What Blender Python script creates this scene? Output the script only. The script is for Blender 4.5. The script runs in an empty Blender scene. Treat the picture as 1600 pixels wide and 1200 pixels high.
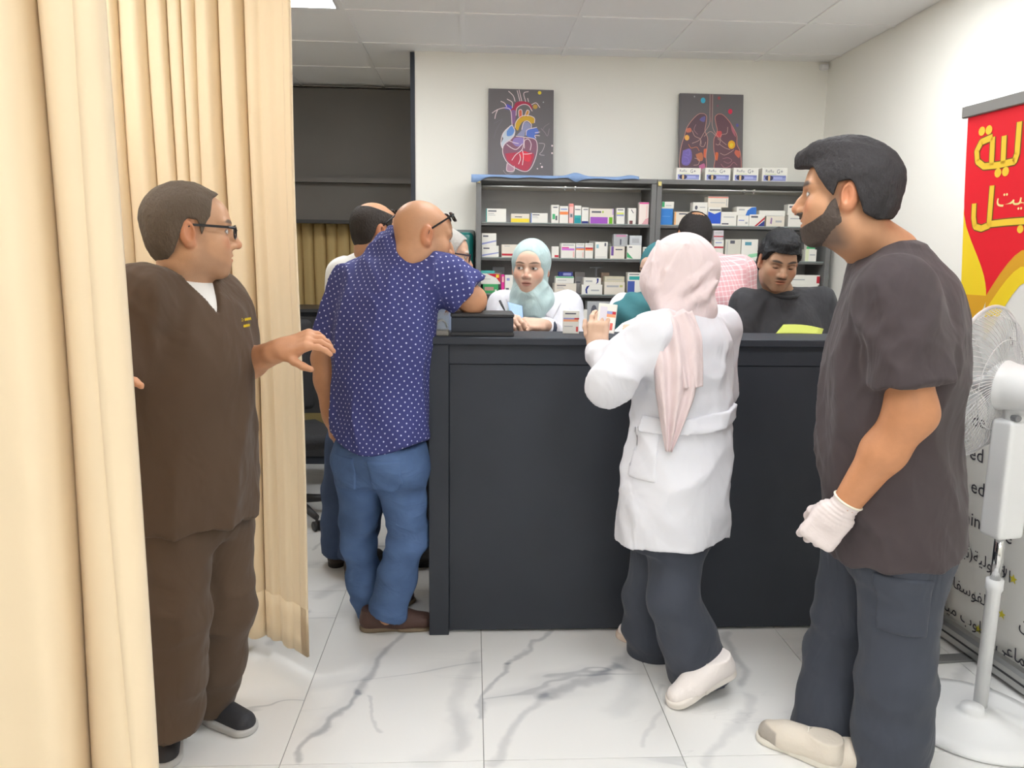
import bpy, math
import numpy as np
from mathutils import Vector, Matrix

# ------------------------------------------------------------------ camera, world, light level
SC = bpy.context.scene
COL = SC.collection
FPX, PITCH, YAW, ROLL = 1200.0, math.radians(9.3), math.radians(3.0), 0.0135
CAM = np.array([0.0, 0.0, 1.48])
_f = np.array([math.sin(YAW) * math.cos(PITCH), math.cos(YAW) * math.cos(PITCH), -math.sin(PITCH)])
_r0 = np.array([math.cos(YAW), -math.sin(YAW), 0.0]); _u0 = np.cross(_r0, _f)
_r = _r0 * math.cos(ROLL) + _u0 * math.sin(ROLL)
_u = -_r0 * math.sin(ROLL) + _u0 * math.cos(ROLL)
cd = bpy.data.cameras.new('camera'); cam = bpy.data.objects.new('camera', cd); COL.objects.link(cam)
cd.sensor_fit = 'HORIZONTAL'; cd.sensor_width = 36.0; cd.lens = 36.0 * FPX / 1600.0; cd.clip_start = 0.05
cam.matrix_world = Matrix(((_r[0], _u[0], -_f[0], CAM[0]), (_r[1], _u[1], -_f[1], CAM[1]), (_r[2], _u[2], -_f[2], CAM[2]), (0, 0, 0, 1)))
SC.camera = cam
SC.view_settings.view_transform = 'Standard'; SC.view_settings.look = 'None'
SC.view_settings.gamma = 1.0; SC.view_settings.use_curve_mapping = False
SC.view_settings.exposure = 0.0
SC.cycles.diffuse_bounces = 5; SC.cycles.glossy_bounces = 3; SC.cycles.transmission_bounces = 6; SC.cycles.max_bounces = 8
SC.cycles.adaptive_threshold = 0.02
w = bpy.data.worlds.new('world'); SC.world = w; w.use_nodes = True
w.node_tree.nodes['Background'].inputs[0].default_value = (1.0, 0.97, 0.93, 1)
w.node_tree.nodes['Background'].inputs[1].default_value = 0.05
PANEL_POWER = 21.0

def _ray(px, py): return _f + _r * (px - 800) / FPX + _u * (600 - py) / FPX
def at(px, py, Y):                      # the point of the photo at depth Y
    d = _ray(px, py); return CAM + d * (Y / d[1])
def atz(px, py, Z):                     # ... at height Z
    d = _ray(px, py); return CAM + d * ((Z - CAM[2]) / d[2])
V = lambda *a: np.array(a, float)
def nrm(v): v = np.asarray(v, float); return v / np.linalg.norm(v)
def smooth(a, b, x): t = np.clip((x - a) / (b - a), 0, 1); return t * t * (3 - 2 * t)
def srgb(r, g, b):
    c = np.array([r, g, b], float) / 255.0
    return tuple(np.where(c <= 0.04045, c / 12.92, ((c + 0.055) / 1.055) ** 2.4))

# ------------------------------------------------------------------ materials
MATS = {}
def mat(name, color=(0.8, 0.8, 0.8), rough=0.6, spec=0.4, metal=0.0, attr=False, bump=None, sheen=0.0, emit=None,
        alpha=None, trans=0.0, coat=0.0, var=None, translucent=0.0):
    """var = (scale, amount): noise variation of the colour. bump = (scale, strength, (sx,sy,sz))"""
    if name in MATS: return MATS[name]
    m = bpy.data.materials.new(name); m.use_nodes = True; MATS[name] = m
    nt = m.node_tree; N = nt.nodes; L = nt.links; b = N['Principled BSDF']
    b.inputs['Base Color'].default_value = (*color, 1)
    b.inputs['Roughness'].default_value = rough; b.inputs['Specular IOR Level'].default_value = spec
    b.inputs['Metallic'].default_value = metal; b.inputs['Sheen Weight'].default_value = sheen
    b.inputs['Coat Weight'].default_value = coat; b.inputs['Transmission Weight'].default_value = trans
    if alpha is not None: b.inputs['Alpha'].default_value = alpha
    if emit: b.inputs['Emission Color'].default_value = (*emit[0], 1); b.inputs['Emission Strength'].default_value = emit[1]
    src = None
    if attr:
        a = N.new('ShaderNodeAttribute'); a.attribute_name = 'Col'; src = a.outputs['Color']
    if var or bump:
        tc = N.new('ShaderNodeTexCoord')
    if var:
        n = N.new('ShaderNodeTexNoise'); n.inputs['Scale'].default_value = var[0]; n.inputs['Detail'].default_value = 4
        L.new(tc.outputs['Object'], n.inputs['Vector'])
        mr = N.new('ShaderNodeMapRange'); L.new(n.outputs['Fac'], mr.inputs[0])
        mr.inputs[1].default_value = 0.25; mr.inputs[2].default_value = 0.75
        mr.inputs[3].default_value = 1 - var[1]; mr.inputs[4].default_value = 1 + var[1]
        mx = N.new('ShaderNodeVectorMath'); mx.operation = 'SCALE'
        if src: L.new(src, mx.inputs[0])
        else: mx.inputs[0].default_value = color
        L.new(mr.outputs[0], mx.inputs['Scale']); src = mx.outputs[0]
    if src: L.new(src, b.inputs['Base Color'])
    if bump:
        mp = N.new('ShaderNodeMapping'); mp.inputs['Scale'].default_value = bump[2] if len(bump) > 2 else (1, 1, 1)
        L.new(tc.outputs['Object'], mp.inputs[0])
        n2 = N.new('ShaderNodeTexNoise'); n2.inputs['Scale'].default_value = bump[0]; n2.inputs['Detail'].default_value = 3
        n2.inputs['Distortion'].default_value = bump[3] if len(bump) > 3 else 0.6
        L.new(mp.outputs[0], n2.inputs['Vector'])
        bp = N.new('ShaderNodeBump'); bp.inputs['Strength'].default_value = bump[1]; bp.inputs['Distance'].default_value = bump[4] if len(bump) > 4 else 0.02
        L.new(n2.outputs['Fac'], bp.inputs['Height']); L.new(bp.outputs[0], b.inputs['Normal'])
    if translucent:
        out = N['Material Output']; tr = N.new('ShaderNodeBsdfTranslucent'); mixs = N.new('ShaderNodeMixShader')
        if src: L.new(src, tr.inputs[0])
        else: tr.inputs[0].default_value = (*color, 1)
        mixs.inputs[0].default_value = translucent
        L.new(b.outputs[0], mixs.inputs[1]); L.new(tr.outputs[0], mixs.inputs[2]); L.new(mixs.outputs[0], out.inputs[0])
    return m

# ------------------------------------------------------------------ objects
def link(name, me, material, parent=None, smooth_shade=False):
    o = bpy.data.objects.new(name, me); COL.objects.link(o)
    if material is not None: me.materials.append(material)
    if smooth_shade: me.shade_smooth()
    if parent is not None: o.parent = parent; 
    return o
def empty(name, loc=(0, 0, 0)):
    o = bpy.data.objects.new(name, None); COL.objects.link(o); o.location = tuple(loc); o.empty_display_size = 0.1
    return o
def tag(o, label=None, cat=None, group=None, kind=None):
    for k, v in (('label', label), ('category', cat), ('group', group), ('kind', kind)):
        if v: o[k] = v
    return o
def adopt(o, parent):                    # keep world placement when parenting to a moved Empty
    o.parent = parent; o.matrix_parent_inverse = Matrix.Translation(parent.location).inverted(); return o

class MB:                                # mesh collector: verts, faces and a colour for each face
    def __init__(s): s.v = []; s.f = []; s.c = []
    def add(s, vs, fs, c=None):
        b = len(s.v); s.v += [tuple(map(float, p)) for p in vs]; s.f += [tuple(i + b for i in f) for f in fs]; s.c += [c] * len(fs); return s
    def box(s, lo, hi, c=None, bev=0.0, M=None):
        x0, y0, z0 = lo; x1, y1, z1 = hi
        if bev <= 0:
            vs = [(x, y, z) for z in (z0, z1) for y in (y0, y1) for x in (x0, x1)]
            fs = [(0, 2, 3, 1), (4, 5, 7, 6), (0, 1, 5, 4), (2, 6, 7, 3), (0, 4, 6, 2), (1, 3, 7, 5)]
        else:                            # chamfered box
            vs = []; fs = []; idx = {}
            for ax in range(3):
                for sx in (0, 1):
                    for sy in (0, 1):
                        for sz in (0, 1):
                            sg = (sx, sy, sz); p = []
                            for k in range(3):
                                l, h = ((x0, x1), (y0, y1), (z0, z1))[k]
                                p.append((h if sg[k] else l) if k == ax else (h - bev if sg[k] else l + bev))
                            idx[(ax, sg)] = len(vs); vs.append(p)
            def quad(ax, s_):
                o1, o2 = [k for k in range(3) if k != ax]; q = []
                for a, b in ((0, 0), (1, 0), (1, 1), (0, 1)):
                    sg = [0, 0, 0]; sg[ax] = s_; sg[o1] = a; sg[o2] = b; q.append(idx[(ax, tuple(sg))])
                return q
            for ax in range(3):
                for s_ in (0, 1): fs.append(tuple(quad(ax, s_)))
            for ax in range(3):          # edges parallel to ax
                o1, o2 = [k for k in range(3) if k != ax]
                for a in (0, 1):
                    for b in (0, 1):
                        sg0 = [0, 0, 0]; sg0[o1] = a; sg0[o2] = b; sg1 = list(sg0); sg1[ax] = 1
                        fs.append((idx[(o1, tuple(sg0))], idx[(o1, tuple(sg1))], idx[(o2, tuple(sg1))], idx[(o2, tuple(sg0))]))
            for sx in (0, 1):
                for sy in (0, 1):
                    for sz in (0, 1): fs.append(tuple(idx[(ax, (sx, sy, sz))] for ax in range(3)))
        if M is not None: vs = [tuple(M @ Vector(p)) for p in vs]
        return s.add(vs, fs, c)
    def tube(s, pts, r, n=8, c=None, closed=False, cap=True, flat=1.0):
        P = np.array(pts, float); m = len(P); rr = np.broadcast_to(np.asarray(r, float), (m,))
        T = np.gradient(P, axis=0) if not closed else (np.roll(P, -1, 0) - np.roll(P, 1, 0))
        T /= np.linalg.norm(T, axis=1)[:, None] + 1e-12
        up = V(0, 0, 1) if abs(T[0, 2]) < 0.9 else V(1, 0, 0)
        nv = np.cross(T[0], up); nv /= np.linalg.norm(nv); vs = []
        for i in range(m):
            nv = nv - T[i] * (nv @ T[i]); nv /= np.linalg.norm(nv) + 1e-12; bv = np.cross(T[i], nv)
            for k in range(n):
                a = 2 * math.pi * k / n; vs.append(P[i] + rr[i] * (math.cos(a) * nv + flat * math.sin(a) * bv))
        fs = []
        for i in range(m if closed else m - 1):
            j = (i + 1) % m
            for k in range(n): fs.append((i * n + k, i * n + (k + 1) % n, j * n + (k + 1) % n, j * n + k))
        if cap and not closed: fs += [tuple(range(n - 1, -1, -1)), tuple(range((m - 1) * n, m * n))]
        return s.add(vs, fs, c)
    def lathe(s, prof, n=32, c=None, M=None):
        vs = []; fs = []
        for r, z in prof:
            for k in range(n):
                a = 2 * math.pi * k / n; vs.append((r * math.cos(a), r * math.sin(a), z))
        m = len(prof)
        for i in range(m - 1):
            for k in range(n): fs.append((i * n + k, i * n + (k + 1) % n, (i + 1) * n + (k + 1) % n, (i + 1) * n + k))
        fs += [tuple(range(n - 1, -1, -1)), tuple(range((m - 1) * n, m * n))]
        if M is not None: vs = [tuple(M @ Vector(p)) for p in vs]
        return s.add(vs, fs, c)
    def prism(s, poly, depth, M, c=None):  # polygon in local xy, extruded along local -z by depth (0 = flat)
        n = len(poly); vs = [tuple(M @ Vector((x, y, 0))) for x, y in poly]; fs = [tuple(range(n))]
        if depth:
            vs += [tuple(M @ Vector((x, y, -depth))) for x, y in poly]
            fs += [tuple(range(2 * n - 1, n - 1, -1))] + [(i, i + n, (i + 1) % n + n, (i + 1) % n) for i in range(n)]
        return s.add(vs, fs, c)
    def build(s, name, material, parent=None, smooth_shade=False, origin=None):
        me = bpy.data.meshes.new(name); vs = s.v
        if origin is not None: vs = [(p[0] - origin[0], p[1] - origin[1], p[2] - origin[2]) for p in vs]
        me.from_pydata(vs, [], s.f); me.update()
        if any(c is not None for c in s.c):
            a = me.color_attributes.new('Col', 'FLOAT_COLOR', 'CORNER'); k = []
            for f, c in zip(s.f, s.c): k += [*(c or (0.8, 0.8, 0.8)), 1.0] * len(f)
            a.data.foreach_set('color', k)
        o = link(name, me, material, None, smooth_shade)
        if origin is not None: o.location = tuple(origin)
        if parent is not None: adopt(o, parent)
        return o
def bx(name, lo, hi, material, parent=None, bev=0.0, c=None): return MB().box(lo, hi, c, bev).build(name, material, parent)

def text_mb(mb, body, M, size, c=None, lift=0.0, align='LEFT', sx=1.0):
    cu = bpy.data.curves.new('txt', 'FONT'); cu.body = body; cu.size = size; cu.align_x = align; cu.resolution_u = 2
    o = bpy.data.objects.new('txt', cu); COL.objects.link(o)
    me = bpy.data.meshes.new_from_object(o.evaluated_get(bpy.context.evaluated_depsgraph_get()))
    vs = [tuple(M @ Vector((v.co.x * sx, v.co.y, lift))) for v in me.vertices]; fs = [tuple(p.vertices) for p in me.polygons]
    mb.add(vs, fs, c); bpy.data.objects.remove(o); bpy.data.curves.remove(cu); bpy.data.meshes.remove(me)

# ------------------------------------------------------------------ implicit surfaces (cloth, bodies, hair)
class S:
    def __init__(s, f, lo, hi): s.f, s.lo, s.hi = f, np.asarray(lo, float), np.asarray(hi, float)
    def disp(s, g, m=0.01): return S(lambda P, f=s.f: f(P) + g(P), s.lo - m, s.hi + m)
    def off(s, d): return S(lambda P, f=s.f: f(P) - d, s.lo - d, s.hi + d)
    def cut(s, p, n):                    # removes the side the normal points to
        p = np.asarray(p, float); n = nrm(n); return S(lambda P, f=s.f: np.maximum(f(P), (P - p) @ n), s.lo, s.hi)
    def cutf(s, g): return S(lambda P, f=s.f: np.maximum(f(P), g(P)), s.lo, s.hi)
    def sub(s, b, k=0.0):
        if k <= 0: return S(lambda P, f=s.f: np.maximum(f(P), -b.f(P)), s.lo, s.hi)
        return S(lambda P, f=s.f: -_smin(-f(P), b.f(P), k), s.lo, s.hi)
def _smin(a, b, k):
    h = np.maximum(k - np.abs(a - b), 0) / k; return np.minimum(a, b) - h * h * k * 0.25
def U(k, *ss):
    def f(P):
        d = ss[0].f(P)
        for s in ss[1:]: d = _smin(d, s.f(P), k) if k > 0 else np.minimum(d, s.f(P))
        return d
    return S(f, np.min([s.lo for s in ss], 0) - k * 0.3, np.max([s.hi for s in ss], 0) + k * 0.3)
def RC(a, b, ra, rb=None):
    a = np.asarray(a, float); b = np.asarray(b, float); rb = ra if rb is None else rb; ab = b - a; L2 = ab @ ab + 1e-12; R = max(ra, rb)
    def f(P):
        q = P - a; t = np.clip(q @ ab / L2, 0, 1); return np.linalg.norm(q - t[:, None] * ab, axis=1) - (ra + (rb - ra) * t)
    return S(f, np.minimum(a, b) - R, np.maximum(a, b) + R)
def CH(pts, rs, k=0.02): return U(k, *[RC(pts[i], pts[i + 1], rs[i], rs[i + 1]) for i in range(len(pts) - 1)])
def EL(c, r, M=None):
    c = np.asarray(c, float); r = np.asarray(r, float); R = r.max() if M is not None else r
    def f(P):
        q = P - c
        if M is not None: q = q @ M
        k0 = np.linalg.norm(q / r, axis=1); k1 = np.linalg.norm(q / (r * r), axis=1) + 1e-9; return k0 * (k0 - 1) / k1
    return S(f, c - R, c + R)
def BX(c, h, M, rad):
    c = np.asarray(c, float); h = np.asarray(h, float) - rad; R = np.linalg.norm(h) + rad
    def f(P):
        q = np.abs((P - c) @ M) - h; return np.linalg.norm(np.maximum(q, 0), axis=1) + np.minimum(q.max(1), 0) - rad
    return S(f, c - R, c + R)
def frame(fwd, up=(0, 0, 1)):            # columns: right, forward, up
    y = nrm(fwd); x = nrm(np.cross(y, up)); z = np.cross(x, y); return np.stack([x, y, z], 1)
def LOFT(st, fwd):
    """st: (centre, half width, half depth front, half depth back); ellipse rings along a spine facing fwd"""
    C = np.array([s[0] for s in st], float); W = np.array([s[1:4] for s in st], float)
    a = nrm(C[-1] - C[0]); T = (C - C[0]) @ a
    ts = np.linspace(T[0], T[-1], 48)
    def cr(y):                           # cubic (Catmull-Rom) resampling
        m = np.gradient(y, T, axis=0); out = np.empty((48,) + y.shape[1:])
        for i, t in enumerate(ts):
            k = min(max(np.searchsorted(T, t) - 1, 0), len(T) - 2); h = T[k + 1] - T[k]; u = (t - T[k]) / h
            out[i] = (2*u**3-3*u**2+1)*y[k] + (u**3-2*u**2+u)*h*m[k] + (-2*u**3+3*u**2)*y[k+1] + (u**3-u**2)*h*m[k+1]
        return out
    Cs, Ws = cr(C), cr(W); R = nrm(np.cross(fwd, a)); F = np.cross(a, R)
    def f(P):
        t0 = (P - C[0]) @ a; t = np.clip(t0, ts[0], ts[-1])
        c = np.stack([np.interp(t, ts, Cs[:, k]) for k in range(3)], 1); q = P - c
        u = q @ R; v = q @ F; w_ = np.interp(t, ts, Ws[:, 0])
        d_ = np.where(v > 0, np.interp(t, ts, Ws[:, 1]), np.interp(t, ts, Ws[:, 2]))
        k0 = np.sqrt((u / w_) ** 2 + (v / d_) ** 2); k1 = np.sqrt((u / w_ ** 2) ** 2 + (v / d_ ** 2) ** 2) + 1e-9
        d = np.where(k0 < 0.2, -np.minimum(w_, d_) * (1 - k0), k0 * (k0 - 1) / k1); e = np.abs(t0 - t)
        return np.where(e > 0, np.hypot(np.maximum(d, 0), e), np.maximum(d, -np.minimum(t0 - T[0], T[-1] - t0)))
    m = W.max()
    return S(f, C.min(0) - m, C.max(0) + m)
def nz(P, sc, seed=0, n=4):              # cheap smooth noise, about -1..1
    rs = np.random.RandomState(seed); o = 0
    Q = P * np.asarray(sc, float)
    for i in range(n):
        d = rs.normal(size=3); d /= np.linalg.norm(d); fr = 0.7 + 0.9 * rs.rand(); e = rs.normal(size=3); e /= np.linalg.norm(e)
        o = o + np.sin(Q @ d * fr * 6.28 + rs.rand() * 6.28 + 1.3 * np.sin(Q @ e * 4.1 + rs.rand() * 6.28))
    return o / n
def ridge(P, sc, seed=0): return 1 - 2 * np.abs(nz(P, sc, seed, 3))
def net(s, h):
    """surface nets; returns vertices and quads"""
    lo = s.lo - 3 * h; nb = np.ceil((s.hi - s.lo + 6 * h) / (4 * h)).astype(int) + 1; B = 4
    ci = np.stack(np.meshgrid(*[np.arange(n) for n in nb], indexing='ij'), -1).reshape(-1, 3)
    cd_ = s.f(lo + (ci * B + 1.5) * h)
    act = np.abs(cd_) < 4.6 * h * 1.25 + 0.006
    vals = np.repeat(np.repeat(np.repeat(cd_.reshape(nb), B, 0), B, 1), B, 2).astype(np.float32)
    off = np.stack(np.meshgrid(*[np.arange(B)] * 3, indexing='ij'), -1).reshape(-1, 3)
    A = ci[act]
    for k in range(0, len(A), 4000):
        idx = (A[k:k + 4000, None, :] * B + off[None]).reshape(-1, 3)
        vals[idx[:, 0], idx[:, 1], idx[:, 2]] = s.f(lo + idx * h)
    ins = vals < 0; cnt = np.zeros(tuple(np.array(vals.shape) - 1), np.int8)
    cs = [(i, j, k) for i in (0, 1) for j in (0, 1) for k in (0, 1)]
    sl = lambda c: tuple(slice(c[a], vals.shape[a] - 1 + c[a]) for a in range(3))
    for c in cs: cnt += ins[sl(c)]
    cell = np.argwhere((cnt > 0) & (cnt < 8)); acc = np.zeros((len(cell), 3)); num = np.zeros(len(cell))
    cv = {c: vals[cell[:, 0] + c[0], cell[:, 1] + c[1], cell[:, 2] + c[2]] for c in cs}
    for c in cs:
        for a in range(3):
            if c[a] == 0:
                d = list(c); d[a] = 1; d = tuple(d); v0, v1 = cv[c], cv[d]; x = (v0 < 0) != (v1 < 0)
                t = np.where(x, v0 / np.where(x, v0 - v1, 1), 0); p = np.zeros((len(cell), 3)); p += c; p[:, a] = t
                acc += p * x[:, None]; num += x
    vert = lo + (cell + acc / num[:, None]) * h
    ids = np.full(cnt.shape, -1, np.int32); ids[cell[:, 0], cell[:, 1], cell[:, 2]] = np.arange(len(cell)); quads = []
    for a in range(3):
        b, c = (a + 1) % 3, (a + 2) % 3
        s0 = [slice(None)] * 3; s1 = [slice(None)] * 3; s0[a] = slice(0, -1); s1[a] = slice(1, None)
        e = np.argwhere(ins[tuple(s0)] != ins[tuple(s1)]); e = e[(e[:, b] > 0) & (e[:, c] > 0)]
        e = e[(e[:, b] < cnt.shape[b]) & (e[:, c] < cnt.shape[c])]
        flip = ins[e[:, 0], e[:, 1], e[:, 2]]; q = []
        for db, dc in ((-1, -1), (0, -1), (0, 0), (-1, 0)):
            x = e.copy(); x[:, b] += db; x[:, c] += dc; q.append(ids[x[:, 0], x[:, 1], x[:, 2]])
        q = np.stack(q, 1); q[~flip] = q[~flip][:, ::-1]; quads.append(q)
    q = np.concatenate(quads); return vert, q[(q >= 0).all(1)]
def soft(v, q, it):
    for _ in range(it):
        a = np.zeros_like(v); n = np.zeros(len(v))
        for i in range(4):
            j = (i + 1) % 4; np.add.at(a, q[:, i], v[q[:, j]]); np.add.at(n, q[:, i], 1); np.add.at(a, q[:, j], v[q[:, i]]); np.add.at(n, q[:, j], 1)
        v = v * 0.5 + 0.5 * a / np.maximum(n, 1)[:, None]
    return v
def surf(name, s, h, material, parent=None, color=None, it=1):
    """one or several implicit shapes (list of (S, h, colour fn)) as one mesh object"""
    parts = s if isinstance(s, list) else [(s, h, color)]
    vs, qs, cs, b = [], [], [], 0
    for sh, hh, cf in parts:
        v, q = net(sh, hh)
        if it: v = soft(v, q, it)
        vs.append(v); qs.append(q + b); b += len(v)
        cs.append(cf(v) if cf is not None else np.full((len(v), 3), 0.5))
    v = np.concatenate(vs); q = np.concatenate(qs); me = bpy.data.meshes.new(name)
    org = np.array(parent.location) if parent is not None else np.zeros(3)
    me.vertices.add(len(v)); me.vertices.foreach_set('co', (v - org).astype(np.float32).ravel())
    me.loops.add(q.size); me.loops.foreach_set('vertex_index', q.astype(np.int32).ravel())
    me.polygons.add(len(q)); me.polygons.foreach_set('loop_start', np.arange(0, q.size, 4, dtype=np.int32))
    me.update(calc_edges=True); me.validate()
    if any(p[2] is not None for p in parts):
        a = me.color_attributes.new('Col', 'FLOAT_COLOR', 'POINT')
        a.data.foreach_set('color', np.concatenate([np.concatenate(cs), np.ones((len(v), 1))], 1).astype(np.float32).ravel())
    return link(name, me, material, parent, True)
# ------------------------------------------------------------------ room shell
XR, YB, ZC = 2.20, 4.92, 2.70
XL, YF, YN = -2.46, -2.2, 6.10
m_wall = mat('wall_paint', srgb(241, 239, 231), 0.75, 0.2, bump=(180, 0.03))
m_grout = mat('grout', srgb(150, 148, 146), 0.9, 0.1)
m_dark = mat('dark_laminate', (0.037, 0.042, 0.053), 0.5, 0.25, var=(3.0, 0.10), bump=(120, 0.02))
m_darkgrey = mat('dark_grey_panel', (0.14, 0.13, 0.118), 0.5, 0.3, var=(2.0, 0.08))
m_steel = mat('brushed_metal', (0.55, 0.55, 0.54), 0.32, 0.5, metal=0.9)
m_chrome = mat('chrome', (0.75, 0.75, 0.75), 0.12, 0.5, metal=1.0)
m_white = mat('white_plastic', (0.83, 0.83, 0.83), 0.35, 0.4)
m_black = mat('black_plastic', (0.04, 0.04, 0.043), 0.4, 0.4)
m_acryl = mat('clear_acrylic', (0.9, 0.93, 0.93), 0.05, 0.5, trans=0.92, alpha=0.55)
m_carton = mat('printed_carton', attr=True, rough=0.5, spec=0.3)
m_print = mat('flat_print', attr=True, rough=0.55, spec=0.3)

def marble():
    m = bpy.data.materials.new('marble_tile'); m.use_nodes = True; nt = m.node_tree; N = nt.nodes; L = nt.links; b = N['Principled BSDF']
    b.inputs['Roughness'].default_value = 0.16; b.inputs['Specular IOR Level'].default_value = 0.45
    geo = N.new('ShaderNodeNewGeometry'); oi = N.new('ShaderNodeObjectInfo')
    off = N.new('ShaderNodeVectorMath'); off.operation = 'SCALE'; L.new(oi.outputs['Random'], off.inputs['Scale']); off.inputs[0].default_value = (3.1, 5.7, 0)
    ad = N.new('ShaderNodeVectorMath'); L.new(geo.outputs['Position'], ad.inputs[0]); L.new(off.outputs[0], ad.inputs[1])
    mp = N.new('ShaderNodeMapping'); mp.inputs['Rotation'].default_value = (0, 0, math.radians(-62)); mp.inputs['Scale'].default_value = (0.55, 1.75, 1)
    mpr = N.new('ShaderNodeMapping'); mpr.inputs['Rotation'].default_value = (0, 0, 0)
    L.new(ad.outputs[0], mp.inputs[0])
    def vein(scale, dist, wid, detail=6):
        n = N.new('ShaderNodeTexNoise'); n.inputs['Scale'].default_value = scale; n.inputs['Detail'].default_value = detail
        n.inputs['Roughness'].default_value = 0.55; n.inputs['Distortion'].default_value = dist; L.new(mp.outputs[0], n.inputs['Vector'])
        s1 = N.new('ShaderNodeMath'); s1.operation = 'SUBTRACT'; L.new(n.outputs['Fac'], s1.inputs[0]); s1.inputs[1].default_value = 0.5
        ab = N.new('ShaderNodeMath'); ab.operation = 'ABSOLUTE'; L.new(s1.outputs[0], ab.inputs[0])
        mr = N.new('ShaderNodeMapRange'); mr.interpolation_type = 'SMOOTHSTEP'; L.new(ab.outputs[0], mr.inputs[0])
        mr.inputs[1].default_value = 0.0; mr.inputs[2].default_value = wid; mr.inputs[3].default_value = 1; mr.inputs[4].default_value = 0
        return mr.outputs[0]
    def mask(scale, lo, hi):
        n = N.new('ShaderNodeTexNoise'); n.inputs['Scale'].default_value = scale; n.inputs['Detail'].default_value = 2; L.new(ad.outputs[0], n.inputs['Vector'])
        mr = N.new('ShaderNodeMapRange'); L.new(n.outputs['Fac'], mr.inputs[0]); mr.inputs[1].default_value = lo; mr.inputs[2].default_value = hi
        return mr.outputs[0]
    def mul(a, b_, k=None):
        x = N.new('ShaderNodeMath'); x.operation = 'MULTIPLY'; L.new(a, x.inputs[0])
        if k is None: L.new(b_, x.inputs[1])
        else: x.inputs[1].default_value = k
        return x.outputs[0]
    def add(a, b_):
        x = N.new('ShaderNodeMath'); x.operation = 'ADD'; x.use_clamp = True; L.new(a, x.inputs[0]); L.new(b_, x.inputs[1]); return x.outputs[0]
    v1 = mul(mul(vein(0.72, 0.55, 0.008, 4), mask(1.1, 0.45, 0.58)), None, 0.8); v2 = mul(mul(vein(0.72, 0.55, 0.055, 4), mask(1.7, 0.46, 0.62)), None, 0.40)
    v3 = mul(mul(vein(1.9, 1.0, 0.009, 4), mask(1.5, 0.55, 0.68)), None, 0.5)
    def wnoise(scale, amp, src):
        n = N.new('ShaderNodeTexNoise'); n.inputs['Scale'].default_value = scale; n.inputs['Detail'].default_value = 3; L.new(geo.outputs['Position'], n.inputs['Vector'])
        s1 = N.new('ShaderNodeVectorMath'); s1.operation = 'SUBTRACT'; L.new(n.outputs['Color'], s1.inputs[0]); s1.inputs[1].default_value = (0.5, 0.5, 0.5)
        s2 = N.new('ShaderNodeVectorMath'); s2.operation = 'MULTIPLY'; L.new(s1.outputs[0], s2.inputs[0]); s2.inputs[1].default_value = (amp, amp, 0)
        s3 = N.new('ShaderNodeVectorMath'); L.new(src, s3.inputs[0]); L.new(s2.outputs[0], s3.inputs[1]); return s3.outputs[0]
    wp = wnoise(9.0, 0.07, wnoise(2.6, 0.22, geo.outputs['Position']))
    def seg(p, q, wid, k):
        a = atz(*p, 0); b_ = atz(*q, 0); d = b_ - a; l2 = float(d @ d)
        s1 = N.new('ShaderNodeVectorMath'); s1.operation = 'SUBTRACT'; L.new(wp, s1.inputs[0]); s1.inputs[1].default_value = tuple(a)
        dt = N.new('ShaderNodeVectorMath'); dt.operation = 'DOT_PRODUCT'; L.new(s1.outputs[0], dt.inputs[0]); dt.inputs[1].default_value = tuple(d / l2)
        cl = N.new('ShaderNodeClamp'); L.new(dt.outputs['Value'], cl.inputs[0])
        sc_ = N.new('ShaderNodeVectorMath'); sc_.operation = 'SCALE'; sc_.inputs[0].default_value = tuple(d); L.new(cl.outputs[0], sc_.inputs['Scale'])
        df = N.new('ShaderNodeVectorMath'); df.operation = 'DISTANCE'; L.new(s1.outputs[0], df.inputs[0]); L.new(sc_.outputs[0], df.inputs[1])
        mr = N.new('ShaderNodeMapRange'); mr.interpolation_type = 'SMOOTHSTEP'; L.new(df.outputs['Value'], mr.inputs[0]); mr.inputs[1].default_value = wid * 0.1; mr.inputs[2].default_value = wid
        mr.inputs[3].default_value = k; mr.inputs[4].default_value = 0; return mr.outputs[0]
    t = mul(add(add(v1, v2), v3), None, 0.55)
    for p, q, wd_, k in (((470, 1185), (560, 1085), .020, .55), ((560, 1085), (630, 985), .030, .45), ((500, 1150), (600, 1020), .06, .16), ((575, 1090), (590, 1140), .012, .3), ((700, 1165), (745, 1025), .045, .22), ((660, 1190), (720, 1120), .07, .14),
                         ((750, 1120), (800, 1040), .018, .5), ((800, 1040), (860, 985), .016, .45), ((760, 1190), (850, 1095), .030, .34), ((850, 1095), (960, 1040), .034, .42), ((960, 1040), (1000, 985), .05, .36), ((960, 1110), (990, 1020), .07, .20), ((1000, 1170), (1030, 1070), .016, .22),
                         ((1140, 985), (1165, 1060), .03, .40), ((1110, 1190), (1180, 1080), .03, .25), ((490, 860), (560, 790), .02, .35), ((500, 935), (560, 905), .06, .25), ((420, 1010), (480, 960), .03, .3), ((1480, 1080), (1560, 1000), .03, .3)):
        t = add(t, seg(p, q, wd_, k))
    mx = N.new('ShaderNodeMix'); mx.data_type = 'RGBA'; L.new(t, mx.inputs['Factor'])
    mx.inputs['A'].default_value = (*srgb(232, 231, 229), 1); mx.inputs['B'].default_value = (*srgb(150, 152, 158), 1)
    L.new(mx.outputs['Result'], b.inputs['Base Color']); return m
m_marble = marble()

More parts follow.
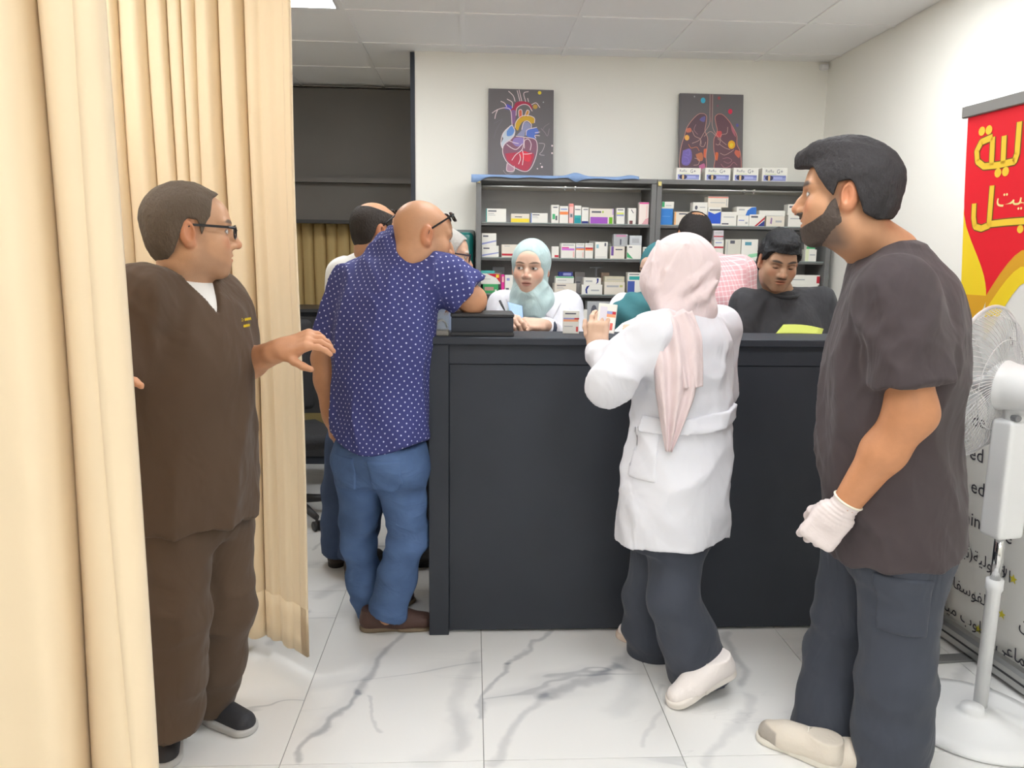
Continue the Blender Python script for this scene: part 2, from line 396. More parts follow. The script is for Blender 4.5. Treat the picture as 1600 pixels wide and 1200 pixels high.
fl = tag(bx('floor', (XL, YF, -0.1), (XR, YN, -0.004), m_grout), kind='structure')
tile_me = None
GX, GY = 0.04, 2.08
for i in range(-5, 5):
    for j in range(-2, 4):
        x0, x1 = max(GX + i * 0.6, XL), min(GX + (i + 1) * 0.6, XR); y0, y1 = max(GY + j * 1.2, YF), min(GY + (j + 1) * 1.2, YN)
        if x1 - x0 < 0.02 or y1 - y0 < 0.02: continue
        t = bx('floor_tile', (x0 + 0.0012, y0 + 0.0012, -0.010), (x1 - 0.0012, y1 - 0.0012, 0.0), m_marble, fl, bev=0.0006)
m_ceil = mat('ceiling_tile', srgb(246, 245, 243), 0.9, 0.1, bump=(160, 0.08))
m_tbar = mat('ceiling_grid', srgb(246, 245, 243), 0.5, 0.3)
ce = tag(bx('ceiling', (XL, YF, ZC + 0.02), (XR, YN, ZC + 0.12), m_ceil), kind='structure')
CX, CY = -0.06, 4.165
PANELS = {(-2, -1), (2, -2), (0, -2), (-3, -4), (1, -5), (-2, -7), (1, -8), (-1, -10), (2, -11)}
for i in range(-4, 4):
    for j in range(-11, 4):
        x0, x1 = max(CX + i * 0.6, XL), min(CX + (i + 1) * 0.6, XR); y0, y1 = max(CY + j * 0.6, YF), min(CY + (j + 1) * 0.6, YN)
        if x1 - x0 < 0.02 or y1 - y0 < 0.02 or (i, j) in PANELS: continue
        bx('ceiling_tile', (x0 + 0.002, y0 + 0.002, ZC + 0.006), (x1 - 0.002, y1 - 0.002, ZC + 0.02), m_ceil, ce, bev=0.001)
for i in range(-3, 4):
    bx('ceiling_bar', (CX + i * 0.6 - 0.012, YF, ZC), (CX + i * 0.6 + 0.012, YN, ZC + 0.008), m_tbar, ce)
for j in range(-10, 4):
    bx('ceiling_bar', (XL, CY + j * 0.6 - 0.012, ZC + 0.001), (XR, CY + j * 0.6 + 0.012, ZC + 0.009), m_tbar, ce)
m_led = mat('led_diffuser', (0.9, 0.9, 0.9), 0.5, emit=((0.955, 0.98, 1.0), PANEL_POWER))
pl = {(-2, -1): 'square ceiling light beside the curtain top, far left', (2, -2): 'square ceiling light above the counter right half',
      (0, -2): 'square ceiling light above the counter left half', (-3, -4): 'square ceiling light between the two cream curtains', (1, -5): 'square ceiling light above the man in black scrubs',
      (-2, -7): 'square ceiling light behind the camera at left', (1, -8): 'square ceiling light behind the camera at right', (-1, -10): 'square ceiling light near the rear wall, left', (2, -11): 'square ceiling light in the rear right corner'}
for (i, j) in sorted(PANELS):
    x, y = CX + i * 0.6 + 0.3, CY + j * 0.6 + 0.3
    e = tag(empty('ceiling_light', (x, y, ZC)), pl.get((i, j), 'square ceiling light behind the camera, row %d column %d' % (-j, i + 4)), 'ceiling light', 'square ceiling lights')
    mb = MB()
    for a, b_ in (((-0.29, -0.29), (0.29, -0.27)), ((-0.29, 0.27), (0.29, 0.29)), ((-0.29, -0.27), (-0.27, 0.27)), ((0.27, -0.27), (0.29, 0.27))):
        mb.box((x + a[0], y + a[1], ZC + 0.0015), (x + b_[0], y + b_[1], ZC + 0.018))
    mb.build('light_frame', m_white, e)
    bx('diffuser', (x - 0.27, y - 0.27, ZC + 0.006), (x + 0.27, y + 0.27, ZC + 0.016), m_led, e)
st = lambda n, lo, hi, m=m_wall: tag(bx(n, lo, hi, m), kind='structure')
st('wall_back', (-0.36, YB, 0), (XR, YB + 0.12, ZC + 0.02)); st('wall_right', (XR, YF, 0), (XR + 0.1, YN, ZC + 0.02))
st('wall_left', (XL - 0.1, YF, 0), (XL, YN, ZC + 0.02)); st('wall_rear', (XL, YF - 0.1, 0), (XR, YF, ZC + 0.02))
st('wall_nook_side', (-0.36, YB + 0.12, 0), (-0.26, YN, ZC + 0.02)); st('wall_nook_end', (XL, YN, 0), (XR, YN + 0.1, ZC + 0.02), mat('nook_paint', srgb(196, 180, 150), 0.8, 0.2))
st('trim_1', (-0.385, YB - 0.006, 0), (-0.358, YB + 0.13, ZC - 0.002), m_dark)
tag(bx('junction_cap', (2.14, YB - 0.03, 2.655), (2.19, YB, 2.69), m_white, bev=0.006), 'small white plastic cap high in the corner of the walls', 'cap')

# nook behind the wall opening: overhead dark unit, beige curtain, black low unit, office chair
e = tag(empty('wall_unit', (-1.3, 5.95, 1.72)), 'dark grey wall unit above the beige curtain in the far nook', 'cabinet')
bx('panel', (XL + 0.02, 5.86, 2.04), (-0.40, 5.90, 2.67), m_darkgrey, e); bx('shelf_board', (XL + 0.02, 5.78, 2.005), (-0.40, 5.90, 2.04), mat('grey_board', (0.13, 0.12, 0.11), 0.4), e)
bx('lower_panel', (XL + 0.02, 5.84, 1.74), (-0.40, 5.90, 2.005), m_darkgrey, e); bx('bottom_rail', (XL + 0.02, 5.82, 1.715), (-0.40, 5.90, 1.74), m_black, e)
m_curt = mat('cream_curtain', srgb(238, 217, 184), 0.75, 0.2, sheen=0.15, var=(1.2, 0.04), bump=(5, 0.12, (2, 2, 0.5)), translucent=0.07)
m_curt2 = mat('beige_curtain', srgb(222, 196, 140), 0.85, 0.1, var=(1.2, 0.06), translucent=0.25)
def curtain(name, path, z0, z1, material, folds, label, flat=(), thick=0.003, hem=0.0, zn=40, seed=1, lean=None, group=None):
    """path: (x,y) polyline; folds: list of (s, amplitude) fold ridge positions along it"""
    P = np.array(path, float); seg = np.linalg.norm(np.diff(P, axis=0), axis=1); T = np.r_[0, np.cumsum(seg)]; n = int(T[-1] / 0.006)
    s = np.linspace(0, T[-1], n); X = np.interp(s, T, P[:, 0]); Y = np.interp(s, T, P[:, 1])
    tx = np.gradient(X); ty = np.gradient(Y); l = np.hypot(tx, ty); nx, ny = -ty / l, tx / l
    fs = np.array([f[0] for f in folds]); fa = np.array([f[1] for f in folds]); ph = np.interp(s, fs, np.arange(len(fs)) * 2 * math.pi)
    amp = np.interp(s, fs, fa); rs = np.random.RandomState(seed); wob = rs.rand(len(fs)) * 6.28
    zs = np.linspace(z1, z0, zn); vs = []; fc = []
    for z in zs:
        k = (z1 - z) / (z1 - z0); a = amp * (0.8 + 0.35 * k)
        p2 = ph + 0.35 * np.sin(2.1 * z + np.interp(s, fs, wob)) * np.minimum(1, k * 3)
        o = a * (np.cos(p2) + 0.18 * np.cos(2 * p2 + 0.9)) + 0.10 * a * np.sin(2.7 * p2 + 1.5 * z) + 0.004 * np.sin(4 * z + 3 * s)
        sh = -0.55 * a * np.sin(p2 + 0.5) + (lean(z) if lean else 0)
        for i in range(n): vs.append((X[i] + nx[i] * o[i] + tx[i] / l[i] * sh[i], Y[i] + ny[i] * o[i] + ty[i] / l[i] * sh[i], z))
    for j in range(zn - 1):
        for i in range(n - 1): fc.append((j * n + i, j * n + i + 1, (j + 1) * n + i + 1, (j + 1) * n + i))
    e = tag(empty(name, (float(P[:, 0].mean()), float(P[:, 1].mean()), z0)), label, 'curtain', group)
    def cloth(nm, vs_, fc_, t):
        o = MB().add(vs_, fc_).build(nm, material, e, True); md = o.modifiers.new('thick', 'SOLIDIFY'); md.thickness = t; md.offset = 0; return o
    cut = max(1, int(round(hem / ((z1 - z0) / (zn - 1))))) if hem else 0
    cloth('drape', vs, fc, thick)
    if cut:
        j0 = zn - 1 - cut; hv = vs[j0 * n:]; hf = [(j * n + i, j * n + i + 1, (j + 1) * n + i + 1, (j + 1) * n + i) for j in range(cut) for i in range(n - 1)]
        cloth('hem_band', hv, hf, thick * 3)
    ev = [(vs[j * n + i]) for j in range(zn) for i in range(n - 7, n)]
    cloth('side_hem', ev, [(j * 7 + i, j * 7 + i + 1, (j + 1) * 7 + i + 1, (j + 1) * 7 + i) for j in range(zn - 1) for i in range(6)], thick * 3)
    bx('curtain_rail', (P[:, 0].min(), float(P[:, 1].mean()) - 0.012, z1 - 0.005), (P[:, 0].max(), float(P[:, 1].mean()) + 0.012, z1 + 0.03), m_white, e)
    return e
curtain('window_curtain', [(-2.2, 6.02), (-0.42, 6.02)], 1.0, 1.73, m_curt2, [(0.09 * k, 0.025 + 0.006 * math.sin(k * 2.3)) for k in range(20)],
        'short beige gathered curtain hanging in the far nook', zn=16)
e = tag(empty('low_cabinet', (-1.4, 5.6, 0)), 'low black cabinet under the short beige curtain in the nook', 'cabinet')
bx('body', (-2.3, 5.42, 0), (-0.42, 5.86, 1.09), m_dark, e, bev=0.004); bx('top', (-2.32, 5.38, 1.09), (-0.41, 5.88, 1.115), m_black, e, bev=0.003)
for k in range(3): bx('door', (-2.28 + 0.62 * k, 5.405, 0.06), (-1.68 + 0.62 * k, 5.42, 1.06), m_black, e, bev=0.002)
e = tag(empty('bench', (-0.75, 4.85, 0)), 'low wooden bench with black legs behind the men at left', 'bench')
bx('seat', (-1.35, 4.70, 0.40), (-0.45, 5.06, 0.45), mat('bench_wood', srgb(120, 104, 62), 0.5, var=(6, 0.2)), e, bev=0.006)
bx('apron', (-1.33, 4.73, 0.31), (-0.47, 5.03, 0.40), m_black, e)
for x in (-1.3, -0.54):
    for y in (4.75, 4.97): bx('leg', (x, y, 0), (x + 0.04, y + 0.04, 0.31), m_black, e)
def office_chair(x, y):
    e = tag(empty('office_chair', (x, y, 0)), 'black office chair on casters beside the curtain edge, behind the men', 'chair')
    for k in range(5):
        a = 0.35 + k * 2 * math.pi / 5; d = V(math.cos(a), math.sin(a), 0); p = V(x, y, 0)
        MB().tube([p + V(0, 0, 0.11), p + d * 0.16 + V(0, 0, 0.095), p + d * 0.29 + V(0, 0, 0.075)], [0.03, 0.022, 0.016]).build('base_arm', m_black, e, True)
        c = p + d * 0.29; t = V(-d[1], d[0], 0); mb = MB()
        for s_ in (-1, 1):
            M = Matrix.Translation(Vector(c + t * 0.014 * s_ + V(0, 0, 0.0275))) @ Matrix(((d[0], 0, t[0], 0), (d[1], 0, t[1], 0), (0, 1, 0, 0), (0, 0, 0, 1)))
            mb.lathe([(0.02, -0.009), (0.027, -0.006), (0.027, 0.006), (0.02, 0.009)], 16, M=M)
        mb.tube([c + V(0, 0, 0.03), c + V(0, 0, 0.08)], 0.008); mb.build('caster', m_black, e)
    MB().tube([(x, y, 0.1), (x, y, 0.26), (x, y, 0.261), (x, y, 0.42)], [0.03, 0.03, 0.016, 0.016], 12).build('gas_lift', m_chrome, e, True)
    mf = mat('chair_fabric', (0.03, 0.03, 0.033), 0.8, bump=(90, 0.2))
    F = frame((0.5, -0.85, 0))
    surf('seat', BX(V(x, y, 0.47), V(0.24, 0.23, 0.045), F, 0.04), 0.012, mf, e)
    surf('backrest', BX(V(x, y, 0.84) - F[:, 1] * 0.23, V(0.22, 0.04, 0.27), F, 0.038), 0.012, mf, e)
    b = V(x, y, 0) - F[:, 1] * 0.2
    MB().tube([V(x, y, 0.44), b + V(0, 0, 0.44), b + V(0, 0, 0.62)] - F[:, 1] * 0.03, 0.018).build('back_bar', m_black, e, True)
    for s_ in (-1, 1):
        q = V(x, y, 0) + F[:, 0] * 0.26 * s_
        MB().tube([q + V(0, 0, 0.46), q + V(0, 0, 0.66), q + F[:, 1] * 0.12 + V(0, 0, 0.68)], [0.014, 0.014, 0.02]).build('armrest', m_black, e, True)
office_chair(-1.02, 4.28)

# ------------------------------------------------------------------ cream curtains in front
fo = []; s_ = 0
for k, (d, a) in enumerate([(0.12, .05)] * 3 + [(0.12, .052), (0.12, .055), (0.125, .056), (0.115, .052), (0.10, .050), (0.075, .040), (0.05, .028), (0.06, .030), (0.095, .046), (0.10, .044), (0.085, .020), (0.10, 0.006)]):
    fo.append((s_, a)); s_ += d * 0.92
fo.append((s_, 0.006))
XE = -0.575
curtain('privacy_curtain', [(XE - s_ + 0.0, 2.86), (XE - 0.4, 2.80), (XE - 0.16, 2.72), (XE, 2.56)], 0.075, 2.64, m_curt, fo,
        'cream privacy curtain hanging behind the man in glasses', hem=0.17, seed=5, zn=44)
fn = [(0.0, .06), (0.26, .07), (0.54, .075), (0.80, .07), (1.08, .07), (1.325, .064), (1.42, .020), (1.52, 0.012)]
curtain('privacy_curtain', [(-2.015, 1.28), (-0.835, 1.32), (-0.617, 1.38)], 0.06, 2.64, m_curt, fn,
        'cream privacy curtain nearest the camera, filling the left edge', hem=0.17, seed=9, zn=44)

# ------------------------------------------------------------------ counter
e = tag(empty('reception_counter', (0.85, 3.2, 0)), 'long black reception counter the visitors lean on', 'counter')
bx('side_post', (-0.165, 2.855, 0), (-0.088, 3.30, 1.160), m_dark, e, bev=0.002)
bx('top_rail', (-0.088, 2.866, 1.085), (1.83, 2.90, 1.160), m_dark, e, bev=0.002)
bx('front_panel', (-0.088, 2.872, 0.012), (1.83, 2.90, 1.085), m_dark, e, bev=0.003)
bx('end_panel', (1.83, 2.866, 0), (1.86, 3.36, 1.160), m_dark, e, bev=0.002)
bx('worktop', (-0.175, 2.845, 1.160), (1.865, 3.12, 1.188), m_dark, e, bev=0.003)
bx('inner_desk', (-0.088, 2.90, 0.72), (1.83, 3.34, 0.745), m_dark, e); bx('inner_panel', (0.0, 3.30, 0.02), (1.83, 3.32, 0.72), m_dark, e)
p = at(700, 526, 2.90)
e = tag(empty('storage_box', (0.04, 2.96, 1.188)), 'black ridged box on the counter under the leaning man\'s elbow', 'box')
bx('base', (-0.083, 2.885, 1.188), (0.157, 3.05, 1.204), m_black, e, bev=0.003); bx('body', (-0.080, 2.888, 1.204), (0.154, 3.048, 1.258), m_dark, e, bev=0.002)
bx('lid', (-0.083, 2.885, 1.259), (0.157, 3.05, 1.275), m_black, e, bev=0.004)
e = tag(empty('display_holder', (-0.12, 2.93, 1.188)), 'small clear acrylic holder with grey base at the counter end', 'holder')
bx('base', (-0.150, 2.89, 1.188), (-0.090, 2.97, 1.207), mat('warm_grey', srgb(140, 136, 128), 0.4), e, bev=0.003)
bx('clear_side', (-0.150, 2.91, 1.207), (-0.090, 2.913, 1.275), m_acryl, e); bx('clear_side', (-0.150, 2.95, 1.207), (-0.090, 2.953, 1.275), m_acryl, e)
MB().tube([(-0.12 + 0.022 * math.cos(a), 2.93, 1.215 + 0.03 * math.sin(a)) for a in np.linspace(0, math.pi, 12)], 0.004).build('wire_arch', m_steel, e, True)

# ------------------------------------------------------------------ shelving cabinets
m_cab = mat('cabinet_black', (0.17, 0.17, 0.168), 0.45, 0.35, var=(4, 0.08))
m_edge = mat('glass_shelf_edge', (0.30, 0.36, 0.35), 0.15, 0.6)
YC = 4.62; ZT = 1.925; SH = (1.690, 1.485, 1.270, 1.062, 0.86)
def cabinet(x0, x1, label):
    e = tag(empty('display_cabinet', ((x0 + x1) / 2, 4.77, 0)), label, 'cabinet', 'black medicine cabinets')
    for a in (x0, x1 - 0.03): bx('side_panel', (a, YC, 0), (a + 0.03, YB - 0.004, ZT), m_cab, e, bev=0.001)
    bx('back_panel', (x0 + 0.03, YB - 0.022, 0.06), (x1 - 0.03, YB - 0.006, ZT - 0.03), mat('cabinet_back_hazed', (0.50, 0.50, 0.495), 0.5, 0.3, var=(4, 0.06)), e)  # back lighter than the black sides: veiling haze put into its colour
    bx('top_panel', (x0, YC - 0.004, ZT), (x1, YB - 0.004, ZT + 0.026), m_cab, e, bev=0.001)
    bx('base_panel', (x0 + 0.03, YC + 0.01, 0), (x1 - 0.03, YB - 0.02, 0.06), m_cab, e)
    MB().tube([(x0 + 0.035, YC + 0.012, ZT - 0.030), (x1 - 0.035, YC + 0.012, ZT - 0.030)], 0.006, 8).build('door_track', m_steel, e, True)
    for q in (-0.03, 0.03):
        M = Matrix.Translation(((x0 + x1) / 2 + 0.02 + q, YC + 0.02, ZT - 0.045))
        MB().lathe([(0.003, 0), (0.014, 0.018), (0.014, 0.022)], 14, M=M).build('clip', m_chrome, e)
    bx('hinge', (x0 + 0.004, YC - 0.012, ZT - 0.012), (x0 + 0.022, YC, ZT + 0.012), mat('brass', srgb(210, 196, 130), 0.35, metal=0.6), e)
    for z in SH:
        s = bx('shelf', (x0 + 0.03, YC + 0.02, z - 0.018), (x1 - 0.03, YB - 0.022, z), m_cab, e)
        bx('shelf_edge', (x0 + 0.032, YC + 0.014, z - 0.006), (x1 - 0.032, YC + 0.0195, z - 0.001), m_edge, s)
cabinet(0.018, 1.084, 'black medicine cabinet below the heart picture'); cabinet(1.086, 2.165, 'black medicine cabinet below the lungs picture')
# blue cloth along the top of the left cabinet
mb = MB(); n = 60; vs = []
for i in range(n):
    x = -0.012 + i * (0.985 / (n - 1)); t = i / (n - 1)
    dr = 0.030 * (1 - smooth(0.02, 0.10, t)) + 0.010 + 0.018 * math.exp(-((t - 0.62) / 0.03) ** 2) + 0.004 * math.sin(31 * t)
    lift = 0.006 + 0.020 * math.exp(-((t - 0.62) / 0.05) ** 2) + 0.012 * math.exp(-((t - 0.95) / 0.05) ** 2)
    z = ZT + 0.026
    vs += [(x, YB - 0.05, z + 0.004), (x, YC + 0.05, z + lift), (x, YC - 0.008, z + lift + 0.002), (x, YC - 0.016, z + lift - 0.008), (x, YC - 0.018, z + 0.004 - dr)]
fs = [(i * 5 + k, i * 5 + k + 1, i * 5 + k + 6, i * 5 + k + 5) for i in range(n - 1) for k in range(4)]
o = mb.add(vs, fs).build('blue_cloth', mat('blue_cloth', srgb(136, 164, 206), 0.8, bump=(30, 0.2)), None, True); o.modifiers.new('t', 'SOLIDIFY').thickness = 0.003
tag(o, 'pale blue cloth laid along the top of the left medicine cabinet', 'cloth')
# towel dispenser
e = tag(empty('towel_dispenser', (-0.06, 4.8, 1.28)), 'teal plastic towel dispenser on the wall beside the left cabinet', 'dispenser')
F = frame((0, -1, 0)); m_teal = mat('teal_plastic', srgb(24, 120, 116), 0.2, 0.5, coat=0.4)
surf('cover', BX(V(-0.085, 4.85, 1.50), V(0.088, 0.068, 0.135), F, 0.03), 0.006, m_teal, e)
surf('lower_lip', BX(V(-0.085, 4.845, 1.362), V(0.092, 0.075, 0.024), F, 0.012), 0.006, mat('teal_light', srgb(70, 185, 175), 0.25), e)
surf('back_shell', BX(V(-0.085, 4.885, 1.45), V(0.098, 0.035, 0.20), F, 0.015), 0.006, mat('shell_grey', srgb(110, 118, 116), 0.35), e)
surf('tear_edge', BX(V(-0.085, 4.86, 1.285), V(0.088, 0.055, 0.05), F, 0.015), 0.006, mat('shell_dark', srgb(80, 84, 84), 0.4), e)
# ------------------------------------------------------------------ people: shared builders
m_skin = mat('skin', attr=True, rough=0.48, spec=0.35, var=(40, 0.05), bump=(260, 0.06))
m_hair = mat('hair', attr=True, rough=0.7, spec=0.2, bump=(170, 0.35, (1, 1, 0.4)))
def mixc(a, b, t): return a + (np.asarray(b) - a) * t[:, None]
def flat(c): return lambda P: np.tile(np.array(c, float), (len(P), 1))

class Head:
    """head in local axes x right, y forward, z up, origin between the ears; s = size"""
    def __init__(s, c, fwd, up=(0, 0, 1), size=1.0, skin=(0.5, 0.3, 0.2), hairc=(0.02, 0.02, 0.02), beard=None, brow=1.0, female=False, wide=1.0,
                 lip=None, eyes_down=False, look=0.0, stubble=0.0, moustache=0.0):
        s.c = np.asarray(c, float); s.M = frame(fwd, up); s.k = size; s.skin = np.array(skin); s.hairc = np.array(hairc)
        s.beard, s.brow, s.female, s.wide, s.lip, s.down, s.look = beard, brow, female, wide, lip, eyes_down, look
        s.stubble, s.mou = stubble, moustache
    def loc(s, P): return ((P - s.c) @ s.M) / s.k / V(s.wide, 1, 1)
    def wld(s, p): return s.c + s.M @ (np.asarray(p, float) * V(s.wide, 1, 1) * s.k)
    def S(s, sh):                        # local shape -> world shape
        R = max(np.abs(sh.lo).max(), np.abs(sh.hi).max())
        crn = np.array([[(sh.lo, sh.hi)[a][0], (sh.lo, sh.hi)[b][1], (sh.lo, sh.hi)[c][2]] for a in (0, 1) for b in (0, 1) for c in (0, 1)])
        W = np.array([s.wld(p) for p in crn]); m = 0.006
        return S(lambda P: sh.f(s.loc(P)) * s.k, W.min(0) - m, W.max(0) + m)
    def skull(s):
        f = s.female; j = 0.9 if f else 1.0
        h = U(0.03, EL((0, -0.016, 0.036), (0.076, 0.099, 0.090)), EL((0, 0.028, -0.025), (0.062, 0.062, 0.082)))
        h = U(0.025, h, EL((0, 0.058, 0.045), (0.052, 0.036, 0.045)))                        # forehead
        jaw = U(0.02, RC((0.052 * j, 0.000, -0.056), (0.016, 0.070, -0.094), 0.019, 0.017), RC((-0.052 * j, 0.000, -0.056), (-0.016, 0.070, -0.094), 0.019, 0.017), EL((0, 0.074, -0.094), (0.022, 0.016, 0.016)))
        h = U(0.03, h, jaw) if f else U(0.03, h, jaw, EL((0.040, 0.032, -0.048), (0.026, 0.036, 0.036)), EL((-0.040, 0.032, -0.048), (0.026, 0.036, 0.036)))
        h = U(0.03, h, EL((0.042, 0.060, -0.020), (0.024, 0.026, 0.026)), EL((-0.042, 0.060, -0.020), (0.024, 0.026, 0.026)), EL((0, 0.078, -0.052), (0.034, 0.020, 0.030)))
        b = 0.010 if f else 0.0125
        h = U(0.014, h, RC((0.046, 0.072, 0.031), (0.014, 0.086, 0.030), b), RC((-0.046, 0.072, 0.031), (-0.014, 0.086, 0.030), b))
        for x in (-1, 1): h = h.sub(EL((0.033 * x, 0.100, 0.012), (0.019, 0.018, 0.0125)), 0.012)
        n = 0.85 if f else 1.0
        h = U(0.012, h, CH([V(0, 0.088, 0.022), V(0, 0.104, -0.004), V(0, 0.115 if not f else 0.111, -0.022)], [0.0085 * n, 0.0095 * n, 0.0125 * n], 0.01))
        h = U(0.008, h, EL((0.0135 * n, 0.100, -0.027), (0.009, 0.012, 0.009)), EL((-0.0135 * n, 0.100, -0.027), (0.009, 0.012, 0.009)))
        h = U(0.006, h, EL((0, 0.0935, -0.0525), (0.023, 0.010, 0.0062)), EL((0, 0.0915, -0.0640), (0.020, 0.011, 0.0075)))
        h = h.sub(EL((0, 0.105, -0.0582), (0.024, 0.014, 0.0022)), 0.004)
        for x in (-1, 1):
            h = U(0.003, h, EL((0.033 * x, 0.0765, 0.0105), (0.0145, 0.0135, 0.0125)))
            if not f or True:
                M = frame((0.30 * x, 1, 0.12)); ear = EL((0.0800 * x, -0.013, 0.002), (0.0105, 0.0205, 0.034), M)
                ear = U(0.008, ear, EL((0.078 * x, -0.005, -0.024), (0.008, 0.012, 0.013)))
                ear = ear.sub(EL((0.0925 * x, -0.008, 0.003), (0.012, 0.0115, 0.0225), M), 0.003)
                ear = U(0.003, ear, RC((0.082 * x, -0.013, 0.016), (0.082 * x, -0.017, -0.012), 0.0035), EL((0.081 * x, 0.002, -0.003), (0.005, 0.005, 0.007))); h = U(0.007, h, ear)
        return h
    def color(s, P):
        L = s.loc(P); x, y, z = np.abs(L[:, 0]), L[:, 1], L[:, 2]; sk = s.skin; c = np.tile(sk, (len(P), 1))
        e = lambda cx, cy, cz, rx, ry, rz: np.sqrt(((x - cx) / rx) ** 2 + ((y - cy) / ry) ** 2 + ((z - cz) / rz) ** 2)
        c = mixc(c, sk * V(1.06, 0.84, 0.80), 0.7 * (1 - smooth(0.5, 1.1, e(0.044, 0.075, -0.018, 0.026, 0.04, 0.024))))
        c = mixc(c, sk * V(1.08, 0.80, 0.76), 0.6 * (1 - smooth(0.5, 1.2, e(0.0, 0.115, -0.022, 0.016, 0.016, 0.016))))
        c = mixc(c, sk * V(1.08, 0.78, 0.74), 0.7 * (1 - smooth(0.7, 1.2, e(0.080, -0.010, 0.0, 0.014, 0.03, 0.045))))
        c = mixc(c, sk * V(0.72, 0.62, 0.60), 0.55 * (1 - smooth(0.6, 1.2, e(0.033, 0.095, 0.010, 0.022, 0.03, 0.017))) * (y > 0.05))
        if s.beard is not None:
            b = s.beard; jl = smooth(-0.012, 0.010, -(z + 0.030) - 0.0 + 0.35 * (0.045 - y).clip(-0.05, 0.05) * 0)
            up_ = np.interp(y, [-0.02, 0.0, 0.02, 0.045, 0.07, 0.1], [-0.050, -0.022, -0.018, -0.040, -0.056, -0.066])
            m = smooth(0.0, -0.022, z - up_) * smooth(-0.030, 0.022, y - 0.35 * (z + 0.08)) * smooth(-0.150, -0.104, z)
            side = 0.75 * (1 - smooth(0.004, 0.022, np.abs(y - 0.020 + 0.1 * z))) * smooth(0.03, -0.01, z) * smooth(0.050, 0.058, x)
            mo = (1 - smooth(0.75, 1.1, e(0.0, 0.098, -0.0415, 0.031, 0.03, 0.0085)))
            mm = np.maximum(np.maximum(m, 0.8 * side), mo); mm = mm * (1 - (1 - smooth(0.8, 1.1, e(0, 0.1, -0.058, 0.022, 0.03, 0.009))))
            c = mixc(c, b, mm * s.stubble)
        if s.mou:
            mo = (1 - smooth(0.65, 1.15, e(0.0, 0.098, -0.0420, 0.027, 0.03, 0.0075))); c = mixc(c, s.hairc * 1.6 + 0.01, mo * s.mou)
        lip = s.lip if s.lip is not None else sk * V(0.92, 0.58, 0.55)
        c = mixc(c, lip, 0.85 * (1 - smooth(0.75, 1.1, e(0, 0.098, -0.0585, 0.0235, 0.022, 0.0125))))
        c = mixc(c, sk * V(0.35, 0.22, 0.2), 0.8 * (1 - smooth(0.6, 1.1, e(0, 0.1, -0.0582, 0.022, 0.03, 0.0020))))
        arch = 0.0335 + 0.004 * np.sin((x - 0.012) / 0.04 * 2.6)
        bm = (1 - smooth(0.7, 1.25, np.sqrt(((x - 0.033) / 0.0235) ** 2 + ((z - arch) / (0.0052 * s.brow)) ** 2))) * (y > 0.05)
        c = mixc(c, s.hairc * 1.3 + 0.008, bm * 0.9)
        lx = np.sign(L[:, 0]) * x                       # eyes
        if s.down:
            lid = (1 - smooth(0.8, 1.05, np.sqrt(((x - 0.033) / 0.0145) ** 2 + ((z - 0.004) / 0.0026) ** 2))) * (y > 0.06); c = mixc(c, V(0.012, 0.01, 0.01), lid)
        else:
            o = np.sqrt(((x - 0.033) / 0.0140) ** 2 + ((z - 0.0105) / 0.0062) ** 2); eye = (1 - smooth(0.85, 1.05, o)) * (y > 0.06)
            c = mixc(c, V(0.014, 0.01, 0.009), (1 - smooth(1.0, 1.25, o)) * (y > 0.06) * (z > 0.006))
            c = mixc(c, V(0.62, 0.60, 0.58), eye)
            ir = np.minimum(np.sqrt((L[:, 0] - 0.033 - s.look) ** 2 + (z - 0.0110) ** 2), np.sqrt((L[:, 0] + 0.033 - s.look) ** 2 + (z - 0.0110) ** 2))
            c = mixc(c, V(0.03, 0.022, 0.016), (1 - smooth(0.0050, 0.0062, ir)) * eye)
        return c
    def neck(s, base, r0=0.056, r1=0.066):
        b = s.loc(np.asarray(base, float)[None])[0]
        return CH([V(0, -0.018, -0.03), V(0, -0.024, -0.075), b], [r0 * 0.95, r0, r1], 0.03)
    def hair(s, thick=0.012, line=None, noise=0.003, seed=3, sc=(14, 14, 9), back=-0.075, extra=()):
        """cap of hair; line(x,y,z) > 0 where there is hair"""
        base = U(0.03, EL((0, -0.016, 0.036), (0.076, 0.099, 0.090)), EL((0, -0.030, -0.02), (0.066, 0.068, 0.07)), EL((0, 0.050, 0.046), (0.054, 0.044, 0.047)))
        sh = base.off(thick)
        if extra: sh = U(0.02, sh, *extra)
        sh = sh.disp(lambda P: noise * nz(P, sc, seed) + 0.4 * noise * nz(P, (55, 55, 30), seed + 1))
        return S(lambda P: np.maximum(np.maximum(sh.f(P), -(base.f(P) + 0.004)), -line(np.abs(P[:, 0]), P[:, 1], P[:, 2])), sh.lo, sh.hi)
def beard_s(H):
    sk = H.skull().off(0.0032).disp(lambda P: 0.0009 * nz(P, (60, 60, 60), 4))
    def reg(P):
        x, y, z = np.abs(P[:, 0]), P[:, 1], P[:, 2]
        up_ = np.interp(y, [-0.02, 0.0, 0.014, 0.03, 0.045, 0.07, 0.1], [-0.060, -0.020, 0.004, -0.012, -0.040, -0.056, -0.070])
        jaw = np.minimum(np.minimum(up_ - z, y - 0.35 * (z + 0.08) + 0.008), z + 0.120)
        mo = 0.008 * (1 - np.sqrt((x / 0.031) ** 2 + ((z + 0.0415 - 0.25 * x * x / 0.03) / 0.0080) ** 2 + ((y - 0.098) / 0.03) ** 2)); lipz = 0.009 * (np.sqrt((x / 0.024) ** 2 + ((z + 0.0585) / 0.0105) ** 2) - 1)
        return np.maximum(np.minimum(jaw, lipz), mo)
    return S(lambda P: np.maximum(sk.f(P), -reg(P)), sk.lo, sk.hi)
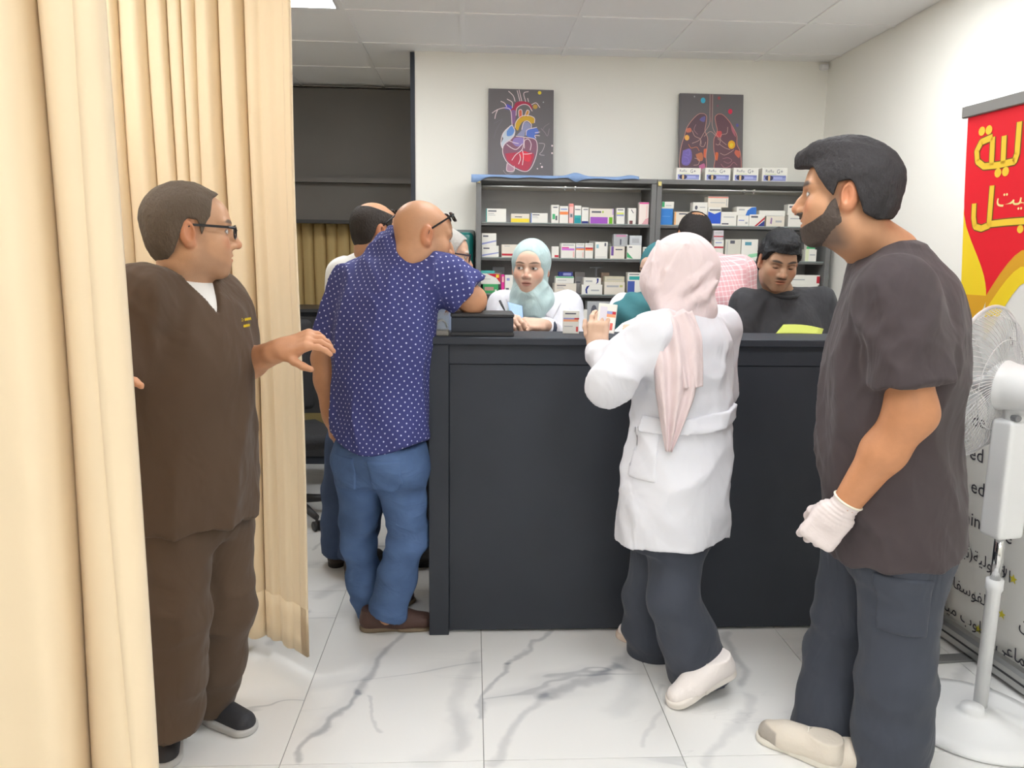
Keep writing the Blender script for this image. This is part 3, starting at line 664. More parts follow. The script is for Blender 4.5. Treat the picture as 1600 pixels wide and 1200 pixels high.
def short_line(front=0.078, temple=0.030, burn=-0.012, nape=-0.075, wob=0.002):
    """hairline of a short haircut"""
    def f(x, y, z):
        top = z - np.interp(y, [-0.12, -0.06, -0.045, -0.020, -0.012, 0.020, 0.0301, 0.045, 0.07, 0.1], [nape, nape + 0.005, -0.050, 0.028, 0.038, 0.036, burn, temple, front, front + 0.004])
        return top + wob * np.sin(60 * y + 30 * x) - np.maximum(x - 0.060, 0) * 0.2 * (y > 0.03)
    return f

def hand(wrist, d, back, side, curl=(0.35, 0.4, 0.45, 0.5), spread=0.05, thumb=(0.75, 0.62, -0.25), tc=0.3, k=1.0, rest=0.0):
    """d: towards the fingers; back: out of the back of the hand; side=+1 thumb towards d x back"""
    y = nrm(d); z = nrm(np.asarray(back, float) - y * (np.asarray(back, float) @ y)); x = np.cross(y, z) * side; M = np.stack([x, y, z], 1); w = np.asarray(wrist, float)
    g = lambda *p: w + M @ (np.array(p) * k)
    sh = [BX(g(0.001, 0.050, 0), V(0.040, 0.047, 0.0135) * k, M, 0.012 * k), RC(g(0, -0.03, 0), g(0, 0.03, 0), 0.026 * k, 0.024 * k), EL(g(0.022, 0.034, -0.010), V(0.018, 0.028, 0.014) * k, M)]
    base = U(0.02 * k, *sh); fg = []
    for i, (bxx, L) in enumerate(((0.0295, 0.072), (0.0100, 0.080), (-0.0105, 0.075), (-0.0300, 0.059))):
        a = 0.0; p = V(bxx, 0.088 - 0.002 * abs(i - 1) ** 1.5, 0.001); pts = [p - V(0, 0.02, 0), p]; sx = spread * (1.5 - i); c = curl[i]
        for q, fr in enumerate((0.44, 0.31, 0.25)):
            a += c * (1.0, 1.15, 0.7)[q]; p = p + L * fr * V(math.sin(sx) * math.cos(a), math.cos(a) * math.cos(sx), -math.sin(a)); pts.append(p)
        r = 0.0088 if i < 3 else 0.0076
        fg.append(CH([g(*q) for q in pts], [r * k * t for t in (1.1, 1.06, 1.0, 0.92, 0.80)], 0.004))
    t = nrm(V(*thumb)); p0 = V(0.026, 0.018, -0.008); p1 = p0 + t * 0.040; t2 = nrm(t + tc * V(-0.6, 0.3, -0.6)); p2 = p1 + t2 * 0.032; p3 = p2 + nrm(t2 + tc * V(-0.5, 0.3, -0.3)) * 0.026
    fg.append(CH([g(*p0), g(*p1), g(*p2), g(*p3)], [0.0145 * k, 0.0115 * k, 0.0105 * k, 0.0085 * k], 0.006))
    fin = U(0.0015, *fg)
    return U(0.009 * k, base, fin)
def arm(sh, el, wr, r=(0.05, 0.042, 0.040, 0.027)):
    m = (np.asarray(el) * 0.62 + np.asarray(wr) * 0.38)
    return CH([np.asarray(sh, float), np.asarray(el, float), m, np.asarray(wr, float)], list(r), 0.03)
def core(neck, pelvis, legs, r=0.10):    # hidden inner body so that the figure is one whole
    n = np.asarray(neck, float); p = np.asarray(pelvis, float)
    return U(0.06, RC(n, n * 0.5 + p * 0.5, 0.06, r), RC(n * 0.5 + p * 0.5, p, r, r), *[CH([np.asarray(q, float) for q in l], [0.07, 0.05, 0.04], 0.03) for l in legs])
def shoe(parent, heel, toe, upc, solec, h=0.075, wid=0.046, lift=0.0, name='shoe', sole_h=0.026, toe_c=None, collar=0.045, tilt=0.0, lace=None):
    """heel, toe: points on the floor; tilt raises the heel (radians)"""
    heel = np.asarray(heel, float); toe = np.asarray(toe, float); d = toe - heel; d[2] = 0; L = np.linalg.norm(d); y = d / L; ct, st_ = math.cos(tilt), math.sin(tilt)
    yy = V(y[0] * ct, y[1] * ct, -st_); zz = V(y[0] * st_, y[1] * st_, ct); x = np.cross(yy, zz); M = np.stack([x, yy, zz], 1)
    o = toe + V(0, 0, lift) - yy * L
    if o[2] < lift: pass
    g = lambda *p: o + M @ np.array(p)
    up = U(0.03, RC(g(0, 0.040, 0.040), g(0, 0.12, 0.045), wid * 0.82, wid * 0.80), CH([g(0, 0.10, 0.048), g(0, 0.17, 0.036), g(0.004, L - 0.042, 0.027)], [wid * 0.80, wid * 0.90, wid * 0.78], 0.03), RC(g(0, 0.048, 0.05), g(0, 0.052, h + 0.02), wid * 0.80, collar))
    up = up.cut(g(0, 0, sole_h * 0.6), -zz).cut(g(0, 0.05, h + 0.015), zz)
    so = U(0.02, RC(g(0, 0.040, 0), g(0, 0.13, 0), wid * 0.86, wid * 0.80), RC(g(0, 0.13, 0), g(0.004, L - 0.05, 0), wid * 0.80, wid * 1.04))
    sol = S(lambda P, f=None: _sole(P, o, M, L, wid, sole_h), np.minimum(heel, toe) - 0.12, np.maximum(heel, toe) + V(0.12, 0.12, 0.22))
    cf = flat(upc)
    if toe_c is not None:
        def cf(P):
            q = (P - o) @ M; c = np.tile(np.array(upc, float), (len(P), 1)); t = smooth(L - 0.075, L - 0.068, q[:, 1] + 3.0 * q[:, 0] ** 2) * smooth(0.062, 0.055, q[:, 2]); return mixc(c, toe_c, t)
    e = surf(name, up, 0.0045, mat('shoe_upper', attr=True, rough=0.6, spec=0.3, bump=(70, 0.12)), parent, cf)
    surf('sole', sol, 0.004, mat('shoe_sole', attr=True, rough=0.6), e_child(e, parent), flat(solec))
    if lace is not None:
        mb = MB()
        for k in range(4):
            yk = 0.105 + 0.022 * k; zk = 0.091 - 0.011 * k
            mb.tube([g(-0.018, yk, zk - 0.006), g(0, yk + 0.004, zk + 0.004), g(0.018, yk, zk - 0.006)], 0.0036, 6)
        mb.build('laces', mat('lace_%s' % name, lace, 0.7), parent, True)
    return e
def e_child(e, parent): return parent
def _sole(P, o, M, L, wid, hgt):
    q = (P - o) @ M; y = q[:, 1]; t = np.clip(y, wid * 0.85, L - wid * 0.98)
    r = np.interp(t, [0, 0.13, 0.2, L], [wid * 0.88, wid * 0.80, wid * 1.02, wid * 0.98]) - 0.006
    d2 = np.hypot(q[:, 0] - 0.004 * (y > 0.15), y - t) - r; zc = hgt * (0.5 + 0.14 * np.cos(y / L * 3.1)); hz = zc
    dz = np.abs(q[:, 2] - zc) - hz + 0.006
    return np.hypot(np.maximum(d2, 0), np.maximum(dz, 0)) + np.minimum(np.maximum(d2, dz), 0) - 0.006
def trousers(pel, fwd, legs, w=(0.18, 0.12, 0.14), top=0.12, r=(0.105, 0.085, 0.095), k=0.05, amp=0.006, seed=2, cuff_tilt=None):
    """legs: (hip, knee, ankle); hem cut just above each ankle point"""
    pel = np.asarray(pel, float); st = [(pel + V(0, 0, top), w[0] * 0.93, w[1], w[2]), (pel, w[0], w[1], w[2]), (pel - V(0, 0, 0.10), w[0] * 0.9, w[1] * 0.8, w[2] * 0.85)]
    hips = LOFT(st, fwd); L = []
    for hp, kn, an in legs:
        hp, kn, an = map(lambda q: np.asarray(q, float), (hp, kn, an)); e = an + (an - kn) * 0.1
        m = kn * 0.5 + an * 0.5
        L.append(CH([hp, kn, m, e], [r[0], r[1], (r[1] + r[2]) / 2, r[2]], 0.03).cut(an, (an - kn)))
    sh = U(k, hips, U(0.012, *L))
    kz = [np.asarray(l[1])[2] for l in legs]; zk = sum(kz) / len(kz); za = sum(np.asarray(l[2])[2] for l in legs) / len(legs)
    def g(P):
        z = P[:, 2]; kn = np.exp(-((z - zk) / 0.10) ** 2) + 1.1 * np.exp(-((z - za - 0.05) / 0.09) ** 2) + 0.7 * np.exp(-((z - pel[2] + 0.06) / 0.09) ** 2) + 0.25
        return -1.25 * amp * kn * np.maximum(ridge(P, (2.4, 2.4, 4.6), seed), -0.5) - 0.9 * amp * nz(P, (6, 6, 1.5), seed + 1)
    return sh.disp(g, 0.012)
def glasses(H, parent, c=(0.01, 0.01, 0.012), up=0.0, rot=0.0, dark=False, y0=0.108, rim=0.0022, z=0.010, tiltz=0.0, name='glasses'):
    g = empty(name, H.c); g.parent = parent; g.location = tuple(H.c - np.array(parent.location))
    mg = mat('glasses_frame_%02x%02x' % (int(c[0] * 255), int(c[2] * 255)), c, 0.3, 0.5); cr_, sr_ = math.cos(rot), math.sin(rot); T = lambda p: H.wld((p[0], -0.005 + (p[1] + 0.005) * cr_ - (p[2] - 0.014) * sr_, 0.014 + (p[1] + 0.005) * sr_ + (p[2] - 0.014) * cr_))
    fr = MB()
    for x in (-1, 1):
        loop = [(x * (0.034 + 0.0255 * math.copysign(abs(math.cos(a)) ** 0.6, math.cos(a))), y0 - 0.010 * abs(math.cos(a) * 0.5 + 0.5 * 1), z + up + tiltz * 0 + 0.0175 * math.copysign(abs(math.sin(a)) ** 0.7, math.sin(a))) for a in np.linspace(0, 2 * math.pi, 25)[:-1]]
        fr.tube([T(p) for p in loop], rim, 6, closed=True)
        ln = MB().add([T(p) for p in loop], [tuple(range(24))]).build('lens', mat('dark_lens', (0.01, 0.01, 0.012), 0.08, 0.6) if dark else mat('clear_lens', (0.95, 0.97, 0.97), 0.02, 0.5, trans=0.9, alpha=0.12), None)
        ln.parent = g; ln.matrix_parent_inverse = Matrix.Translation(Vector(H.c)).inverted()
        tm = MB().tube([T(p) for p in ((x * 0.062, y0 - 0.008, z + up + 0.010), (x * 0.079, y0 - 0.025, z + up + 0.011), (x * 0.0825, 0.03, z + up + 0.012), (x * 0.083, -0.004, z + up + 0.012), (x * 0.081, -0.025, z + up - 0.002))], rim * 1.1, 6, flat=1.6).build('temple', mg, None)
        tm.parent = g; tm.matrix_parent_inverse = Matrix.Translation(Vector(H.c)).inverted()
    fr.tube([T((-0.010, y0 - 0.002, z + up + 0.004)), T((0, y0 + 0.002, z + up + 0.006)), T((0.010, y0 - 0.002, z + up + 0.004))], rim, 6)
    o = fr.build('rims', mg, None); o.parent = g; o.matrix_parent_inverse = Matrix.Translation(Vector(H.c)).inverted()
def person(label, loc): return tag(empty('person', loc), label, 'person')
def lp(a, b, t): return np.asarray(a, float) * (1 - t) + np.asarray(b, float) * t
# ------------------------------------------------------------------ cloth materials
m_scrub_br = mat('scrub_brown_black', srgb(86, 70, 57), 0.8, 0.15, sheen=0.1, bump=(5.5, 0.5, (1, 1, 0.5), 1.0, 0.04))
m_scrub_bk = mat('scrub_black', srgb(74, 66, 68), 0.8, 0.15, sheen=0.1, bump=(5.5, 0.5, (1, 1, 0.5), 1.0, 0.04))
m_scrub_nv = mat('trouser_navy_black', srgb(68, 72, 82), 0.8, 0.15, sheen=0.1, bump=(5.5, 0.5, (1, 1, 0.5), 1.0, 0.04))
m_tee = mat('black_tee', srgb(66, 66, 69), 0.85, 0.12, sheen=0.1, bump=(6, 0.5, (1, 1, 0.6), 1.0, 0.04))
m_coat = mat('white_coat', srgb(222, 222, 228), 0.75, 0.2, bump=(5.5, 0.5, (1, 1, 0.5), 1.0, 0.04))
m_shirtw = mat('white_shirt', srgb(232, 231, 228), 0.75, 0.2, bump=(9, 0.25))
m_pinkscarf = mat('pink_scarf', srgb(222, 204, 204), 0.7, 0.2, sheen=0.2, bump=(9, 0.6, (1, 1, 0.5), 1.2, 0.03))
m_mint = mat('mint_scarf', srgb(176, 199, 199), 0.7, 0.2, sheen=0.2, bump=(10, 0.6, (1, 1, 0.5), 1.2, 0.03))
m_tealscarf = mat('teal_scarf', srgb(62, 112, 118), 0.75, 0.15, bump=(10, 0.3))
m_jeans = mat('blue_jeans', srgb(84, 108, 148), 0.85, 0.12, var=(6, 0.3), bump=(8, 0.5, (1, 1, 1.5), 0.9, 0.03))
m_jeans2 = mat('dark_jeans', srgb(70, 84, 112), 0.85, 0.12, var=(7, 0.2), bump=(14, 0.3))
def pattern(name, kind, base, ink, s):
    m = bpy.data.materials.new(name); m.use_nodes = True; nt = m.node_tree; N = nt.nodes; L = nt.links; b = N['Principled BSDF']
    b.inputs['Roughness'].default_value = 0.75; b.inputs['Specular IOR Level'].default_value = 0.2
    a = N.new('ShaderNodeAttribute'); a.attribute_name = 'Col'
    def vm(op, x, v=None, sc=None):
        n = N.new('ShaderNodeVectorMath'); n.operation = op; L.new(x, n.inputs[0])
        if v is not None: n.inputs[1].default_value = v
        if sc is not None: n.inputs['Scale'].default_value = sc
        return n.outputs
    def mt(op, x, y=None, v=None):
        n = N.new('ShaderNodeMath'); n.operation = op; L.new(x, n.inputs[0])
        if y is not None: L.new(y, n.inputs[1])
        if v is not None: n.inputs[1].default_value = v
        return n.outputs[0]
    q = vm('SCALE', a.outputs['Vector'], sc=1.0 / s)[0]
    if kind == 'dots':
        ds = []
        for o in ((0.25, 0.25, 0.5), (0.75, 0.75, 0.5)):
            x = vm('ADD', q, o)[0]; x = vm('FRACTION', x)[0]; x = vm('SUBTRACT', x, (0.5, 0.5, 0.5))[0]; x = vm('MULTIPLY', x, (1, 1, 0))[0]; ds.append(vm('LENGTH', x)['Value'])
        d = mt('MINIMUM', ds[0], ds[1]); mr = N.new('ShaderNodeMapRange'); L.new(d, mr.inputs[0])
        mr.inputs[1].default_value = 0.075; mr.inputs[2].default_value = 0.11; mr.inputs[3].default_value = 1; mr.inputs[4].default_value = 0; fac = mr.outputs[0]
    else:
        x = vm('FRACTION', q)[0]; sp = N.new('ShaderNodeSeparateXYZ'); L.new(x, sp.inputs[0]); l1 = mt('LESS_THAN', sp.outputs[0], v=0.22); l2 = mt('LESS_THAN', sp.outputs[1], v=0.22)
        fac = mt('MULTIPLY', mt('ADD', l1, l2), v=0.5)
    mx = N.new('ShaderNodeMix'); mx.data_type = 'RGBA'; L.new(fac, mx.inputs['Factor']); mx.inputs['A'].default_value = (*base, 1); mx.inputs['B'].default_value = (*ink, 1)
    L.new(mx.outputs['Result'], b.inputs['Base Color'])
    tc = N.new('ShaderNodeTexCoord'); n2 = N.new('ShaderNodeTexNoise'); n2.inputs['Scale'].default_value = 10; n2.inputs['Distortion'].default_value = 0.8; L.new(tc.outputs['Object'], n2.inputs[0])
    bp = N.new('ShaderNodeBump'); bp.inputs['Strength'].default_value = 0.3; bp.inputs['Distance'].default_value = 0.02; L.new(n2.outputs[0], bp.inputs['Height']); L.new(bp.outputs[0], b.inputs['Normal'])
    return m
def cyl(axes):
    """cloth coordinates (around, along) for the nearest of several limb axes: (a, b, radius)"""
    def f(P):
        best = np.full(len(P), 1e9); uv = np.zeros((len(P), 3))
        for a, b, r in axes:
            a = np.asarray(a, float); b = np.asarray(b, float); ab = b - a; l = np.linalg.norm(ab); t = ab / l; s_ = np.clip((P - a) @ t, 0, l); q = P - a - np.outer((P - a) @ t, t)
            d = np.linalg.norm(P - a - np.outer(s_, t), axis=1) - r; x = nrm(np.cross(t, (0.3, -0.95, 0.1))); y = np.cross(t, x)
            c = np.stack([np.arctan2(q @ x, -(q @ y)) * r, (P - a) @ t, 0 * d], 1); m = d < best; best[m] = d[m]; uv[m] = c[m]
        return uv
    return f
def patch(base, t, c, h, M): return S(lambda P, b=BX(c, h, M, 0.002): np.maximum(base.f(P) - t, b.f(P)), np.asarray(c) - np.linalg.norm(h), np.asarray(c) + np.linalg.norm(h))
def ribbon(name, pts, wid, nrmv, material, parent, fold=0.012, nf=3, thick=0.003, n=22, seed=0):
    P = np.array(pts, float); t = np.linspace(0, len(P) - 1, 40); Q = np.stack([np.interp(t, np.arange(len(P)), P[:, k]) for k in range(3)], 1)
    for _ in range(4): Q[1:-1] = (Q[:-2] + 2 * Q[1:-1] + Q[2:]) / 4
    W = np.interp(t, np.arange(len(P)), wid); T = np.gradient(Q, axis=0); T /= np.linalg.norm(T, axis=1)[:, None]; vs = []; fc = []
    nv = np.asarray(nrmv, float); nv = nv if nv.ndim == 2 else np.tile(nv, (len(P), 1)); NV = np.stack([np.interp(t, np.arange(len(P)), nv[:, k]) for k in range(3)], 1)
    for i in range(40):
        b = nrm(np.cross(T[i], NV[i])); m = np.cross(b, T[i]); m = m * np.sign(m @ NV[i])
        for j in range(n):
            u = j / (n - 1) * 2 - 1; o = fold * (math.cos(u * math.pi * nf + seed + 0.04 * i) + 0.4 * math.sin(u * 9 + i * 0.1)) * min(1, W[i] / 0.03)
            vs.append(Q[i] + b * u * W[i] + m * (o - 0.25 * W[i] * u * u))
    for i in range(39):
        for j in range(n - 1): fc.append((i * n + j, i * n + j + 1, (i + 1) * n + j + 1, (i + 1) * n + j))
    o = MB().add(vs, fc).build(name, material, parent, True); md = o.modifiers.new('t', 'SOLIDIFY'); md.thickness = thick; return o
def sleeve(a, b, ra, rb, cut=True):
    a = np.asarray(a, float); b = np.asarray(b, float); return RC(a, b + (b - a) * 0.3, ra, rb).cut(b, b - a)
def wr(amp, sc=(4.5, 4.5, 3.0), seed=0, hot=()):
    def f(P):
        r1 = ridge(P, sc, seed); r2 = ridge(P, np.asarray(sc) * 2.1, seed + 5); m = 0.55 + 0.5 * nz(P, (2.2, 2.2, 1.8), seed + 9, 3)
        for p, r in hot: m = m + 1.3 * np.exp(-((P - p) ** 2).sum(1) / (r * r))
        return -2.0 * amp * np.maximum(r1, -0.4) * m - 0.6 * amp * np.maximum(r2, -0.2) * m
    return f

SK1, SK2, SK3, SK4 = (0.56, 0.315, 0.185), (0.50, 0.265, 0.150), (0.64, 0.42, 0.30), (0.42, 0.235, 0.145)

# ------------------------------------------------------------------ 1: man in glasses between the curtains
def doctor():
    e = person('man in dark brown scrubs and glasses between the cream curtains, pointing right', (-0.84, 2.2, 0))
    H = Head(at(299, 366, 2.22), (0.93, 0.37, -0.03), size=1.05, skin=SK1, hairc=(0.055, 0.042, 0.032), beard=V(0.25, 0.16, 0.11), stubble=0.35)
    fw = V(0.87, -0.5, 0); rt = V(-0.5, -0.87, 0)
    nb = at(288, 428, 2.24); ch = at(290, 516, 2.22); be = at(296, 660, 2.22); hm = at(302, 808, 2.22)
    shL = at(343, 468, 2.36); shR = at(222, 462, 2.08); elL = at(362, 578, 2.36); wrL = at(440, 546, 2.20); elR = at(160, 590, 2.02); wrR = at(156, 594, 1.84)
    tor = LOFT([(hm, 0.200, 0.165, 0.150), (be, 0.186, 0.170, 0.135), (ch, 0.190, 0.150, 0.125), (lp(ch, nb, 0.62), 0.165, 0.110, 0.105), (nb - V(0, 0, 0.015), 0.09, 0.07, 0.075)], fw)
    base = U(0.05, tor, CH([shL - V(0, 0, 0.01), nb - V(0, 0, 0.035), shR - V(0, 0, 0.01)], [0.066, 0.062, 0.066], 0.04))
    sl = U(0.0, sleeve(shL, lp(shL, elL, 0.80), 0.078, 0.088), sleeve(shR, lp(shR, elR, 0.85), 0.080, 0.092))
    zv = at(322, 494, 2.1)[2]
    def vneck(P):
        q = P - nb; u = np.abs(q @ rt - 0.012); return np.minimum(0.85 * (P[:, 2] - zv) * 0.55 - 0.85 * u, q @ fw - 0.0)
    shirt = U(0.035, base, sl).disp(wr(0.006, seed=11, hot=[(lp(shL, elL, .3), .12), (lp(shR, elR, .3), .12), (hm, .15)])).cutf(vneck)
    surf('scrub_top', shirt, 0.007, m_scrub_br, e)
    surf('undershirt', base.off(-0.010).cutf(lambda P: (P[:, 2] - nb[2] - 0.0) - 0.25 * ((P - nb) @ -fw)).cut(ch - V(0, 0, 0.05), V(0, 0, -1)), 0.006, m_shirtw, e)
    arms = [arm(shL, elL, wrL, (0.05, 0.046, 0.044, 0.030)), arm(shR, elR, wrR, (0.05, 0.045, 0.043, 0.029))]
    hL = hand(wrL, (0.78, -0.20, 0.30), (-0.25, -0.55, 0.8), 1, (0.45, 0.5, 0.55, 0.6), thumb=(0.75, 0.62, -0.15), k=1.02)
    hR = hand(wrR, (0.30, -0.9, -0.15), (-0.5, -0.1, 0.8), -1, (0.3, 0.4, 0.5, 0.5))
    skf = flat(np.array(SK1) * V(1.02, 0.92, 0.9))
    legs = [(at(272, 800, 2.16), at(276, 955, 2.10), at(262, 1128, 2.10)), (at(338, 800, 2.30), at(346, 950, 2.26), at(322, 1092, 2.33))]
    surf('body', [(H.S(U(0.03, H.skull(), H.neck(nb - V(0, 0, 0.03), 0.056, 0.075))), 0.0028, H.color), (U(0.02, arms[0], hL), 0.0036, skf), (U(0.02, arms[1], hR), 0.006, skf), (core(nb - V(0, 0, 0.05), hm, legs), 0.014, skf)], 0, m_skin, e)
    line = lambda x, y, z: z - np.interp(y, [-0.12, -0.06, -0.045, -0.020, -0.012, 0.012, 0.022, 0.034, 0.044, 0.050, 0.075, 0.085], [-0.075, -0.070, -0.050, 0.028, 0.040, 0.036, -0.004, 0.030, 0.045, 0.090, 0.112, 0.2]) + 0.002 * np.sin(60 * y + 30 * x)
    surf('hair', H.S(H.hair(0.010, line, 0.003)), 0.0032, m_hair, e, flat((0.120, 0.092, 0.070)))
    glasses(H, e, y0=0.112)
    surf('trousers', trousers(hm + V(0, 0, 0.05), fw, legs, w=(0.185, 0.135, 0.135), r=(0.108, 0.090, 0.094), seed=4), 0.008, m_scrub_br, e)
    shoe(e, atz(278, 1098, 0), atz(398, 1146, 0), srgb(58, 58, 62), srgb(190, 188, 186), wid=0.048, sole_h=0.032)
    shoe(e, atz(262, 1105, 0), atz(262, 1204, 0), srgb(58, 56, 58), srgb(190, 188, 186), wid=0.048, sole_h=0.032)
    mb = MB(); q = nb + fw * 0.168 - rt * 0.078; q[2] = at(350, 503, 2.2)[2]
    M = Matrix.Translation(Vector(at(340, 503, 2.165))) @ Matrix(((0.62, 0, 0.78, 0), (0.78, 0, -0.62, 0), (0, 1, 0, 0), (0, 0, 0, 1)))
    return e, tor, fw, rt, nb
e1, tor1, fw1, rt1, nb1 = doctor()

# ------------------------------------------------------------------ 10: man in black scrubs at right
def right_man():
    e = person('tall bearded man in black scrubs with a white glove at the right', (1.14, 2.08, 0))
    H = Head(at(1322, 310, 2.10), (-0.87, 0.49, -0.02), size=1.10, skin=(0.54, 0.28, 0.155), hairc=(0.016, 0.015, 0.016), beard=V(0.13, 0.09, 0.07), stubble=0.9, brow=1.3)
    fw = V(-0.80, 0.60, 0); rt = V(0.60, 0.80, 0)
    nb = at(1386, 392, 2.14); ch = at(1404, 505, 2.10); be = at(1398, 680, 2.10); hm = at(1402, 850, 2.10)
    shL = at(1402, 452, 1.93); shR = at(1372, 456, 2.30); elL = at(1424, 645, 1.88); wrL = at(1316, 795, 1.97); elR = at(1362, 640, 2.42); wrR = at(1352, 760, 2.40)
    tor = LOFT([(hm, 0.235, 0.190, 0.185), (be, 0.232, 0.205, 0.160), (ch, 0.225, 0.170, 0.170), (lp(ch, nb, 0.6), 0.20, 0.115, 0.150), (nb - V(0, 0, 0.0), 0.095, 0.068, 0.095)], fw)
    base = U(0.06, tor, CH([shL - V(0, 0, 0.012), nb - V(0, 0, 0.04), shR - V(0, 0, 0.012)], [0.076, 0.074, 0.076], 0.04))
    sl = U(0.0, sleeve(shL, lp(shL, elL, 0.74), 0.088, 0.100), sleeve(shR, lp(shR, elR, 0.82), 0.088, 0.098))
    def vneck(P):
        q = P - nb; return np.minimum(0.9 * (P[:, 2] - nb[2] + 0.13) * 0.5 - 0.9 * np.abs(q @ rt), q @ fw - 0.0)
    shirt = U(0.03, base, sl).disp(wr(0.006, (3.5, 3.5, 2.6), seed=21, hot=[(lp(shL, elL, .5), .14), (be, .18)])).cutf(vneck)
    surf('scrub_top', shirt, 0.007, m_scrub_bk, e)
    surf('undershirt', base.off(-0.012).cutf(lambda P: (P[:, 2] - nb[2] + 0.045)).cut(ch, V(0, 0, -1)), 0.008, m_shirtw, e)
    skf = flat((0.56, 0.255, 0.125))
    aL = arm(shL, elL, wrL, (0.060, 0.060, 0.054, 0.035)); aR = arm(shR, elR, wrR, (0.060, 0.056, 0.05, 0.033))
    dL = nrm(wrL - elL); hd = nrm(dL + V(-0.1, -0.05, 0.05))
    hR = hand(wrR, wrR - elR, (-0.2, 0.6, 0.3), 1, k=1.05)
    legs = [(at(1345, 860, 2.26), at(1312, 1020, 2.24), at(1290, 1162, 2.14)), (at(1408, 860, 2.02), at(1402, 1050, 1.99), at(1385, 1236, 1.97))]
    surf('body', [(H.S(U(0.03, H.skull(), H.neck(nb - V(0, 0, 0.02), 0.062, 0.080))), 0.0028, H.color), (aL, 0.006, skf), (U(0.02, aR, hR), 0.009, skf), (core(nb - V(0, 0, 0.05), hm, legs), 0.014, skf)], 0, m_skin, e)
    gl = hand(wrL + hd * 0.004, hd, (-0.30, -0.90, 0.2), 1, (0.95, 1.0, 1.05, 1.1), spread=0.02, thumb=(0.35, 0.75, -0.6), tc=0.9, k=1.26)
    glv = U(0.012, gl, RC(wrL - dL * 0.045, wrL + hd * 0.02, 0.039, 0.031).cut(wrL - dL * 0.030, -dL))
    glv = glv.disp(lambda P: -0.0014 * np.sin(((P - wrL) @ dL) * 500) * np.exp(-(((P - wrL) @ dL) / 0.035) ** 2))
    surf('glove', glv, 0.0032, mat('latex_glove', srgb(226, 214, 212), 0.5, 0.3, bump=(40, 0.15)), e)
    MB().tube([wrL - dL * 0.030 + 0.0395 * (math.cos(a) * nrm(np.cross(dL, (0, 0, 1))) + math.sin(a) * nrm(np.cross(dL, np.cross(dL, (0, 0, 1))))) for a in np.linspace(0, 6.283, 25)[:-1]], 0.0032, 6, closed=True).build('glove_cuff', mat('glove_bead', srgb(236, 230, 214), 0.5), e, True)
    def line(x, y, z):
        t = z - np.interp(y, [-0.12, -0.075, -0.045, -0.022, -0.012, 0.015, 0.024, 0.042, 0.06, 0.075, 0.10], [-0.055, -0.055, -0.040, 0.024, 0.036, 0.036, 0.004, 0.022, 0.046, 0.074, 0.080]); return t + 0.002 * np.sin(70 * y)
    ex = [CH([V(-0.03, 0.075, 0.105), V(0.0, 0.098, 0.098), V(0.02, 0.112, 0.088)], [0.024, 0.022, 0.014], 0.02), EL((0.0, 0.02, 0.115), (0.06, 0.075, 0.035))]
    surf('hair', H.S(H.hair(0.016, line, 0.0035, sc=(20, 9, 14), extra=ex)), 0.0032, m_hair, e, flat((0.040, 0.037, 0.039)))
    surf('beard', H.S(beard_s(H)), 0.0028, m_hair, e, flat((0.085, 0.066, 0.056)))
    tr = trousers(hm + V(0, 0, 0.04), fw, legs, w=(0.215, 0.17, 0.165), r=(0.118, 0.098, 0.100), seed=8, amp=0.006)
    surf('trousers', tr, 0.008, m_scrub_nv, e)
    c = at(1425, 960, 1.86)
    surf('cargo_pocket', patch(tr, 0.006, c, V(0.075, 0.10, 0.085), frame((0.2, -1, 0))), 0.007, m_scrub_nv, e)
    shoe(e, atz(1318, 1206, 0), atz(1182, 1148, 0), srgb(222, 212, 198), srgb(226, 220, 208), wid=0.047, sole_h=0.024, toe_c=srgb(176, 168, 158), lace=srgb(230, 224, 212))
    an = legs[1][2]; shoe(e, V(an[0] + 0.06, an[1] - 0.02, 0), V(an[0] - 0.20, an[1] + 0.10, 0), srgb(222, 212, 198), srgb(226, 220, 208), wid=0.047, sole_h=0.024, toe_c=srgb(176, 168, 158), lace=srgb(230, 224, 212))
right_man()

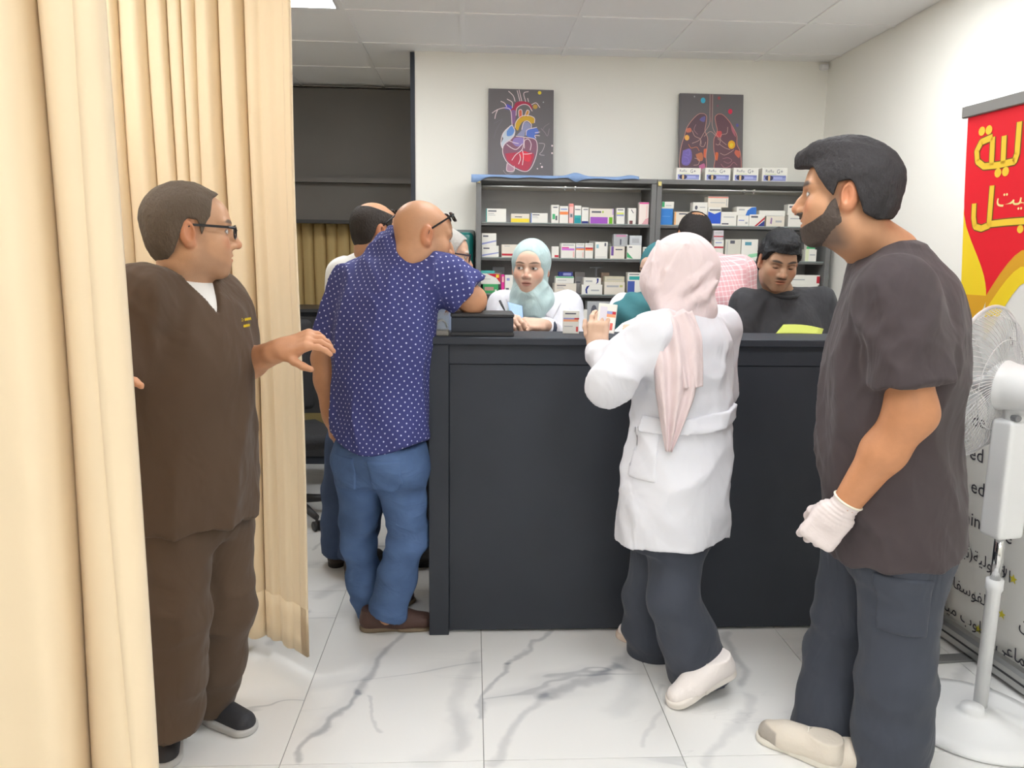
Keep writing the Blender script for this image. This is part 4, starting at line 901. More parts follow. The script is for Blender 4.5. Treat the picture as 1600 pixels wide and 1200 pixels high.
# ------------------------------------------------------------------ 2: man in dotted blue shirt leaning on the counter
def blue_man():
    e = person('bald man in dotted navy shirt and jeans leaning on the counter', (-0.38, 2.92, 0))
    H = Head(at(661, 372, 2.94), (0.90, 0.36, -0.24), up=(0.12, 0.1, 1), size=1.06, skin=SK2, hairc=(0.05, 0.04, 0.035), beard=V(0.20, 0.13, 0.10), stubble=0.3)
    fw = nrm(V(0.42, 0.90, 0)); rt = V(fw[1], -fw[0], 0)
    pe = at(593, 690, 2.86); be = at(594, 600, 2.88); ch = at(606, 478, 2.94); nb = at(634, 380, 3.02)
    shL = at(556, 440, 3.02); shR = at(686, 430, 2.92); elL = at(508, 560, 3.02); wrL = at(516, 648, 2.96); elR = at(738, 484, 2.93); wrR = at(735, 478, 3.18)
    elR[2] = 1.275 + 0.046
    tor = LOFT([(pe - V(0, 0, 0.09), 0.192, 0.18, 0.155), (pe - V(0, 0, 0.0), 0.190, 0.19, 0.155), (be, 0.190, 0.20, 0.135), (ch, 0.198, 0.14, 0.15), (lp(ch, nb, 0.6), 0.175, 0.11, 0.12), (nb, 0.075, 0.07, 0.07)], fw)
    base = U(0.06, tor, CH([shL - V(0, 0, 0.01), nb - V(0, 0, 0.055), shR], [0.075, 0.075, 0.08], 0.04), EL(nb - fw * 0.025 - V(0, 0, 0.035), (0.105, 0.09, 0.06)))
    mL, mR = lp(shL, elL, 0.80), lp(shR, elR, 0.80)
    sl = U(0.0, sleeve(shL, mL, 0.080, 0.088), sleeve(shR, mR, 0.088, 0.086))
    hemf = lambda P: (pe[2] + 0.105 - 0.125 * np.exp(-(((P - pe) @ (rt * 0.9 - fw * 0.1) - 0.05) / 0.19) ** 2)) - P[:, 2]
    shirt = U(0.03, base, sl).disp(wr(0.010, (4.0, 4.0, 2.2), seed=31), 0.015).cutf(lambda P: hemf(P) * 0.8)
    cf = cyl([(pe, nb, 0.20), (shL, elL, 0.085), (shR, elR, 0.085)])
    surf('shirt', shirt, 0.007, pattern('dotted_navy', 'dots', srgb(64, 68, 122), srgb(200, 204, 236), 0.030), e, cf)
    col = RC(nb - fw * 0.012 + V(0, 0, -0.01), nb + V(0.014, 0.012, 0.05), 0.092, 0.080).cut(nb + V(0, 0, 0.040), (0.35, 0.25, 1)).cut(nb - V(0, 0, 0.02), (0, 0, -1))
    surf('collar', col, 0.005, MATS.get('x') or bpy.data.materials['dotted_navy'], e, cf)
    skf = flat(np.array(SK2) * V(1.05, 1.0, 0.98))
    aL = arm(shL, elL, wrL, (0.054, 0.050, 0.047, 0.032)); aR = arm(shR, elR, wrR, (0.056, 0.050, 0.047, 0.032))
    hL = hand(wrL, (0.15, -0.1, -1), (-0.9, -0.3, 0), 1); hR = hand(wrR, (-0.6, 0.8, -0.05), (0, 0, 1), 1, (0.2, 0.2, 0.25, 0.3))
    legs = [(at(566, 720, 2.92), at(558, 838, 3.00), at(584, 960, 3.04)), (at(622, 720, 2.86), at(640, 836, 2.90), at(604, 962, 2.90))]
    surf('body', [(H.S(U(0.03, H.skull(), H.neck(nb - V(0, 0, 0.02), 0.062, 0.074))), 0.003, H.color), (U(0.02, aL, hL), 0.006, skf), (U(0.02, aR, hR), 0.009, skf), (core(nb - V(0, 0, 0.05), pe, legs), 0.014, skf)], 0, m_skin, e)
    glasses(H, e, (0.012, 0.012, 0.014), rot=0.80, dark=True, y0=0.118, name='sunglasses')
    surf('jeans', trousers(pe - V(0, 0, 0.06), fw, legs, top=0.06, w=(0.188, 0.165, 0.138), r=(0.102, 0.068, 0.072), seed=15, amp=0.008), 0.008, m_jeans, e)
    for s_ in (-1, 1):
        c = pe + rt * 0.09 * s_ - fw * 0.14 - V(0, 0, 0.10)
        surf('back_pocket', patch(trousers(pe - V(0, 0, 0.06), fw, legs, top=0.06, w=(0.188, 0.165, 0.138), r=(0.102, 0.068, 0.072), seed=15, amp=0.008), 0.004, c, V(0.06, 0.06, 0.065), frame(fw)), 0.008, m_jeans, e)
    shoe(e, atz(562, 984, 0), atz(680, 978, 0), srgb(84, 62, 56), srgb(120, 104, 84), wid=0.046, sole_h=0.018, lace=srgb(80, 60, 54))
    shoe(e, V(-0.43, 2.99, 0), V(-0.26, 3.20, 0), srgb(84, 62, 56), srgb(120, 104, 84), wid=0.046, sole_h=0.018)
blue_man()

# ------------------------------------------------------------------ 3: man in white shirt behind him
def white_man():
    e = person('man in white shirt and jeans, sunglasses on his head, behind the dotted shirt', (-0.6, 3.5, 0))
    H = Head(at(588, 364, 3.52), (0.88, 0.46, -0.10), size=1.03, skin=SK2, hairc=(0.03, 0.026, 0.024))
    fw = nrm(V(0.5, 0.86, 0)); rt = V(fw[1], -fw[0], 0)
    nb = at(578, 402, 3.55); ch = at(574, 470, 3.52); be = at(576, 560, 3.50); hm = at(574, 660, 3.50)
    shL = at(536, 428, 3.62); shR = at(620, 428, 3.44); elL = at(526, 520, 3.60); elR = at(630, 530, 3.40); wL = at(560, 560, 3.80); wR = at(625, 600, 3.52)
    tor = LOFT([(hm, 0.19, 0.16, 0.13), (be, 0.18, 0.17, 0.12), (ch, 0.19, 0.13, 0.125), (lp(ch, nb, 0.6), 0.165, 0.10, 0.11), (nb - V(0, 0, 0.01), 0.08, 0.07, 0.07)], fw)
    base = U(0.05, tor, CH([shL, nb - V(0, 0, 0.04), shR], [0.068, 0.068, 0.068], 0.04))
    surf('shirt', U(0.03, base, CH([shL, elL, lp(elL, wL, 0.9)], [0.072, 0.06, 0.045], 0.02), CH([shR, elR, lp(elR, wR, 0.9)], [0.072, 0.06, 0.045], 0.02)).disp(wr(0.006, seed=41)), 0.008, m_shirtw, e)
    surf('collar', RC(nb, nb + V(0.005, 0, 0.04), 0.072, 0.066).cut(nb + V(0, 0, 0.03), (0.1, 0.2, 1)).cut(nb - V(0, 0, 0.02), (0, 0, -1)), 0.006, m_shirtw, e)
    skf = flat(SK2)
    legs = [(at(545, 690, 3.52), at(532, 770, 3.54), at(527, 862, 3.58)), (at(590, 690, 3.48), at(575, 775, 3.48), at(553, 872, 3.46))]
    surf('body', [(H.S(U(0.03, H.skull(), H.neck(nb - V(0, 0, 0.02), 0.060, 0.068))), 0.0035, H.color), (U(0.01, hand(wL, wL - elL, (0, 0, 1), 1), hand(wR, wR - elR, (0, 0, 1), -1)), 0.006, skf), (core(nb - V(0, 0, 0.05), hm, legs), 0.016, skf)], 0, m_skin, e)
    def line(x, y, z):
        t = z - np.interp(y, [-0.12, -0.075, -0.045, -0.022, -0.012, 0.015, 0.0301, 0.042, 0.055], [-0.068, -0.068, -0.045, 0.022, 0.036, 0.034, -0.01, 0.02, 0.2]); return np.minimum(t, 0.092 - z - 0.25 * np.maximum(y, -0.05) + 0.0)
    surf('hair', H.S(H.hair(0.005, line, 0.0015)), 0.004, m_hair, e, flat((0.040, 0.034, 0.030)))
    glasses(H, e, (0.012, 0.012, 0.014), rot=0.80, dark=True, y0=0.118, name='sunglasses')
    surf('jeans', trousers(hm + V(0, 0, 0.0), fw, legs, w=(0.18, 0.14, 0.13), r=(0.105, 0.082, 0.072), seed=16), 0.010, m_jeans2, e)
    for (hp, kn, an), f in zip(legs, (1, 1)):
        shoe(e, V(an[0] - 0.02, an[1] - 0.05, 0), V(an[0] + 0.10, an[1] + 0.20, 0), srgb(62, 52, 48), srgb(50, 44, 42), wid=0.047, sole_h=0.022)
white_man()

# ------------------------------------------------------------------ 4: white-haired man
def old_man():
    e = person('white haired man in glasses beyond the dotted shirt man', (-0.17, 3.62, 0))
    H = Head(at(696, 402, 3.55), (0.93, 0.10, -0.12), size=1.02, skin=(0.55, 0.34, 0.235), hairc=(0.55, 0.52, 0.48), brow=1.0)
    fw = nrm(V(0.8, 0.3, 0)); nb = at(684, 452, 3.60); ch = at(676, 520, 3.62); hm = at(672, 640, 3.64)
    shL = nb + V(-0.02, 0.19, -0.06); shR = nb + V(-0.03, -0.17, -0.06)
    tor = LOFT([(hm, 0.17, 0.15, 0.13), (lp(hm, ch, 0.5), 0.17, 0.15, 0.12), (ch, 0.175, 0.12, 0.12), (nb - V(0, 0, 0.02), 0.08, 0.07, 0.07)], fw)
    sh = U(0.04, tor, CH([shL, nb - V(0, 0, 0.05), shR], [0.06, 0.06, 0.06], 0.03), CH([shL, shL + V(0.02, 0.05, -0.28), shL + V(0.2, 0.02, -0.32)], [0.066, 0.052, 0.04], 0.02), CH([shR, shR + V(0.02, -0.02, -0.28), shR + V(0.2, 0.0, -0.34)], [0.066, 0.052, 0.04], 0.02))
    surf('shirt', sh.disp(wr(0.005, seed=43)), 0.011, mat('grey_blue_shirt', srgb(120, 130, 150), 0.8), e)
    legs = [(hm + V(0, 0.09, -0.03), V(hm[0] + 0.0, hm[1] + 0.09, 0.45), V(hm[0] - 0.02, hm[1] + 0.1, 0.07)), (hm + V(0, -0.09, -0.03), V(hm[0] - 0.01, hm[1] - 0.09, 0.45), V(hm[0] - 0.03, hm[1] - 0.08, 0.07))]
    skf = flat((0.55, 0.34, 0.235))
    surf('body', [(H.S(U(0.03, H.skull(), H.neck(nb - V(0, 0, 0.02), 0.054, 0.062))), 0.0035, H.color), (U(0.01, hand(shL + V(0.2, 0.02, -0.32), (1, 0, -0.2), (0, 0, 1), 1), hand(shR + V(0.2, 0, -0.34), (1, 0, -0.2), (0, 0, 1), -1)), 0.006, skf), (core(nb - V(0, 0, 0.05), hm, legs), 0.016, skf)], 0, m_skin, e)
    surf('hair', H.S(H.hair(0.008, short_line(0.086, 0.045, -0.006), 0.002)), 0.004, m_hair, e, flat((0.42, 0.40, 0.37)))
    glasses(H, e, (0.02, 0.012, 0.03), y0=0.110)
    surf('trousers', trousers(hm, fw, legs, w=(0.165, 0.13, 0.13), r=(0.095, 0.075, 0.075), seed=17), 0.012, mat('charcoal_trousers', (0.05, 0.05, 0.055), 0.85), e)
    for hp, kn, an in legs: shoe(e, V(an[0] - 0.06, an[1], 0), V(an[0] + 0.20, an[1] + 0.03, 0), (0.03, 0.025, 0.022), (0.02, 0.02, 0.02))
old_man()

# ------------------------------------------------------------------ 5: woman in mint headscarf behind the counter
def straight_legs(hm, sep=0.09, f=(0, -1, 0), an=0.07):
    r = np.cross(nrm(f), (0, 0, 1)); return [(hm + r * sep * s_ - V(0, 0, 0.03), V(*(hm + r * sep * s_)[:2], 0.46), V(*(hm + r * sep * s_)[:2], an)) for s_ in (-1, 1)]
def mint_woman():
    e = person('woman in mint headscarf and white coat behind the counter, writing', (0.22, 3.58, 0))
    H = Head(at(829, 421, 3.56), (-0.26, -1, -0.06), up=(0.02, 0, 1), size=0.98, skin=(0.66, 0.44, 0.33), hairc=(0.06, 0.04, 0.03), female=True, look=0.004, lip=V(0.50, 0.22, 0.19), brow=0.8)
    fw = nrm(V(-0.15, -1, 0)); rt = np.cross(fw, (0, 0, 1))
    nb = at(836, 462, 3.60); ch = at(836, 520, 3.62); hm = at(838, 640, 3.64)
    shR = at(786, 478, 3.62); shL = at(886, 478, 3.66); elR = at(766, 540, 3.56); elL = at(896, 545, 3.60); wR = at(792, 500, 3.30); wL = at(846, 508, 3.30)
    tor = LOFT([(hm, 0.185, 0.15, 0.15), (lp(hm, ch, 0.5), 0.165, 0.14, 0.12), (ch, 0.17, 0.14, 0.115), (lp(ch, nb, 0.6), 0.15, 0.10, 0.10), (nb - V(0, 0, 0.01), 0.08, 0.07, 0.07)], fw)
    base = U(0.05, tor, CH([shL, nb - V(0, 0, 0.05), shR], [0.062, 0.06, 0.062], 0.04))
    coat = U(0.03, base, CH([shR, elR, lp(elR, wR, 0.84)], [0.068, 0.058, 0.045], 0.02), CH([shL, elL, lp(elL, wL, 0.84)], [0.068, 0.058, 0.045], 0.02)).disp(wr(0.006, seed=51))
    skirt = LOFT([(V(hm[0], hm[1], 0.52), 0.21, 0.17, 0.17), (hm, 0.185, 0.15, 0.15)], fw)
    surf('white_coat', U(0.03, coat, skirt), 0.0075, m_coat, e)
    for s_ in (-1, 1):
        surf('lapel', patch(base.disp(wr(0.003, seed=51)), 0.012, nb + rt * 0.085 * s_ + fw * 0.09 - V(0, 0, 0.045), V(0.030, 0.07, 0.05), frame(fw, nrm(V(0, 0, 1) + rt * 0.5 * s_))), 0.006, m_coat, e)
    # scarf
    hood = U(0.03, EL((0, -0.020, 0.036), (0.093, 0.112, 0.108)), EL((0, -0.012, -0.05), (0.088, 0.082, 0.09)), EL((0, 0.005, -0.105), (0.082, 0.088, 0.06)))
    face = EL((0.0, 0.105, -0.008), (0.059, 0.105, 0.096))
    hd = H.S(hood.sub(face, 0.012).disp(lambda P: 0.0055 * np.sin(34 * (P[:, 2] * 0.7 + np.abs(P[:, 0]) * 0.9 - P[:, 1] * 0.55) + 2 * np.sin(9 * P[:, 1])) * smooth(0.06, -0.05, P[:, 2])))
    dr = U(0.04, LOFT([(nb + fw * 0.075 + rt * 0.0 - V(0, 0, 0.115), 0.045, 0.075, 0.04), (nb + fw * 0.06 - V(0, 0, 0.05), 0.088, 0.085, 0.07), (nb + fw * 0.01 + V(0, 0, 0.03), 0.085, 0.095, 0.085)], fw), RC(nb + fw * 0.055 + rt * 0.07 - V(0, 0, 0.01), nb + fw * 0.10 + rt * 0.10 - V(0, 0, 0.09), 0.045, 0.025))
    for k, (a0, a1, dz) in enumerate(((-.055, .05, .015), (-.060, .04, -.015), (-.045, .035, -.045), (-.03, .045, -.075))):
        dr = U(0.014, dr, CH([nb + rt * a0 + fw * 0.075 + V(0, 0, dz + 0.03), nb + rt * (a0 + a1) * 0.5 + fw * (0.118 - 0.006 * k) + V(0, 0, dz - 0.01), nb + rt * a1 + fw * 0.09 + V(0, 0, dz + 0.015)], [0.010, 0.013, 0.008], 0.01))
    dr = dr.disp(lambda P: 0.003 * np.sin(75 * ((P - nb) @ (rt * 0.75 + V(0, 0, 0.65))) + 2.5 * np.sin(14 * ((P - nb) @ rt))))
    surf('headscarf', U(0.02, hd, dr), 0.0045, m_mint, e)
    skf = flat((0.66, 0.43, 0.32))
    hR = hand(wR, (0.25, -0.95, 0.0), (-0.35, -0.35, 0.86), -1, (0.75, 0.8, 0.85, 0.9), thumb=(0.5, 0.8, -0.4), tc=0.5, k=0.95)
    hL = hand(wL, (-0.75, -0.6, 0.1), (0.1, -0.55, 0.8), 1, (0.45, 0.5, 0.55, 0.6), thumb=(0.45, 0.75, -0.5), k=0.95)
    legs = straight_legs(hm, 0.085, fw)
    surf('body', [(H.S(U(0.03, H.skull(), H.neck(nb - V(0, 0, 0.02), 0.046, 0.055))), 0.0029, H.color), (U(0.02, RC(elR, wR, 0.036, 0.024), hR), 0.003, skf), (U(0.02, RC(elL, wL, 0.036, 0.024), hL), 0.003, skf), (core(nb - V(0, 0, 0.06), hm, legs, 0.08), 0.014, skf)], 0, m_skin, e)
    surf('trousers', trousers(hm - V(0, 0, 0.05), fw, legs, w=(0.15, 0.12, 0.12), r=(0.09, 0.075, 0.08), seed=18), 0.012, m_scrub_nv, e)
    for hp, kn, an in legs: shoe(e, V(an[0], an[1] + 0.05, 0), V(an[0] - 0.02, an[1] - 0.19, 0), (0.7, 0.68, 0.65), (0.7, 0.68, 0.65), wid=0.042)
    o = lp(elL, wL, 0.86); d = nrm(wL - elL); a = nrm(np.cross(d, (0, 0, 1))); b = np.cross(d, a)
    MB().tube([o + 0.040 * (math.cos(t) * a + math.sin(t) * b) for t in np.linspace(0, 6.283, 20)[:-1]], 0.011, 8, closed=True).build('dark_cuff', mat('cuff_navy', srgb(50, 58, 74), 0.6), e, True)
    return wR, wL
wR5, wL5 = mint_woman()

# ------------------------------------------------------------------ 9: boy in black t-shirt
def boy():
    e = person('young man in black t-shirt looking down behind the counter', (1.2, 3.62, 0))
    H = Head(at(1216, 410, 3.58), (-0.10, -0.93, -0.36), up=(0.03, -0.36, 0.93), size=1.02, skin=(0.47, 0.275, 0.175), hairc=(0.012, 0.012, 0.013), eyes_down=True, moustache=0.6, brow=1.05)
    fw = nrm(V(-0.12, -1, 0)); rt = np.cross(fw, (0, 0, 1))
    nb = at(1220, 455, 3.68); ch = at(1222, 520, 3.66); hm = at(1224, 650, 3.68)
    shR = at(1166, 476, 3.66); shL = at(1280, 474, 3.68); elR = at(1146, 570, 3.62); elL = at(1298, 570, 3.62); wR = at(1212, 560, 3.34); wL = at(1262, 552, 3.34)
    tor = LOFT([(hm, 0.185, 0.14, 0.14), (lp(hm, ch, 0.5), 0.185, 0.145, 0.12), (ch, 0.19, 0.14, 0.12), (lp(ch, nb, 0.6), 0.165, 0.10, 0.10), (nb - V(0, 0, 0.01), 0.09, 0.075, 0.075)], fw)
    base = U(0.05, tor, CH([shL, nb - V(0, 0, 0.05), shR], [0.068, 0.066, 0.068], 0.04))
    sh = U(0.03, base, sleeve(shR, lp(shR, elR, 0.85), 0.076, 0.078), sleeve(shL, lp(shL, elL, 0.85), 0.076, 0.078)).disp(wr(0.006, seed=61))
    surf('t_shirt', sh, 0.0075, m_tee, e)
    MB().tube([nb + fw * (0.035 + 0.066 * math.cos(t)) + rt * 0.073 * math.sin(t) + V(0, 0, -0.004 - 0.022 * math.cos(t)) for t in np.linspace(0, 6.283, 32)[:-1]], 0.009, 8, closed=True).build('collar', m_tee, e, True)
    skf = flat((0.47, 0.275, 0.175)); legs = straight_legs(hm, 0.09, fw)
    hR = hand(wR, (0.5, -0.8, -0.05), (0, -0.3, 0.95), -1); hL = hand(wL, (-0.5, -0.8, -0.05), (0, -0.3, 0.95), 1)
    surf('body', [(H.S(U(0.03, H.skull(), H.neck(nb - V(0, 0, 0.035), 0.057, 0.072))), 0.003, H.color), (U(0.02, arm(shR, elR, wR), hR), 0.008, skf), (U(0.02, arm(shL, elL, wL), hL), 0.008, skf), (core(nb - V(0, 0, 0.05), hm, legs), 0.014, skf)], 0, m_skin, e)
    ex = [EL((0, 0.045, 0.112), (0.062, 0.055, 0.030)), EL((0.0, -0.02, 0.12), (0.065, 0.07, 0.03))]
    surf('hair', H.S(H.hair(0.017, short_line(0.074, 0.030, 0.012), 0.006, sc=(18, 18, 14), extra=ex)), 0.0034, m_hair, e, flat((0.026, 0.026, 0.028)))
    surf('trousers', trousers(hm, fw, legs, w=(0.17, 0.13, 0.13), r=(0.095, 0.075, 0.07), seed=19), 0.012, m_jeans2, e)
    for hp, kn, an in legs: shoe(e, V(an[0], an[1] + 0.06, 0), V(an[0] - 0.02, an[1] - 0.20, 0), (0.5, 0.5, 0.5), (0.7, 0.7, 0.7))
boy()

# ------------------------------------------------------------------ 8: man in pink checked shirt, back turned
def plaid_man():
    e = person('man in pink checked shirt with his back turned at the right cabinet', (0.98, 4.2, 0))
    H = Head(at(1084, 372, 4.12), (-0.1, 0.90, -0.42), up=(0, 0.42, 0.9), size=1.03, skin=SK2, hairc=(0.03, 0.026, 0.024))
    fw = nrm(V(-0.1, 1, 0)); rt = np.cross(fw, (0, 0, 1)); nb = at(1100, 402, 4.05); ch = at(1110, 460, 4.0); hm = at(1118, 590, 3.98)
    shL = at(1050, 428, 4.05); shR = at(1156, 424, 4.03); 
    tor = LOFT([(hm, 0.18, 0.14, 0.13), (lp(hm, ch, 0.5), 0.185, 0.14, 0.12), (ch, 0.20, 0.13, 0.13), (lp(ch, nb, 0.6), 0.17, 0.10, 0.11), (nb, 0.08, 0.07, 0.07)], fw)
    eR = shR + V(0.06, 0.0, -0.28); eL = shL + V(-0.05, 0.02, -0.28); wR_ = eR + V(-0.03, 0.22, 0.02); wL_ = eL + V(0.03, 0.22, 0.02)
    sh = U(0.04, tor, CH([shL, nb - V(0, 0, 0.05), shR], [0.072, 0.072, 0.075], 0.04), CH([shR, eR, lp(eR, wR_, 0.85)], [0.08, 0.062, 0.045], 0.02), CH([shL, eL, lp(eL, wL_, 0.85)], [0.08, 0.062, 0.045], 0.02))
    surf('shirt', sh.disp(wr(0.005, seed=71)), 0.009, pattern('pink_check', 'plaid', srgb(226, 172, 176), srgb(240, 226, 226), 0.026), e, cyl([(hm, nb, 0.19), (shR, eR, 0.07), (shL, eL, 0.07)]))
    skf = flat(SK2); legs = straight_legs(hm, 0.09, fw)
    surf('body', [(H.S(U(0.03, H.skull(), H.neck(nb - V(0, 0, 0.02), 0.058, 0.066))), 0.004, H.color), (U(0.01, hand(wR_, (0, 1, 0), (0, 0, 1), -1), hand(wL_, (0, 1, 0), (0, 0, 1), 1)), 0.006, skf), (core(nb - V(0, 0, 0.05), hm, legs), 0.016, skf)], 0, m_skin, e)
    surf('hair', H.S(H.hair(0.007, lambda x, y, z: np.minimum(short_line(0.085, 0.05, -0.01, -0.07)(x, y, z), np.hypot(np.hypot(x, y + 0.075), z - 0.085) - 0.038), 0.002)), 0.0045, m_hair, e, flat((0.030, 0.026, 0.025)))
    surf('trousers', trousers(hm, fw, legs, w=(0.17, 0.13, 0.13), r=(0.095, 0.075, 0.07), seed=20), 0.013, mat('charcoal_trousers'), e)
    for hp, kn, an in legs: shoe(e, V(an[0], an[1] - 0.06, 0), V(an[0], an[1] + 0.20, 0), (0.03, 0.025, 0.022), (0.02, 0.02, 0.02))
plaid_man()

# ------------------------------------------------------------------ 6: woman in teal headscarf
def teal_woman():
    e = person('woman in teal headscarf half hidden behind the pink headscarf', (0.72, 3.62, 0))
    H = Head(at(1030, 424, 3.60), (-0.75, -0.65, -0.25), size=0.97, skin=(0.6, 0.4, 0.3), female=True, eyes_down=True)
    fw = nrm(V(-0.7, -0.7, 0)); rt = np.cross(fw, (0, 0, 1)); nb = at(1030, 466, 3.62); ch = at(1010, 520, 3.60); hm = at(1012, 650, 3.62)
    shR = at(976, 482, 3.52); shL = at(1060, 490, 3.75)
    elR = at(972, 560, 3.45); wR = at(990, 512, 3.26); elL = at(1060, 560, 3.62); wL = at(1020, 520, 3.35)
    tor = LOFT([(hm, 0.18, 0.15, 0.14), (lp(hm, ch, 0.5), 0.17, 0.14, 0.12), (ch, 0.175, 0.13, 0.12), (nb - V(0, 0, 0.03), 0.08, 0.07, 0.07)], fw)
    base = U(0.04, tor, CH([shL, nb - V(0, 0, 0.05), shR], [0.06, 0.06, 0.06], 0.03), LOFT([(V(hm[0], hm[1], 0.5), 0.21, 0.17, 0.17), (hm, 0.18, 0.15, 0.14)], fw))
    surf('white_coat', U(0.03, base, CH([shR, elR, lp(elR, wR, 0.85)], [0.064, 0.055, 0.045], 0.02), CH([shL, elL, lp(elL, wL, 0.85)], [0.064, 0.055, 0.045], 0.02)).disp(wr(0.005, seed=81)), 0.010, m_coat, e)
    hood = U(0.03, EL((0, -0.020, 0.036), (0.092, 0.112, 0.106)), EL((0, -0.01, -0.06), (0.085, 0.085, 0.10))).sub(EL((0.0, 0.105, -0.008), (0.057, 0.105, 0.092)), 0.012)
    cape = U(0.05, EL(nb + fw * 0.02 - V(0, 0, 0.06), (0.17, 0.17, 0.10)), EL(at(988, 496, 3.48), (0.10, 0.13, 0.11))).disp(lambda P: 0.007 * np.sin(60 * ((P - nb) @ V(0.6, 0.0, 0.75)) + 3 * np.sin(11 * P[:, 0])))
    surf('headscarf', U(0.03, H.S(hood), cape), 0.006, m_tealscarf, e)
    skf = flat((0.62, 0.40, 0.29)); legs = straight_legs(hm, 0.085, fw)
    surf('body', [(H.S(U(0.03, H.skull(), H.neck(nb - V(0, 0, 0.02), 0.046, 0.055))), 0.005, H.color), (hand(wL, (-0.75, -0.35, 0.15), (0.3, -0.6, 0.7), 1, k=0.93), 0.004, skf), (hand(wR, (-0.3, -0.9, 0.1), (0, 0, 1), -1, k=0.93), 0.005, skf), (core(nb - V(0, 0, 0.06), hm, legs, 0.08), 0.016, skf)], 0, m_skin, e)
    surf('trousers', trousers(hm - V(0, 0, 0.05), fw, legs, w=(0.15, 0.12, 0.12), r=(0.09, 0.075, 0.08), seed=22), 0.013, m_scrub_nv, e)
    for hp, kn, an in legs: shoe(e, V(an[0], an[1], 0) - fw * 0.05, V(an[0], an[1], 0) + fw * 0.19, (0.7, 0.68, 0.65), (0.7, 0.68, 0.65), wid=0.042)
teal_woman()

